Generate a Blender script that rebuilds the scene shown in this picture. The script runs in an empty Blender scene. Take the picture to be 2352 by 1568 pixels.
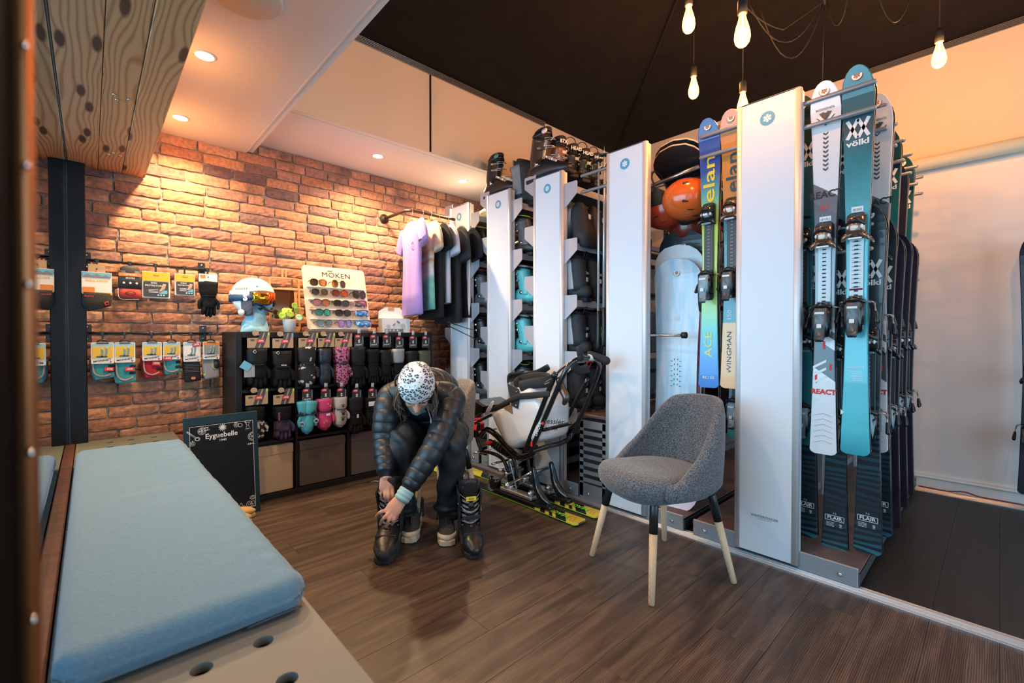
import bpy, math, random
from mathutils import Vector as V, Matrix as MX, Euler
import numpy as np
random.seed(7)
D, C = bpy.data, bpy.context
COL = C.scene.collection
PI = math.pi
def R(a): return math.radians(a)
# ------------------------------------------------ camera, world, light, exposure
CAMH, FPX, YAW, PIT = 1.10, 1042.8, .7494, -.01377
cam = D.objects.new('camera', D.cameras.new('camera')); COL.objects.link(cam)
cam.location = (0, 0, CAMH); cam.rotation_euler = (PI/2+PIT, 0, -YAW)
cam.data.sensor_width = 36; cam.data.lens = 36*FPX/2352; cam.data.clip_start = .02
cam.data.dof.use_dof = True; cam.data.dof.focus_distance = 2.45; cam.data.dof.aperture_fstop = 2.8
sc = C.scene; sc.camera = cam
sc.view_settings.view_transform = 'Standard'; sc.view_settings.look = 'None'
sc.view_settings.gamma = 1; sc.view_settings.use_curve_mapping = False
sc.view_settings.exposure = 0.55
W = D.worlds.new('daylight'); sc.world = W; W.use_nodes = True
W.node_tree.nodes['Background'].inputs[0].default_value = (.50, .80, 1, 1)
W.node_tree.nodes['Background'].inputs[1].default_value = 1.15
sc.cycles.max_bounces = 7; sc.cycles.transparent_max_bounces = 12
sc.cycles.caustics_reflective = False; sc.cycles.caustics_refractive = False
def light(kind, name, loc, power, col, **k):
    l = D.lights.new(name, kind); l.energy = power; l.color = col
    o = D.objects.new(name, l); COL.objects.link(o); o.location = loc
    for a, b in k.items():
        if a == 'rot': o.rotation_euler = b
        else: setattr(l, a, b)
    o['kind'] = 'helper'
    return o
# daylight through the shop window at the left and the glazed front behind the camera
light('AREA', 'window_daylight', (-.45, 1.7, 1.45), 56, (.50, .78, 1), rot=(0, -PI/2, 0), shape='RECTANGLE', size=1.5, size_y=3.2)
light('AREA', 'shopfront_daylight', (2.0, -2.45, 1.5), 30, (.45, .72, 1), rot=(PI/2, 0, 0), shape='RECTANGLE', size=3.6, size_y=2.0)
WARM = (1, .43, .12)
DL = [(.41, 2.57, 2.42), (.415, 3.40, 2.42), (1.663, 3.325, 2.5), (2.491, 3.332, 2.5), (.41, 1.5, 2.42), (.41, .4, 2.42)]
for i, p in enumerate(DL):
    light('SPOT', 'downlight_lamp', (p[0], p[1], p[2]-.03), (48, 66, 80, 84, 30, 20)[i], (1, .69, .38), spot_size=R(150), spot_blend=.9, shadow_soft_size=.03)
BULBS = [(2.286, 1.114, 2.744), (2.065, .767, 2.418), (2.84, 1.349, 2.69), (2.857, 1.056, 2.484), (3.44, .244, 2.652), (2.6, -.35, 2.6)]
for i, p in enumerate(BULBS):
    light('POINT', 'filament_lamp', (p[0], p[1], p[2]), (15, 9, 14, 8, 26, 20)[i], WARM, shadow_soft_size=.02)
# ------------------------------------------------ helpers
def P(px, py, **k):                     # a pixel of the 2352x1568 photograph on a plane X=, Y= or Z= (or at a depth d) as a point of the room
    cy, sy, cp, sp = math.cos(YAW), math.sin(YAW), math.cos(PIT), math.sin(PIT)
    f = V((sy*cp, cy*cp, sp)); r = V((cy, -sy, 0)); d = f.cross(r)
    v = r*((px-1176)/FPX)+d*((py-784)/FPX)+f
    if 'd' in k: return V((0, 0, CAMH))+v*k['d']
    a = 'XYZ'.index(list(k)[0]); t = (list(k.values())[0]-(0, 0, CAMH)[a])/v[a]
    return V((0, 0, CAMH))+v*t
MATS = {}
def nd(nt, typ, **k):
    n = nt.nodes.new(typ)
    for a, b in k.items(): setattr(n, a, b)
    return n
def mat(name, col=(.5, .5, .5), rough=.5, metal=0., bump=None, var=None, emit=None, coat=0, spec=.5, alpha=1, trans=0, sheen=0, stops=None, vec=(0, 0, 1), off=0, interp='LINEAR', rnd=0, stretch=(1, 1, 1)):
    """procedural Principled material; bump=(scale, strength), var=(scale, amount), stops = colour ramp along vec in object space"""
    if name in MATS: return MATS[name]
    m = D.materials.new(name); m.use_nodes = True; nt = m.node_tree; L = nt.links.new
    b = nt.nodes['Principled BSDF']; I = b.inputs
    I['Roughness'].default_value = rough; I['Metallic'].default_value = metal
    I['Base Color'].default_value = (*col, 1); I['Coat Weight'].default_value = coat
    I['Specular IOR Level'].default_value = spec; I['Alpha'].default_value = alpha; I['Transmission Weight'].default_value = trans
    I['Sheen Weight'].default_value = sheen
    if emit: I['Emission Color'].default_value = (*emit[:3], 1); I['Emission Strength'].default_value = emit[3]
    src = None
    tc = nd(nt, 'ShaderNodeTexCoord'); mp = nd(nt, 'ShaderNodeMapping'); mp.inputs['Scale'].default_value = stretch
    L(tc.outputs['Object'], mp.inputs['Vector'])
    if stops:
        dt = nd(nt, 'ShaderNodeVectorMath', operation='DOT_PRODUCT'); dt.inputs[1].default_value = vec
        L(tc.outputs['Object'], dt.inputs[0])
        ad = nd(nt, 'ShaderNodeMath', operation='ADD'); ad.inputs[1].default_value = off; L(dt.outputs['Value'], ad.inputs[0])
        cr = nd(nt, 'ShaderNodeValToRGB'); cr.color_ramp.interpolation = interp; e = cr.color_ramp.elements
        while len(e) < len(stops): e.new(1)
        for i, (p, c) in enumerate(stops): e[i].position = p; e[i].color = (*c, 1)
        L(ad.outputs[0], cr.inputs[0]); src = cr.outputs[0]
    if var:
        n = nd(nt, 'ShaderNodeTexNoise'); n.inputs['Scale'].default_value = var[0]; n.inputs['Detail'].default_value = 4
        L(mp.outputs[0], n.inputs['Vector'])
        mr = nd(nt, 'ShaderNodeMapRange'); mr.inputs['To Min'].default_value = 1-var[1]; mr.inputs['To Max'].default_value = 1+var[1]
        mr.inputs['From Min'].default_value = .3; mr.inputs['From Max'].default_value = .7
        L(n.outputs['Fac'], mr.inputs['Value'])
        mu = nd(nt, 'ShaderNodeVectorMath', operation='MULTIPLY'); L(mr.outputs[0], mu.inputs[1])
        if src: L(src, mu.inputs[0])
        else: mu.inputs[0].default_value = col
        src = mu.outputs[0]
    if rnd:
        oi = nd(nt, 'ShaderNodeObjectInfo'); mr = nd(nt, 'ShaderNodeMapRange')
        mr.inputs['To Min'].default_value = 1-rnd; mr.inputs['To Max'].default_value = 1+rnd; L(oi.outputs['Random'], mr.inputs['Value'])
        mu = nd(nt, 'ShaderNodeVectorMath', operation='MULTIPLY'); L(mr.outputs[0], mu.inputs[1])
        if src: L(src, mu.inputs[0])
        else: mu.inputs[0].default_value = col
        src = mu.outputs[0]
    if src: L(src, I['Base Color'])
    if bump:
        n = nd(nt, 'ShaderNodeTexNoise'); n.inputs['Scale'].default_value = bump[0]; n.inputs['Detail'].default_value = 3
        L(mp.outputs[0], n.inputs['Vector'])
        bp = nd(nt, 'ShaderNodeBump'); bp.inputs['Strength'].default_value = bump[1]; bp.inputs['Distance'].default_value = .01
        L(n.outputs['Fac'], bp.inputs['Height']); L(bp.outputs[0], I['Normal'])
    MATS[name] = m
    return m
def catmull(pts, k=4):
    pts = [V(p) for p in pts]
    if k < 2 or len(pts) < 3: return pts
    out = []
    for i in range(len(pts)-1):
        a = pts[max(i-1, 0)]; b = pts[i]; c = pts[i+1]; d = pts[min(i+2, len(pts)-1)]
        for j in range(k):
            t = j/k
            out.append(.5*((2*b)+(c-a)*t+(2*a-5*b+4*c-d)*t*t+(3*b-a-3*c+d)*t**3))
    return out+[pts[-1]]
def lerpl(vals, n):                     # resample a list of scalars or pairs to n entries
    a = np.array(vals, float)
    x = np.linspace(0, len(a)-1, n)
    if a.ndim == 1: return list(np.interp(x, range(len(a)), a))
    return [tuple(np.interp(t, range(len(a)), a[:, j]) for j in range(a.shape[1])) for t in x]
def sgn(v): return (v > 0)-(v < 0)
class M:
    def __init__(s): s.v = []; s.f = []; s.m = []; s.s = []
    def add(s, vs, fs, mi=0, sm=True, T=None):
        o = len(s.v)
        s.v += [tuple(T @ V(p)) if T else tuple(p) for p in vs]
        s.f += [tuple(i+o for i in f) for f in fs]; s.m += [mi]*len(fs); s.s += [sm]*len(fs)
        return s
    def box(s, c, d, mi=0, b=0., T=None):
        hx, hy, hz = d[0]/2, d[1]/2, d[2]/2
        b = min(b, hx*.9, hy*.9, hz*.9); vs = []; ix = {}
        for sx in (-1, 1):
            for sy in (-1, 1):
                for sz in (-1, 1):
                    for a in range(3 if b > 0 else 1):
                        q = [sx*(hx-b), sy*(hy-b), sz*(hz-b)]
                        if b > 0: q[a] = (sx*hx, sy*hy, sz*hz)[a]
                        ix[sx, sy, sz, a] = len(vs); vs.append((q[0]+c[0], q[1]+c[1], q[2]+c[2]))
        fs = []
        def k(t, a): return ix[(*t, a if b > 0 else 0)]
        for a in range(3):
            u, w = [x for x in range(3) if x != a]
            for e in (-1, 1):
                q = []
                for (p, r) in ((-1, -1), (1, -1), (1, 1), (-1, 1)):
                    t = [0, 0, 0]; t[a] = e; t[u] = p; t[w] = r; q.append(k(t, a))
                if e*(1 if a != 1 else -1) < 0: q.reverse()
                fs.append(q)
        if b > 0:
            for a in range(3):
                u, w = [x for x in range(3) if x != a]
                for p in (-1, 1):
                    for r in (-1, 1):
                        t0 = [0]*3; t1 = [0]*3; t0[a] = -1; t1[a] = 1
                        for t in (t0, t1): t[u] = p; t[w] = r
                        q = [k(t0, u), k(t1, u), k(t1, w), k(t0, w)]
                        if p*r*(1 if a != 1 else -1) > 0: q.reverse()
                        fs.append(q)
            for sx in (-1, 1):
                for sy in (-1, 1):
                    for sz in (-1, 1):
                        q = [k((sx, sy, sz), 0), k((sx, sy, sz), 1), k((sx, sy, sz), 2)]
                        if sx*sy*sz < 0: q.reverse()
                        fs.append(q)
        return s.add(vs, fs, mi, False, T)
    def loft(s, rings, mi=0, sm=True, cap=True, T=None, closed=False):
        n = len(rings[0]); vs = [p for r in rings for p in r]; fs = []
        N = len(rings)
        for i in range(N-1 if not closed else N):
            for j in range(n):
                a = i*n+j; b = i*n+(j+1) % n; k = (i+1) % N
                fs.append((a, b, k*n+(j+1) % n, k*n+j))
        if cap and not closed: fs += [tuple(reversed(range(n))), tuple(range((N-1)*n, N*n))]
        return s.add(vs, fs, mi, sm, T)
    def tube(s, pts, r, n=10, mi=0, k=1, up=(0, 0, 1), cap=True, T=None, closed=False, rnd=False, pw=1):
        """swept ellipse; r a radius, a list of radii or of (side, up) pairs"""
        P_ = catmull(pts, k)
        rr = lerpl(r, len(P_)) if isinstance(r, (list,)) else [r]*len(P_)
        rr = [(x, x) if not isinstance(x, tuple) else x for x in rr]
        N = len(P_); rings = []; side = None
        for i in range(N):
            t = (P_[(i+1) % N]-P_[i-1]) if closed else (P_[min(i+1, N-1)]-P_[max(i-1, 0)])
            t = t.normalized() if t.length > 1e-9 else V((0, 0, 1))
            if side is None:
                side = t.cross(V(up))
                if side.length < 1e-3: side = t.cross(V((1, 0.01, 0)))
            side = (side-t*side.dot(t)).normalized(); u = side.cross(t)
            rings.append([P_[i]+side*(rr[i][0]*sgn(math.cos(a))*abs(math.cos(a))**pw)+u*(rr[i][1]*sgn(math.sin(a))*abs(math.sin(a))**pw) for a in [2*PI*j/n for j in range(n)]])
        if rnd:
            for e in (0, 1):
                c = P_[-e]; q = rings[-e]; t = (P_[-e]-P_[1-3*e]).normalized() if N > 1 else V((0, 0, 1)); rad = min(rr[-e])
                new = [[c+(p-c)*math.cos(a)+t*rad*math.sin(a) for p in q] for a in (R(35), R(65), R(88))]
                rings = (new[::-1]+rings) if e == 0 else (rings+new)
        return s.loft(rings, mi, True, cap, T, closed)
    def cyl(s, a, b, r, r2=None, n=14, mi=0, T=None, sm=True): return s.tube([a, b], [r, r if r2 is None else r2], n, mi, T=T)
    def ell(s, c, r, n=14, mi=0, T=None, z0=-90, z1=90, pw=1):
        rings = []
        for i in range(n//2+1):
            a = R(z0+(z1-z0)*i/(n//2)); cz, sz = math.cos(a), math.sin(a)
            rings.append([(c[0]+r[0]*max(cz, 1e-3)**pw*math.cos(2*PI*j/n), c[1]+r[1]*max(cz, 1e-3)**pw*math.sin(2*PI*j/n), c[2]+r[2]*sz) for j in range(n)])
        return s.loft(rings, mi, True, True, T)
    def prism(s, poly, z0, z1, mi=0, T=None, b=0., sm=False):
        n = len(poly); A = sum(poly[i][0]*poly[(i+1) % n][1]-poly[(i+1) % n][0]*poly[i][1] for i in range(n))
        if A < 0: poly = poly[::-1]
        if b <= 0: return s.loft([[(x, y, z0) for x, y in poly], [(x, y, z1) for x, y in poly]], mi, sm, True, T)
        ins = []
        for i in range(n):
            p, q, r = V(poly[i-1]), V(poly[i]), V(poly[(i+1) % n])
            e1 = (q-p).normalized(); e2 = (r-q).normalized(); nn = V((-e1.y-e2.y, e1.x+e2.x))
            L = nn.length; nn = nn/L if L > 1e-6 else V((-e1.y, e1.x)); c = max(.5, L/2)
            ins.append((q.x+nn.x*b/c, q.y+nn.y*b/c))
        return s.loft([[(x, y, z0) for x, y in ins], [(x, y, z0+b) for x, y in poly], [(x, y, z1-b) for x, y in poly], [(x, y, z1) for x, y in ins]], mi, sm, True, T)
    def lathe(s, prof, n=20, mi=0, T=None, cap=True):
        return s.loft([[(r*math.cos(2*PI*j/n), r*math.sin(2*PI*j/n), z) for j in range(n)] for r, z in prof], mi, True, cap, T)
    def mesh(s, name, mats):
        me = D.meshes.new(name); me.from_pydata(s.v, [], s.f)
        me.polygons.foreach_set('material_index', s.m); me.polygons.foreach_set('use_smooth', s.s)
        for m in (mats if isinstance(mats, (list, tuple)) else [mats]): me.materials.append(m)
        me.update(); return me
    def build(s, name, mats, parent=None, loc=(0, 0, 0), rot=(0, 0, 0), **pr):
        return put(name, s.mesh(name, mats), parent, loc, rot, **pr)
def put(name, me, parent=None, loc=(0, 0, 0), rot=(0, 0, 0), **pr):
    o = D.objects.new(name, me); COL.objects.link(o); o.location = loc; o.rotation_euler = rot
    if parent: o.parent = parent
    tag(o, **pr); return o
def tag(o, label=None, cat=None, group=None, kind=None):
    if label: o['label'] = label
    if cat: o['category'] = cat
    if group: o['group'] = group
    if kind: o['kind'] = kind
    return o
def thing(name, label, cat, loc=(0, 0, 0), rz=0, group=None, rot=None):
    o = D.objects.new(name, None); COL.objects.link(o); o.location = loc; o.rotation_euler = rot or (0, 0, rz)
    o.empty_display_size = .05
    return tag(o, label, cat, group)
def kids(o): return [c for c in o.children]
def copytree(o, parent=None):
    c = o.copy(); COL.objects.link(c); c.parent = parent
    for ch in kids(o): copytree(ch, c)
    return c
def dup(o, loc, rot=None, label=None, group=None, sc=None):
    c = copytree(o); c.location = loc
    if rot is not None: c.rotation_euler = rot if isinstance(rot, tuple) else (0, 0, rot)
    if sc: c.scale = (sc,)*3 if not isinstance(sc, tuple) else sc
    return tag(c, label, None, group)
TXT = {}
def text(s, size, m, parent, loc, rot=(0, 0, 0), name='lettering', bold=0, sx=1, shear=0, align='CENTER'):
    k = (s, bold, shear, align)
    if k not in TXT:
        cu = D.curves.new('t', 'FONT'); cu.body = s; cu.size = 1; cu.align_x = align; cu.align_y = 'CENTER'; cu.offset = bold; cu.shear = shear
        cu.resolution_u = 2; cu.extrude = 0.004
        ob = D.objects.new('t', cu); TXT[k] = D.meshes.new_from_object(ob)
        D.objects.remove(ob)
    me = TXT[k].copy(); me.materials.clear(); me.materials.append(m)
    o = put(name, me, parent, loc, rot); o.scale = (size*sx, size, size); return o
def T(loc=(0, 0, 0), rot=(0, 0, 0), s=1):
    sv = (s, s, s) if not isinstance(s, (tuple, list)) else s
    return MX.LocRotScale(V(loc), Euler(rot), V(sv))
def rrect(w, h, r, k=4, cx=0, cy=0):
    out = []
    for (x, y, a0) in ((w/2-r, h/2-r, 0), (-w/2+r, h/2-r, 90), (-w/2+r, -h/2+r, 180), (w/2-r, -h/2+r, 270)):
        for i in range(k+1):
            a = R(a0+90*i/k); out.append((cx+x+r*math.cos(a), cy+y+r*math.sin(a)))
    return out
def circ(r, n=16, cx=0, cy=0, ry=None): return [(cx+r*math.cos(2*PI*i/n), cy+(ry or r)*math.sin(2*PI*i/n)) for i in range(n)]
# common materials
BLK = mat('black_plastic', (.012, .012, .014), .35, bump=(60, .05)); BLKM = mat('black_matt', (.018, .018, .02), .75, bump=(90, .15))
RUB = mat('rubber', (.02, .02, .022), .8); STEEL = mat('steel', (.62, .63, .65), .28, .95); CHR = mat('chrome', (.8, .8, .82), .12, 1)
WHT = mat('white_plastic', (.82, .82, .84), .4); PAPER = mat('paper_white', (.85, .85, .84), .7); INK = mat('ink_black', (.015, .015, .02), .6)
INKW = mat('ink_white', (.85, .85, .85), .6); RED = mat('red_print', (.72, .03, .03), .5); YEL = mat('yellow_print', (.85, .62, .03), .5)
GREYP = mat('grey_plastic', (.22, .23, .25), .45); DGREY = mat('dark_grey_plastic', (.06, .062, .068), .45)
KRAFT = mat('kraft_card', (.50, .33, .19), .8, var=(40, .08)); SKYB = mat('sky_blue_print', (.16, .5, .66), .5)
# ================================================ the room
WHITE = mat('wall_paint', (.78, .76, .74), .85, bump=(160, .04), var=(3, .02))
CEILW = mat('ceiling_paint', (.80, .79, .78), .8, bump=(180, .04))
DARKC = mat('dark_ceiling', (.0075, .0055, .005), .85, spec=.25, bump=(60, .1), var=(8, .25))
ALU = mat('aluminium', (.66, .67, .69), .35, .85, bump=(220, .03), stretch=(1, .04, 1))
WALLY, WX, RX = 3.73, -.085, 4.40
def slab(name, c, d, m, b=0, **k): return M().box(c, d, 0, b).build(name, m, **k)
# floor of wood-look vinyl planks
def woodmat(name, c1, c2, c3, sc=(1, 9, 9), rough=.45, wave=9, rnd=.25, bump=.12):
    m = D.materials.new(name); m.use_nodes = True; nt = m.node_tree; L = nt.links.new; b = nt.nodes['Principled BSDF']
    tc = nd(nt, 'ShaderNodeTexCoord'); oi = nd(nt, 'ShaderNodeObjectInfo'); mp = nd(nt, 'ShaderNodeMapping'); mp.inputs['Scale'].default_value = sc
    L(tc.outputs['Object'], mp.inputs['Vector'])
    cx = nd(nt, 'ShaderNodeCombineXYZ'); ml = nd(nt, 'ShaderNodeMath', operation='MULTIPLY'); ml.inputs[1].default_value = 37
    L(oi.outputs['Random'], ml.inputs[0]); L(ml.outputs[0], cx.inputs[0]); L(ml.outputs[0], cx.inputs[2]); L(cx.outputs[0], mp.inputs['Location'])
    n = nd(nt, 'ShaderNodeTexNoise'); n.inputs['Scale'].default_value = 2.2; n.inputs['Detail'].default_value = 8; n.inputs['Distortion'].default_value = .8
    L(mp.outputs[0], n.inputs['Vector'])
    w = nd(nt, 'ShaderNodeTexWave', bands_direction='Y'); w.inputs['Scale'].default_value = wave; w.inputs['Distortion'].default_value = 7; w.inputs['Detail'].default_value = 3; w.inputs['Detail Scale'].default_value = .6
    L(mp.outputs[0], w.inputs['Vector'])
    cr = nd(nt, 'ShaderNodeValToRGB'); e = cr.color_ramp.elements; e[0].position = .3; e[0].color = (*c1, 1); e[1].position = .72; e[1].color = (*c3, 1)
    x = e.new(.5); x.color = (*c2, 1)
    mx = nd(nt, 'ShaderNodeMath', operation='MULTIPLY_ADD'); mx.inputs[1].default_value = .28; L(w.outputs['Fac'], mx.inputs[0])
    m2 = nd(nt, 'ShaderNodeMath', operation='MULTIPLY'); m2.inputs[1].default_value = .75; L(n.outputs['Fac'], m2.inputs[0]); L(m2.outputs[0], mx.inputs[2])
    L(mx.outputs[0], cr.inputs[0])
    mr = nd(nt, 'ShaderNodeMapRange'); mr.inputs['To Min'].default_value = 1-rnd; mr.inputs['To Max'].default_value = 1+rnd; L(oi.outputs['Random'], mr.inputs['Value'])
    mu = nd(nt, 'ShaderNodeVectorMath', operation='MULTIPLY'); L(cr.outputs[0], mu.inputs[0]); L(mr.outputs[0], mu.inputs[1]); L(mu.outputs[0], b.inputs['Base Color'])
    b.inputs['Roughness'].default_value = rough
    bp = nd(nt, 'ShaderNodeBump'); bp.inputs['Strength'].default_value = bump; bp.inputs['Distance'].default_value = .004
    L(mx.outputs[0], bp.inputs['Height']); L(bp.outputs[0], b.inputs['Normal'])
    return m
FLOORM = woodmat('brown_vinyl_plank', (.026, .015, .011), (.058, .035, .025), (.15, .10, .072), sc=(1.1, 11, 11), rough=.42, rnd=.07, wave=5, bump=.2)
FLOORD = woodmat('black_vinyl_plank', (.006, .005, .005), (.010, .008, .008), (.022, .017, .016), sc=(1.1, 11, 11), rough=.5, rnd=.07)
fl = slab('floor', (2.1, .6, -.05), (4.8, 6.6, .09), BLKM, kind='structure')
for xa, xb, m in ((-.3, 2.375, FLOORM), (2.44, RX, FLOORD)):
    meshes = {}
    y, i = -2.6, 0
    while y < 3.72:
        x = xa-(i*.47 % 1.25)
        while x < xb:
            a, b = max(x, xa), min(x+1.25, xb)
            if b-a > .03:
                L = round(b-a-.0006, 4)
                if L not in meshes: meshes[L] = M().box((0, 0, 0), (L, .1844, .006), 0, .0006).mesh('plank', m)
                put('plank', meshes[L], fl, ((a+b)/2, y+.0925, -.003))
            x += 1.25
        y += .185; i += 1
# brick wall -------------------------------------------------
def brickmat():
    m = D.materials.new('brick_clay'); m.use_nodes = True; nt = m.node_tree; L = nt.links.new; b = nt.nodes['Principled BSDF']
    oi = nd(nt, 'ShaderNodeObjectInfo'); cr = nd(nt, 'ShaderNodeValToRGB'); e = cr.color_ramp.elements
    cols = [(0, (.40, .17, .10)), (.14, (.54, .25, .14)), (.30, (.62, .31, .17)), (.46, (.46, .20, .12)), (.60, (.66, .36, .22)), (.74, (.30, .14, .11)), (.86, (.52, .26, .17)), (1, (.19, .115, .11))]
    while len(e) < len(cols): e.new(1)
    for i, (p, c) in enumerate(cols): e[i].position = p; e[i].color = (*c, 1)
    L(oi.outputs['Random'], cr.inputs[0])
    ge = nd(nt, 'ShaderNodeNewGeometry')
    n = nd(nt, 'ShaderNodeTexNoise'); n.inputs['Scale'].default_value = 5; n.inputs['Detail'].default_value = 5; L(ge.outputs['Position'], n.inputs['Vector'])
    r2 = nd(nt, 'ShaderNodeMapRange'); r2.inputs['From Min'].default_value = .52; r2.inputs['From Max'].default_value = .70; r2.inputs['To Max'].default_value = .72; L(n.outputs['Fac'], r2.inputs['Value'])
    mx = nd(nt, 'ShaderNodeMix', data_type='RGBA'); L(r2.outputs[0], mx.inputs['Factor']); L(cr.outputs[0], mx.inputs['A']); mx.inputs['B'].default_value = (.11, .075, .075, 1)
    n2 = nd(nt, 'ShaderNodeTexNoise'); n2.inputs['Scale'].default_value = 45; n2.inputs['Detail'].default_value = 6; L(ge.outputs['Position'], n2.inputs['Vector'])
    r3 = nd(nt, 'ShaderNodeMapRange'); r3.inputs['From Min'].default_value = .3; r3.inputs['From Max'].default_value = .7; r3.inputs['To Min'].default_value = .72; r3.inputs['To Max'].default_value = 1.3; L(n2.outputs['Fac'], r3.inputs['Value'])
    mu = nd(nt, 'ShaderNodeVectorMath', operation='MULTIPLY'); L(mx.outputs['Result'], mu.inputs[0]); L(r3.outputs[0], mu.inputs[1]); L(mu.outputs[0], b.inputs['Base Color'])
    b.inputs['Roughness'].default_value = .85
    bp = nd(nt, 'ShaderNodeBump'); bp.inputs['Strength'].default_value = .55; bp.inputs['Distance'].default_value = .006; L(n2.outputs['Fac'], bp.inputs['Height']); L(bp.outputs[0], b.inputs['Normal'])
    return m
BRICK = brickmat(); MORTAR = mat('mortar', (.30, .245, .215), .95, bump=(70, .8), var=(9, .35))
wb = slab('wall_back', (2.15, WALLY+.075, 1.6), (4.9, .12, 3.3), MORTAR, kind='structure')
rg = random.Random(3)
def brick_mesh(L):
    nx, nz, h, dp = 7, 4, .0665, .022; b = M(); g = {}
    for i in range(nx+1):
        for k in range(nz+1):
            x = -L/2+L*i/nx; z = -h/2+h*k/nz
            edge = (i in (0, nx))+(k in (0, nz))
            yy = -dp/2+(.0045 if edge else 0)+(.005 if edge == 2 else 0)+rg.uniform(-.0022, .0022)
            if i in (0, nx): x += rg.uniform(-.003, .003)-sgn(x)*.0015
            if k in (0, nz): z += rg.uniform(-.0028, .0028)-sgn(z)*.001
            if edge == 2: x *= .985; z *= .93
            g[i, k] = len(b.v); b.v.append((x, yy, z))
    fs = [(g[i, k], g[i+1, k], g[i+1, k+1], g[i, k+1]) for i in range(nx) for k in range(nz)]
    rim = [g[i, 0] for i in range(nx)]+[g[nx, k] for k in range(nz)]+[g[i, nz] for i in range(nx, 0, -1)]+[g[0, k] for k in range(nz, 0, -1)]
    o = len(b.v); b.v += [(b.v[r][0], dp/2, b.v[r][2]) for r in rim]
    n = len(rim); fs += [(rim[j], o+j, o+(j+1) % n, rim[(j+1) % n]) for j in range(n)]
    b.f = fs; b.m = [0]*len(fs); b.s = [False]*len(fs); return b
BM = {}
for L in (.10, .165, .205, .225, .245): BM[L] = [brick_mesh(L) for _ in range(3)]
BME = {L: [b.mesh('brick', BRICK) for b in v] for L, v in BM.items()}
rest = M(); nb = 0
CH = .0735
for r in range(34):
    z = .037+r*CH; x = WX-.02-(.12 if r % 2 else 0)-rg.uniform(0, .05)
    while x < 4.3:
        L = rg.choice((.205, .225, .225, .245, .245, .225, .165, .205) if rg.random() > .06 else (.10, .10)); xc = x+L/2; k = rg.randrange(3)
        if xc-L/2 < WX-.01: pass
        seen = (z > 1.10 and xc < 2.62) or (z > .42 and xc < .72)
        if z > 2.40 and xc < .80: seen = False
        loc = (xc, WALLY+.011+rg.uniform(-.002, .003), z+rg.uniform(-.0015, .0015))
        if seen and nb < 298 and xc-L/2 > WX-.12:
            put('brick', BME[L][k], wb, loc, (rg.uniform(-.02, .02), rg.uniform(-.006, .006), rg.uniform(-.006, .006))); nb += 1
        else:
            q = BM[L][k]; rest.add(q.v, q.f, 0, False, T(loc))
        x += L+.0085
rest.build('bricks_out_of_reach', BRICK, wb, kind='stuff')
# other walls and ceilings -----------------------------------
wr = slab('wall_right', (RX+.05, .6, 1.75), (.1, 6.4, 3.5), WHITE, kind='structure')
slab('baseboard_right', (RX-.008, .6, .055), (.016, 6.4, .11), WHITE, .004, kind='structure')
slab('baseboard_right', (RX-.012, .6, .085), (.024, 6.4, .012), WHITE, .003, kind='structure')
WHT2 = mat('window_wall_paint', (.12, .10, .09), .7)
wl = M(); wl.box((WX-.06, .6, .22), (.12, 6.4, .44)); wl.box((WX-.06, .6, 2.80), (.12, 6.4, 1.4)); wl.box((WX-.06, -2.0, 1.27), (.12, 1.2, 1.67))
wl.build('wall_left', WHT2, kind='structure')
wf = M(); wf.box((2.2, -2.62, .12), (4.8, .12, .25)); wf.box((2.2, -2.62, 3.05), (4.8, .12, 1.0)); wf.box((.0, -2.62, 1.4), (.35, .12, 2.4)); wf.box((4.25, -2.62, 1.4), (.4, .12, 2.4))
wf.build('wall_front', WHITE, kind='structure')
cl = M(); cl.box((.357, .6, 2.45), (.95, 6.3, .06)); cl.box((.838, .6, 2.445), (.012, 6.28, .054), 0, .003); cl.box((.865, .6, 2.85), (.04, 6.26, .84))
cl.build('ceiling', CEILW, kind='structure', )
SOF = mat('soffit_paint', (.78, .74, .70), .85, bump=(180, .04))
sf = M(); sf.box((2.6, 3.40, 2.53), (3.7, .71, .06)); sf.box((2.6, 3.02, 2.84), (3.7, .04, .68))
sf.build('ceiling_soffit', SOF, kind='structure')
TANP = mat('tan_panel_glow', (.76, .60, .43), .85, bump=(180, .04))  # warm glow of the pendants is put into the tan of these boards
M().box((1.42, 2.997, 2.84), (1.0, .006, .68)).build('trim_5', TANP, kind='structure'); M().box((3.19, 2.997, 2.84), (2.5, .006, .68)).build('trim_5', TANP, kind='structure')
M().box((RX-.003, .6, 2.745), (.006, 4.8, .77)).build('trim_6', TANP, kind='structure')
tr = M(); tr.box((1.931, 2.996, 2.81), (.010, .006, .60)); tr.build('trim_1', DARKC, kind='structure')
tr = M()
for k in range(5): tr.box((2.03-.0, 2.988-.003*k, 3.095+.0085*k), (2.35, .012, .006), 0, .002)
tr.build('trim_2', mat('curtain_rail', (.45, .42, .38), .3, .8), kind='structure')
tr = M()
for k in range(5): tr.box((RX-.012-.003*k, -.9, 3.095+.0085*k), (.012, 3.3, .006), 0, .002)
tr.build('trim_3', MATS['curtain_rail'], kind='structure')
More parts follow.
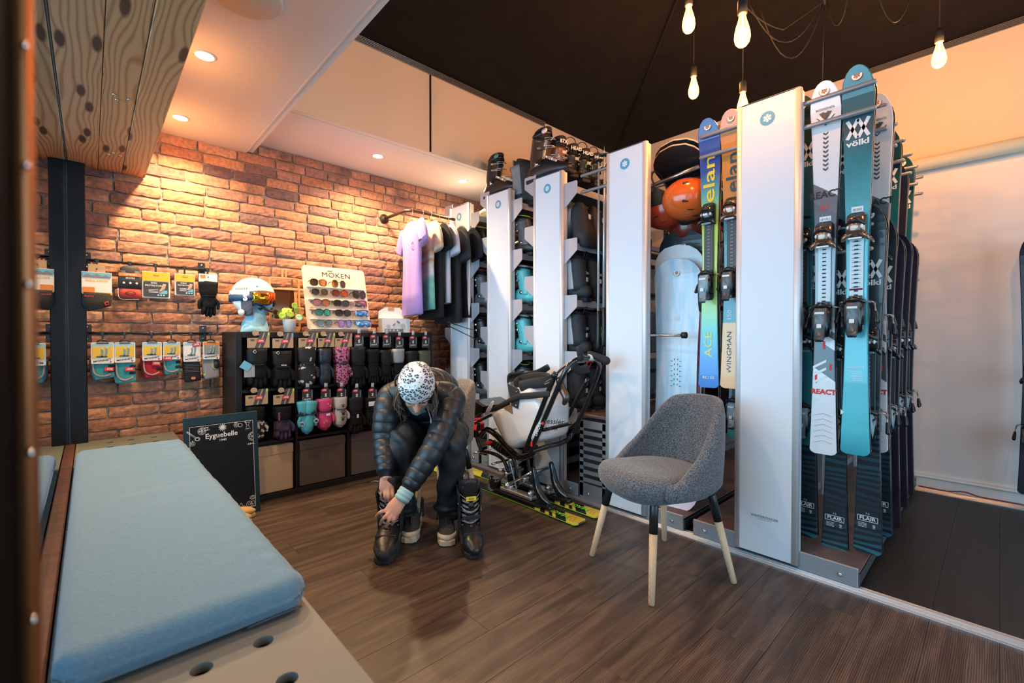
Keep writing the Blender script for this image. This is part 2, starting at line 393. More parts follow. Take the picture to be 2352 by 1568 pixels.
# dark hipped ceiling
ap = (2.63, 1.22); E0, E1, N0, N1 = .86, RX, -.6, 3.02; rise = .26
dc = M(); zc = 3.13
c4 = [(E0, N0, zc), (E1, N0, zc), (E1, N1, zc), (E0, N1, zc)]
dc.add(c4+[(ap[0], ap[1], zc+rise)], [(0, 4, 1), (1, 4, 2), (2, 4, 3), (3, 4, 0)], 0, False)
dc.box((2.6, -1.6, 3.16), (3.6, 2.0, .05))
dk = dc.build('ceiling_dark', DARKC, kind='structure')
for i, c in enumerate(c4):
    M().tube([(c[0], c[1], c[2]-.004), (ap[0], ap[1], zc+rise-.006)], (.018, .006) and [.012, .012], 4).build('batten', DARKC, dk)
sm = M()
for k in range(1, 5):
    for s_ in (0, 1):
        u = k/5
        if s_ == 0: a = V((E1-(E1-ap[0])*u, N1-(N1-ap[1])*u, zc+rise*u)); b2 = V((E0+(ap[0]-E0)*u, a.y, a.z))
        else: a = V((E1-(E1-ap[0])*u, N1-(N1-ap[1])*u, zc+rise*u)); b2 = V((a.x, N0+(ap[1]-N0)*u, a.z))
        sm.tube([a-V((0, 0, .001)), b2-V((0, 0, .001))], .0022, 4)
sm.build('ceiling_seams', mat('seam_black', (.006, .005, .005), .9), dk, kind='stuff')
# pale round duct along the right wall
M().cyl((RX-.05, -.6, 2.315), (RX-.05, 3.0, 2.315), .045, n=20).build('trim_4', mat('duct_cream', (.62, .55, .38), .6), kind='structure')
# pine beam over the window ------------------------------------
def pinemat():
    m = D.materials.new('knotty_pine'); m.use_nodes = True; nt = m.node_tree; L = nt.links.new; b = nt.nodes['Principled BSDF']
    tc = nd(nt, 'ShaderNodeTexCoord'); oi = nd(nt, 'ShaderNodeObjectInfo'); mp = nd(nt, 'ShaderNodeMapping'); mp.inputs['Scale'].default_value = (9, 2.0, 9)
    cx = nd(nt, 'ShaderNodeCombineXYZ'); ml = nd(nt, 'ShaderNodeMath', operation='MULTIPLY'); ml.inputs[1].default_value = 23
    L(oi.outputs['Random'], ml.inputs[0]); L(ml.outputs[0], cx.inputs[1]); L(cx.outputs[0], mp.inputs['Location']); L(tc.outputs['Object'], mp.inputs['Vector'])
    n0 = nd(nt, 'ShaderNodeTexNoise'); n0.inputs['Scale'].default_value = .55; L(mp.outputs[0], n0.inputs['Vector'])
    v = nd(nt, 'ShaderNodeTexVoronoi', voronoi_dimensions='2D'); v.inputs['Scale'].default_value = 1.05; v.inputs['Randomness'].default_value = .85; L(mp.outputs[0], v.inputs['Vector'])
    v2 = nd(nt, 'ShaderNodeTexVoronoi', voronoi_dimensions='2D', feature='SMOOTH_F1'); v2.inputs['Scale'].default_value = 1.05; v2.inputs['Randomness'].default_value = .85; v2.inputs['Smoothness'].default_value = .9; L(mp.outputs[0], v2.inputs['Vector'])
    # rings: distance bands bent round the knots
    a = nd(nt, 'ShaderNodeMath', operation='MULTIPLY'); a.inputs[1].default_value = 1.0; L(v2.outputs['Distance'], a.inputs[0])
    sx = nd(nt, 'ShaderNodeSeparateXYZ'); L(mp.outputs[0], sx.inputs[0])
    a2 = nd(nt, 'ShaderNodeMath', operation='MULTIPLY_ADD'); a2.inputs[1].default_value = .9; L(n0.outputs['Fac'], a2.inputs[0])
    a1 = nd(nt, 'ShaderNodeMath', operation='MULTIPLY_ADD'); a1.inputs[1].default_value = .5; L(a.outputs[0], a1.inputs[0]); L(sx.outputs['X'], a1.inputs[2]); L(a1.outputs[0], a2.inputs[2])
    s1 = nd(nt, 'ShaderNodeMath', operation='MULTIPLY'); s1.inputs[1].default_value = 38; L(a2.outputs[0], s1.inputs[0])
    s2 = nd(nt, 'ShaderNodeMath', operation='SINE'); L(s1.outputs[0], s2.inputs[0])
    cr = nd(nt, 'ShaderNodeValToRGB'); e = cr.color_ramp.elements; e[0].position = 0; e[0].color = (.66, .35, .17, 1); e[1].position = 1; e[1].color = (.42, .18, .075, 1)
    x = e.new(.62); x.color = (.62, .32, .15, 1)
    mr = nd(nt, 'ShaderNodeMapRange'); mr.inputs['From Min'].default_value = -1; L(s2.outputs[0], mr.inputs['Value']); L(mr.outputs[0], cr.inputs[0])
    kr = nd(nt, 'ShaderNodeMapRange'); kr.inputs['From Min'].default_value = .16; kr.inputs['From Max'].default_value = .10; L(v.outputs['Distance'], kr.inputs['Value'])
    mx = nd(nt, 'ShaderNodeMix', data_type='RGBA'); L(kr.outputs[0], mx.inputs['Factor']); L(cr.outputs[0], mx.inputs['A']); mx.inputs['B'].default_value = (.055, .022, .014, 1)
    L(mx.outputs['Result'], b.inputs['Base Color']); b.inputs['Roughness'].default_value = .45; return m
PINE = pinemat()
bm = thing('ceiling_beam', None, None); bm['kind'] = 'structure'
xs = [WX, .045, .155, .268]
for i in range(3): M().box(((xs[i]+xs[i+1])/2, .9, 2.26+.001*(i % 2)), (xs[i+1]-xs[i]-.0015, 5.64, .32), 0, .003).build('plank', PINE, bm)
sr = M()
for (px, py) in ((262, 217), (268, 229), (296, 229), (250, 354), (261, 351), (277, 357)):
    q = P(px, py, Z=2.099); sr.ell(q, (.006, .006, .004), 10)
sr.build('screw', CHR, bm)
# shop window at the left ---------------------------------------
def glassmat():
    m = D.materials.new('pane_glass'); m.use_nodes = True; nt = m.node_tree; L = nt.links.new; nt.nodes.remove(nt.nodes['Principled BSDF']); out = nt.nodes['Material Output']
    t = nd(nt, 'ShaderNodeBsdfTransparent'); t.inputs[0].default_value = (.86, .94, .97, 1); g = nd(nt, 'ShaderNodeBsdfGlossy'); g.inputs['Roughness'].default_value = .012; g.inputs[0].default_value = (.93, .97, 1, 1)
    f = nd(nt, 'ShaderNodeFresnel'); f.inputs[0].default_value = 1.62
    mx = nd(nt, 'ShaderNodeMixShader'); L(f.outputs[0], mx.inputs[0]); L(t.outputs[0], mx.inputs[1]); L(g.outputs[0], mx.inputs[2]); L(mx.outputs[0], out.inputs[0]); return m
GLASS = glassmat(); FRM = mat('window_frame_black', (.004, .005, .007), .45, spec=.3, bump=(40, .05))
w1 = thing('window_1', None, None); w1['kind'] = 'structure'
slab('pane', (WX-.004, 1.65, 1.27), (.004, 4.1, 1.66), GLASS, parent=w1)
M().box((WX+.035, 3.685, 1.27), (.078, .09, 1.66), 0, .004).build('post', FRM, w1)
M().box((WX-.03, 1.65, 2.105), (.06, 4.3, .01), 0, .002).build('head_rail', ALU, w1)
M().box((WX+.004, 1.3, .46), (.03, 4.75, .022), 0, .004).build('sill', mat('sill_wood', (.10, .035, .02), .5, var=(30, .4)), w1)
# the near jamb of the doorway the picture is taken through, with its copper edge strip
jb = thing('door_1', None, None); jb['kind'] = 'structure'
M().box((-.075, .33, 1.2), (.085, .16, 2.4), 0, .006).build('jamb', mat('jamb_black', (.004, .0035, .004), .9, spec=.02), jb)
M().tube([(-.0285, .405, 0), (-.0285, .405, 2.4)], .0052, 12).build('edge_strip', mat('copper_strip', (.38, .13, .045), .4, .8), jb)
for z in (.83, .93, 1.03, 1.13, 1.2, 1.27, 1.35): M().ell((-.0262, .392, z), (.0018, .0025, .0025), 8).build('rivet', CHR, jb)
# rails in the floor -----------------------------------------
RAIL = mat('rail_steel', (.70, .72, .76), .35, .9)
for nm, x, lb in (('floor_rail', 2.405, 'ribbed steel floor rail running in front of the rack panels'), ('floor_rail', 4.32, 'steel floor rail along the foot of the right-hand wall')):
    r = M(); r.box((x, .6, .002), (.072, 6.2, .006), 0, .001)
    for dx in (-.03, -.008, .014, .032): r.box((x+dx, .6, .007), (.008, 6.2, .008), 0, .002)
    tag(r.build(nm, RAIL), lb, 'rail')
CB = [P(2110, 1118, X=4.34), P(2140, 1118, X=4.335), P(2180, 1130, X=4.34), P(2215, 1135, X=4.345), P(2250, 1146, X=4.34), P(2300, 1156, X=4.34), P(2352, 1163, X=4.34)]
for q in CB: q.z = .0215
CB[3].z = .035
tag(M().tube(CB, .0045, 8, k=4).build('cable', mat('red_cable', (.22, .03, .02), .5)), 'thin dark red cable lying along the wall rail', 'cable')
# recessed spotlights ------------------------------------------
LB = ['recessed round spotlight in the white ceiling, nearer the camera', 'recessed round spotlight in the white ceiling, close to the brick wall', 'recessed round spotlight in the soffit above the sunglasses display', 'recessed round spotlight in the soffit above the clothes rail']
EMW = mat('lamp_glow', (1, .9, .7), .5, emit=(1, .80, .50, 26))
for i, p in enumerate(DL[:4]):
    t = thing('ceiling_spotlight', LB[i], 'ceiling light', p, group='recessed ceiling spotlights')
    M().lathe([(.047, .002), (.047, -.004), (.040, -.006), (.033, .0), (.033, .004)], 28).build('trim_ring', WHT, t)
    M().lathe([(.033, -.001), (.02, -.002), (.001, -.0025)], 24).build('lamp_lens', EMW, t)
t = thing('ceiling_fitting', 'large flat round beige fitting on the white ceiling at the top edge', 'ceiling fitting', (.455, 2.0, 2.42))
M().lathe([(.13, .002), (.13, -.012), (.12, -.02), (.001, -.022)], 40).build('cover', mat('fitting_beige', (.62, .55, .46), .6), t)
# pendants -----------------------------------------------------
def bulbglass():
    m = D.materials.new('bulb_glass'); m.use_nodes = True; nt = m.node_tree; L = nt.links.new; nt.nodes.remove(nt.nodes['Principled BSDF']); out = nt.nodes['Material Output']
    t = nd(nt, 'ShaderNodeBsdfTransparent'); t.inputs[0].default_value = (1, .88, .68, 1); g = nd(nt, 'ShaderNodeBsdfGlossy'); g.inputs['Roughness'].default_value = .05
    f = nd(nt, 'ShaderNodeFresnel'); f.inputs[0].default_value = 1.45
    e = nd(nt, 'ShaderNodeEmission'); e.inputs[0].default_value = (1, .50, .14, 1); e.inputs[1].default_value = 1.3
    mx = nd(nt, 'ShaderNodeMixShader'); L(f.outputs[0], mx.inputs[0]); L(t.outputs[0], mx.inputs[1]); L(g.outputs[0], mx.inputs[2])
    ad = nd(nt, 'ShaderNodeAddShader'); L(mx.outputs[0], ad.inputs[0]); L(e.outputs[0], ad.inputs[1]); L(ad.outputs[0], out.inputs[0]); return m
BG = bulbglass(); FIL = mat('filament', (1, .7, .3), .5, emit=(1, .66, .25, 60)); CORD = mat('cord_black', (.012, .011, .01), .6)
PL = ['topmost pendant bulb on the left, its cap cut by the top edge', 'largest brightest pendant bulb, second from left at the top', 'lit pendant bulb hanging lowest on the left over the black panelling', 'pendant bulb half hidden behind the tallest white rack panel', 'lit pendant bulb at the far right in front of the orange wall', 'pendant bulb']
SW = (3.06, .72)
def ztop(x, y): return zc+rise*max(0, 1-max(abs(x-ap[0])/1.77, abs(y-ap[1])/1.81))-.004
pr0 = None
for i, p in enumerate(BULBS[:5]):
    t = thing('pendant_lamp', PL[i], 'pendant lamp', p, group='filament pendant lamps')
    if pr0 is None:
        pr0 = []
        prof = [(.004, -.078), (.018, -.075), (.028, -.062), (.0325, -.042), (.031, -.02), (.024, .01), (.0165, .035), (.0135, .052), (.0135, .062)]
        pr0.append(('bulb', M().lathe(prof, 24).mesh('bulb', BG)))
        f = M()
        for k in range(6):
            a = k*PI/3; f.cyl((.006*math.cos(a), .006*math.sin(a), .012), (.011*math.cos(a+.5), .011*math.sin(a+.5), -.045), .0009, n=5)
        f.cyl((0, 0, .05), (0, 0, .012), .003, n=6)
        pr0.append(('filament', f.mesh('filament', FIL)))
        pr0.append(('socket', M().lathe([(.017, .058), (.0195, .06), (.0195, .115), (.016, .122), (.006, .126), (.004, .14)], 20).mesh('socket', CORD)))
    for n_, me in pr0: put(n_, me, t)
    M().cyl((0, 0, .13), (0, 0, ztop(p[0], p[1])-p[2]), .0026, n=6).build('cord', CORD, t)
sg = thing('pendant_cables', 'black looped supply cables swagged between hooks below the dark ceiling', 'cable')
def sag(a, b, drop, n=12): return [V(a).lerp(V(b), k/n)-V((0, 0, drop*4*(k/n)*(1-k/n))) for k in range(n+1)]
hub = P(1893, 8, d=2.6)
for (q1, q2, dr) in ((P(1720, 5, d=2.5), P(1885, 8, d=2.6), .22), (P(1745, 15, d=2.55), P(1890, 8, d=2.6), .30), (P(1700, 0, d=2.3), P(1800, 68, d=2.5), .03), (P(1800, 68, d=2.5), P(1890, 5, d=2.6), .0), (P(1900, 5, d=2.6), P(1950, -20, d=2.5), .16), (P(2015, -20, d=2.5), P(2095, -20, d=2.5), .17)):
    M().tube(sag(q1, q2, dr), .0032, 6).build('cable_loop', CORD, sg)
M().cyl(hub, (hub.x, hub.y, 1.9) if False else P(1889, 190, d=2.62), .0022, n=6).build('cable_drop', CORD, sg)
M().cyl(hub+V((0, 0, -.01)), (hub.x, hub.y, ztop(hub.x, hub.y)), .006, n=8).build('hook', CORD, sg)
# ================================================ rental racks
PANW = mat('rack_panel_white', (.77, .80, .86), .4); PROF = mat('rack_profile', (.72, .70, .71), .45, .25)
SHLF = mat('rack_steel_grey', (.46, .47, .53), .42, .3, bump=(150, .03)); SHD = mat('rack_shelf_underside', (.10, .12, .14), .5, .2)
RODM = mat('rack_rod_grey', (.30, .29, .31), .38, .4); BASE = mat('rack_base_grey', (.34, .35, .38), .45, .3); BASET = mat('rack_base_top', (.15, .09, .075), .45, var=(20, .2))
BLUS = mat('sticker_blue', (.10, .36, .56), .45)
RK = [(3.25, 'shelf'), (2.73, 'shelf'), (2.20, 'shelf'), (1.557, 'rod'), (.770, 'rod')]
LBR = ['boot rack with a white end panel next to the brick wall, the furthest one', 'boot rack with a white end panel, second from the brick wall', 'boot rack with a white end panel behind the sit ski bucket', 'ski rack with a white end panel between the poles and the snowboards', 'ski rack with the tallest-looking white end panel and rods full of skis']
TZ = [2.145-.385*k for k in range(6)]
PX = 2.389; PW = .284
def propeller(parent, loc, rot, r, m1, m2, name='sticker', ring=None):
    q = M()
    if ring: q.prism(circ(r, 24), 0, .0004, 2); q.prism(circ(r*.88, 24), .0003, .0008, 0)
    else: q.prism(circ(r, 24), 0, .0006, 0)
    for k in range(3):
        a = R(30+60*k); c, s = math.cos(a), math.sin(a)
        for e in (-1, 1):
            w = r*.12; pts = [(e*r*.08, -w*.5), (e*r*.50, -w*1.5), (e*r*.58, 0), (e*r*.50, w*1.5), (e*r*.08, w*.5)]
            q.prism([(x*c-y*s, x*s+y*c) for x, y in pts], .0005, .0013, 1)
    return q.build(name, [m1, m2]+([ring] if ring else []), parent, loc, rot)
rodfar = M().tube([(0, .01, .0), (0, .37, .0)], .0105, 12, rnd=True).mesh('rod', RODM)
rodme = M().tube([(0, -.37, .0), (0, .37, .0)], .0105, 12, rnd=True).mesh('rod', RODM)
for i, (cy, kind) in enumerate(RK):
    t = thing('ski_rack' if kind == 'rod' else 'boot_rack', LBR[i], 'rack', (PX, cy, 0), group='white-fronted rental racks')
    # end panel: white face between rounded aluminium profiles
    M().box((.010, 0, 1.133), (.018, PW-.05, 2.205), 0, .002).build('front_panel', PANW, t)
    for e in (-1, 1):
        q = M(); q.tube([(.014, e*(PW/2-.015), .03), (.014, e*(PW/2-.015), 2.236)], [(.0155, .016)]*2, 14, pw=.6); q.box((.035, e*(PW/2-.006), 1.13), (.035, .010, 2.2), 0, .002)
        q.build('edge_profile', PROF, t)
    M().box((.016, 0, 2.238), (.034, PW-.01, .006), 0, .002).build('top_cap', DGREY, t)
    M().box((.016, 0, .028), (.03, PW-.01, .010), 0, .002).build('bottom_cap', BLK, t)
    propeller(t, (-.0005, (.0, .0, .0, .005, .0)[i], 2.14), (PI/2, 0, -PI/2), .033, BLUS, INKW)
    if i == 4:
        text('WINTERSTEIGER', .0165, DGREY, t, (-.0005, .0, .215), (PI/2, 0, -PI/2)); text('PASSION FOR RENTAL', .0065, GREYP, t, (-.0005, .0, .203), (PI/2, 0, -PI/2))
    # spine
    sp = M()
    for x in (.15, .98, 1.88): sp.box((x, 0, 1.15), (.05, .05, 2.1), 0, .004)
    for z in (.16, 2.05 if kind == 'rod' else 1.9): sp.box((1.0, 0, z), (1.8, .03, .04), 0, .003)
    sp.build('spine_frame', SHLF if kind == 'shelf' else RODM, t)
    # base carriage
    hw = .245 if kind == 'shelf' else .37
    if i == 2: ys = [(-.27, 0)]
    elif i == 3: ys = [(-.37, .36)]
    else: ys = [(-hw, hw)]
    for (a, b) in ys:
        q = M(); q.box((.99, (a+b)/2, .075), (1.93, b-a, .012), 1, .002); q.box((.026, (a+b)/2, .052), (.012, b-a-.01, .085), 0, .003)
        q.box((.99, a+.006, .05), (1.93, .012, .06), 2, .002); q.box((1.95, (a+b)/2, .05), (.012, b-a, .06), 2, .002)
        q.build('base_carriage', [BASE, BASET, DGREY], t)
        for yy in (a+.07, b-.07): M().cyl((.021, yy, .05), (.012, yy, .05), .0085, n=10).build('bolt', CHR, t)
    if kind == 'shelf':
        for e in (-1, 1):
            tray = M(); ya, yb = e*.02, e*.235; ym = (ya+yb)/2
            tray.box((.96, ym, -.050), (1.86, abs(yb-ya), .010), 1); tray.box((.96, yb, -.058), (1.86, .006, .046), 0)
            tme = tray.mesh('shelf_tray', [SHLF, SHD])
            br = M(); pts = [(e*.135, 0), (e*.245, 0), (e*.252, -.008), (e*.252, -.085), (e*.150, -.165), (e*.135, -.165)]
            bme = br.prism(pts, 0, .004, T=MX(((0, 0, 1, 0), (1, 0, 0, 0), (0, 1, 0, 0), (0, 0, 0, 1)))).mesh('shelf_bracket', SHLF)
            for z in (TZ if e < 0 else [2.28-.37*k for k in range(6)]):
                if i == 2 and e < 0 and z < .4: continue
                put('shelf_tray', tme, t, (0, 0, z)); put('shelf_bracket', bme, t, (.022, 0, z))
        if i == 2: pass
    else:
        for k in range(7):
            for z in (2.17, 2.06): put('rod', rodfar if i == 3 else rodme, t, (.045+.283*k, -.028 if i == 4 else 0, z))
            if i == 4:
                for z in (1.60, 1.49): put('rod', rodme, t, (.19+.283*k, 0, z))
    if i == 3:   # slotted steel guard on the far side of this rack
        g = M(); y0, y1, zt = .152, .36, .53
        g.box((.02, (y0+y1)/2, .06), (.006, y1-y0, .11)); g.box((.02, (y0+y1)/2, zt-.02), (.006, y1-y0, .05)); g.box((.02, y0+.01, .28), (.006, .03, .5)); g.box((.02, y1-.014, .28), (.006, .03, .5))
        for k in range(7): g.box((.02, (y0+y1)/2, .140+.052*k), (.006, y1-y0, .026))
        g.box((.5, y1-.004, .28), (.95, .006, .5), 1)
        g.build('slotted_guard', [mat('guard_steel', (.50, .50, .51), .38, .7, bump=(90, .05)), SHD], t)
        M().box((.5, .255, .565), (.95, .21, .02), 0, .003).build('guard_lid', BASET, t)
        M().tube([(.05, -.10, 1.10), (.05, -.36, 1.10)], .0085, 10).build('cross_rod', CHR, t)
        M().tube([(.05, -.34, 1.10), (.05, -.365, 1.10)], [.018, .012, .018, .012, .018], 12, k=3).build('rod_knob', BLK, t)
        ca, cb2 = P(1484, 432, X=2.66)-V((PX, cy, 0)), P(1606, 382, X=2.66)-V((PX, cy, 0)); M().tube([ca, cb2], .012, 10).build('cross_rod', STEEL, t)
# ================================================ skis
def skioutline(L, wt, ww, ws, n=22, tail=.02):
    """half width along a ski of length L, tail at 0"""
    pts = []
    for i in range(n+1):
        t = i/n
        s = t*L
        w = ww+(wt-ww)*max(0, 1-t/.5)**1.6+(ws-ww)*max(0, (t-.45)/.45)**1.7 if t < .9 else ws
        pts.append([s, w/2])
    return pts
def skimesh(L, wt, ww, ws, mats, th=.013, hook=.045, base=1, round_tail=.35):
    """blade along +z, top sheet facing -x, tip bent towards -x"""
    prof = []
    N = 26
    for i in range(N+1):
        t = i/N; s = t*L*.93
        w = ww+(wt-ww)*max(0, 1-t/.5)**1.5+(ws-ww)*max(0, (t-.42)/.58)**1.6
        prof.append((s, w/2))
    ws2 = prof[-1][1]
    for a in (18, 36, 54, 70, 82, 89): prof.append((L*.93+L*.07*math.sin(R(a)), ws2*math.cos(R(a))**.85))
    r0 = prof[0][1]; prof = [(0, r0*(1-round_tail)), (.006, r0*(1-round_tail*.35))]+[(max(s, .016), w) for s, w in prof]
    rings = []
    for s, w in prof:
        t = max(0, s/L-.86)/.14; x = -hook*t*t+.006*math.sin(PI*min(1, s/L))
        b = min(.002, w*.3)
        rings.append([(x, -w, s), (x-th/2+b*.6, -w, s), (x-th/2, -w+b*1.5, s), (x-th/2, w-b*1.5, s), (x-th/2+b*.6, w, s), (x, w, s), (x+th/2-.002, w, s), (x+th/2-.002, -w, s)])
    m = M(); n = 8
    for i in range(len(rings)-1):
        for j in range(n):
            mi = {1: 1, 2: 0, 3: 1, 4: 1, 5: 3, 6: 2, 7: 3, 0: 1}[j]
            m.add([rings[i][j], rings[i][(j+1) % n], rings[i+1][(j+1) % n], rings[i+1][j]], [(0, 1, 2, 3)], {1: 0}.get(mi, mi) if j != 2 else 0, True)
    m.add(rings[0], [tuple(range(n))[::-1]], 1, False); m.add(rings[-1], [tuple(range(n))], 1, False)
    return m.mesh('ski', mats)
EDGE = mat('ski_edge', (.6, .6, .62), .25, .9); SBASE = mat('ski_base', (.015, .015, .018), .4)
BST = mat('binding_steel', (.5, .5, .52), .3, .9); BCH = mat('binding_gloss_black', (.012, .012, .014), .15, coat=.4); BGR = mat('binding_blue_grey', (.24, .36, .42), .35)
def toe_me(a=BCH, b=BLK, c=BGR):
    m = M()                    # screwed housing, wings, front visor; top towards -x
    m.prism(rrect(.070, .115, .02), 0, .014, 1, T=T((-.006, 0, 0), (0, -PI/2, 0)) @ MX.Rotation(PI/2, 4, 'Z'), b=.003)
    m.loft([[(x, y*w, z) for (y, z) in [(-.033, z0), (.033, z0), (.030, z1), (-.030, z1)]] for (x, w, z0, z1) in ((-.018, 1.0, -.05, .045), (-.034, 1.05, -.045, .04), (-.050, .85, -.035, .03), (-.058, .5, -.02, .018))], 0)
    for e in (-1, 1):
        m.tube([(-.035, e*.012, -.035), (-.044, e*.034, -.045), (-.042, e*.044, -.062)], [.008, .011, .007], 8, 0, k=3, rnd=True)
        m.ell((-.050, e*.022, -.01), (.006, .008, .010), 8, 3)
    m.tube([(-.040, -.034, .0), (-.062, 0, .018), (-.040, .034, .0)], [.006, .012, .006], 8, 1, k=4)
    m.box((-.060, 0, -.012), (.004, .024, .012), 3, .001); m.box((-.045, 0, -.058), (.012, .05, .010), 2, .003)
    return m.mesh('toe_piece', [a, b, c, PAPER])
def heel_me(a=BCH, b=BLK, c=BGR):
    m = M()
    m.prism(rrect(.056, .16, .02), 0, .012, 1, T=T((-.006, 0, 0), (0, -PI/2, 0)) @ MX.Rotation(PI/2, 4, 'Z'), b=.003)
    m.box((-.016, 0, .03), (.014, .06, .07), 1, .005)
    m.loft([[(x, y*w, z) for (y, z) in [(-.034, z0), (.034, z0), (.034, z1), (-.034, z1)]] for (x, w, z0, z1) in ((-.018, .9, -.045, .05), (-.040, 1.05, -.04, .045), (-.062, .95, -.03, .035), (-.078, .6, -.015, .02))], 0)
    m.loft([[(x, y*w, z) for (y, z) in [(-.03, z0), (.03, z0), (.02, z1), (-.02, z1)]] for (x, w, z0, z1) in ((-.060, 1.15, .028, .055), (-.078, 1.0, -.035, .045), (-.086, .7, -.085, .02), (-.084, .5, -.10, -.02))], 2)
    m.box((-.092, 0, -.030), (.006, .018, .018), 3, .002); m.box((-.088, 0, .028), (.004, .036, .01), 3, .001)
    m.tube([(-.045, -.036, .052), (-.06, 0, .066), (-.045, .036, .052)], [.009, .013, .009], 8, 1, k=4)
    return m.mesh('heel_piece', [a, b, c, PAPER])
def brake_me():
    m = M()
    for e in (-1, 1):
        m.tube([(-.014, e*.03, .0), (-.012, e*.056, .0), (.012, e*.062, -.02), (.030, e*.066, -.055)], .0028, 6, 0, k=4)
        m.tube([(.026, e*.065, -.045), (.040, e*.070, -.085)], [.006, .009], 8, 1, rnd=True)
    m.box((-.020, 0, .012), (.006, .05, .03), 1, .002)
    return m.mesh('brake', [BST, BLK])
TOE = {'a': toe_me(), 'c': toe_me(mat('binding_copper', (.32, .19, .13), .18, .8), BLK, mat('binding_silver', (.62, .66, .68), .3, .3))}
HEEL = {'a': heel_me(), 'c': heel_me(BLK, BCH, mat('binding_dark', (.10, .12, .13), .3))}
BRK = brake_me()
trk = M().box((-.010, 0, 0), (.006, .05, .30), 0, .002)
for k in range(14): trk.box((-.0135, 0, -.12+.018*k), (.002, .014, .006), 1)
TRK = {'w': trk.mesh('binding_plate', [mat('plate_ice', (.62, .72, .76), .35), INK]), 'b': trk.mesh('binding_plate', [DGREY, GREYP])}
def ski(parent, me, zb, style='a', plate='b', face=1, binding=True, xo=0, nm='ski'):
    s = put(nm, me, parent, (xo, 0, 0), (0, 0, 0 if face == 1 else PI))
    if binding:
        put('binding_plate', TRK[plate], s, (0, 0, zb+.02)); put('toe_piece', TOE[style], s, (0, 0, zb+.20)); put('heel_piece', HEEL[style], s, (0, 0, zb-.185)); put('brake', BRK, s, (0, 0, zb-.13))
    return s
# top sheets, colours run along the ski (object z / length)
NAVYD = (.012, .05, .075)
def sheet(name, stops, L=1.68, k=.0, interp='CONSTANT', rough=.25, **kw):
    return mat(name, rough=rough, stops=[(p, c) for p, c in stops], vec=(0, k, 1/L), off=0, interp=interp, coat=.5, **kw)
WHs = (.78, .78, .80); DGs = (.07, .085, .10)
S_WHITE = sheet('topsheet_white_red', [(0, WHs), (.215, DGs), (.30, WHs), (.325, DGs), (.345, (.72, .73, .75)), (.385, (.30, .42, .48)), (.46, (.33, .38, .42)), (.60, (.10, .11, .14)), (.665, (.14, .14, .17)), (.70, (.16, .15, .18)), (.715, WHs)], k=-.45)
S_TEAL = sheet('topsheet_teal', [(0, (.03, .33, .42)), (.07, (.10, .58, .66)), (.40, (.06, .50, .60)), (.62, (.04, .40, .47)), (.78, (.02, .20, .25)), (.85, (.03, .08, .11)), (.90, (.015, .10, .13)), (1, (.012, .14, .17))], interp='LINEAR', var=(5, .12))
S_TEALD = sheet('topsheet_dark_teal', [(0, (.02, .22, .26)), (.5, (.01, .16, .19)), (.8, (.012, .12, .14)), (.88, (.010, .05, .06)), (1, (.01, .07, .08))], interp='LINEAR')
S_ELAN = sheet('topsheet_blue_lime', [(0, (.03, .18, .62)), (.10, (.05, .30, .75)), (.20, (.10, .60, .62)), (.30, (.42, .75, .20)), (.45, (.55, .78, .15)), (.60, (.50, .76, .08)), (.69, (.12, .45, .40)), (.78, (.02, .08, .36)), (1, (.02, .05, .27))], L=1.50, interp='LINEAR')
S_WING = sheet('topsheet_orange_teal', [(0, (.80, .50, .24)), (.228, (.045, .29, .36)), (.55, (.04, .22, .28)), (.60, (.05, .20, .24)), (.63, (.62, .25, .06)), (1, (.62, .25, .06))], L=1.50)
def flairmat():
    m = D.materials.new('topsheet_black_zebra'); m.use_nodes = True; nt = m.node_tree; L = nt.links.new; b = nt.nodes['Principled BSDF']
    tc = nd(nt, 'ShaderNodeTexCoord'); mp = nd(nt, 'ShaderNodeMapping'); mp.inputs['Scale'].default_value = (1, 2.2, 7); L(tc.outputs['Object'], mp.inputs['Vector'])
    w = nd(nt, 'ShaderNodeTexWave', bands_direction='Z'); w.inputs['Scale'].default_value = 1.6; w.inputs['Distortion'].default_value = 9; w.inputs['Detail'].default_value = 1.2; w.inputs['Detail Scale'].default_value = .8; L(mp.outputs[0], w.inputs['Vector'])
    s = nd(nt, 'ShaderNodeSeparateXYZ'); L(tc.outputs['Object'], s.inputs[0])
    cr = nd(nt, 'ShaderNodeValToRGB'); e = cr.color_ramp.elements
    st = [(0, (.03, .18, .23)), (.04, (.015, .06, .08)), (.12, (.010, .02, .03)), (.2, (.012, .04, .055)), (.36, (.016, .09, .12)), (.42, (.016, .09, .12)), (.46, (.012, .016, .022)), (1, (.012, .016, .022))]
    while len(e) < len(st): e.new(1)
    for i, (p, c) in enumerate(st): e[i].position = p; e[i].color = (*c, 1)
    ml = nd(nt, 'ShaderNodeMath', operation='DIVIDE'); ml.inputs[1].default_value = 1.58; L(s.outputs['Z'], ml.inputs[0]); L(ml.outputs[0], cr.inputs[0])
    st2 = nd(nt, 'ShaderNodeMath', operation='GREATER_THAN'); st2.inputs[1].default_value = .5; L(w.outputs['Fac'], st2.inputs[0])
    mx = nd(nt, 'ShaderNodeMix', data_type='RGBA'); L(st2.outputs[0], mx.inputs['Factor']); mx.inputs['A'].default_value = (.010, .014, .020, 1); L(cr.outputs[0], mx.inputs['B']); L(mx.outputs['Result'], b.inputs['Base Color'])
    b.inputs['Roughness'].default_value = .3; b.inputs['Coat Weight'].default_value = .3; return m
S_FLAIR = flairmat(); S_VIO = mat('topsheet_violet_black', (.018, .014, .028), .3, coat=.4)
def mk(L, sheet_, wt=.105, ww=.074, ws=.118): return skimesh(L, wt, ww, ws, [sheet_, EDGE, SBASE, EDGE])
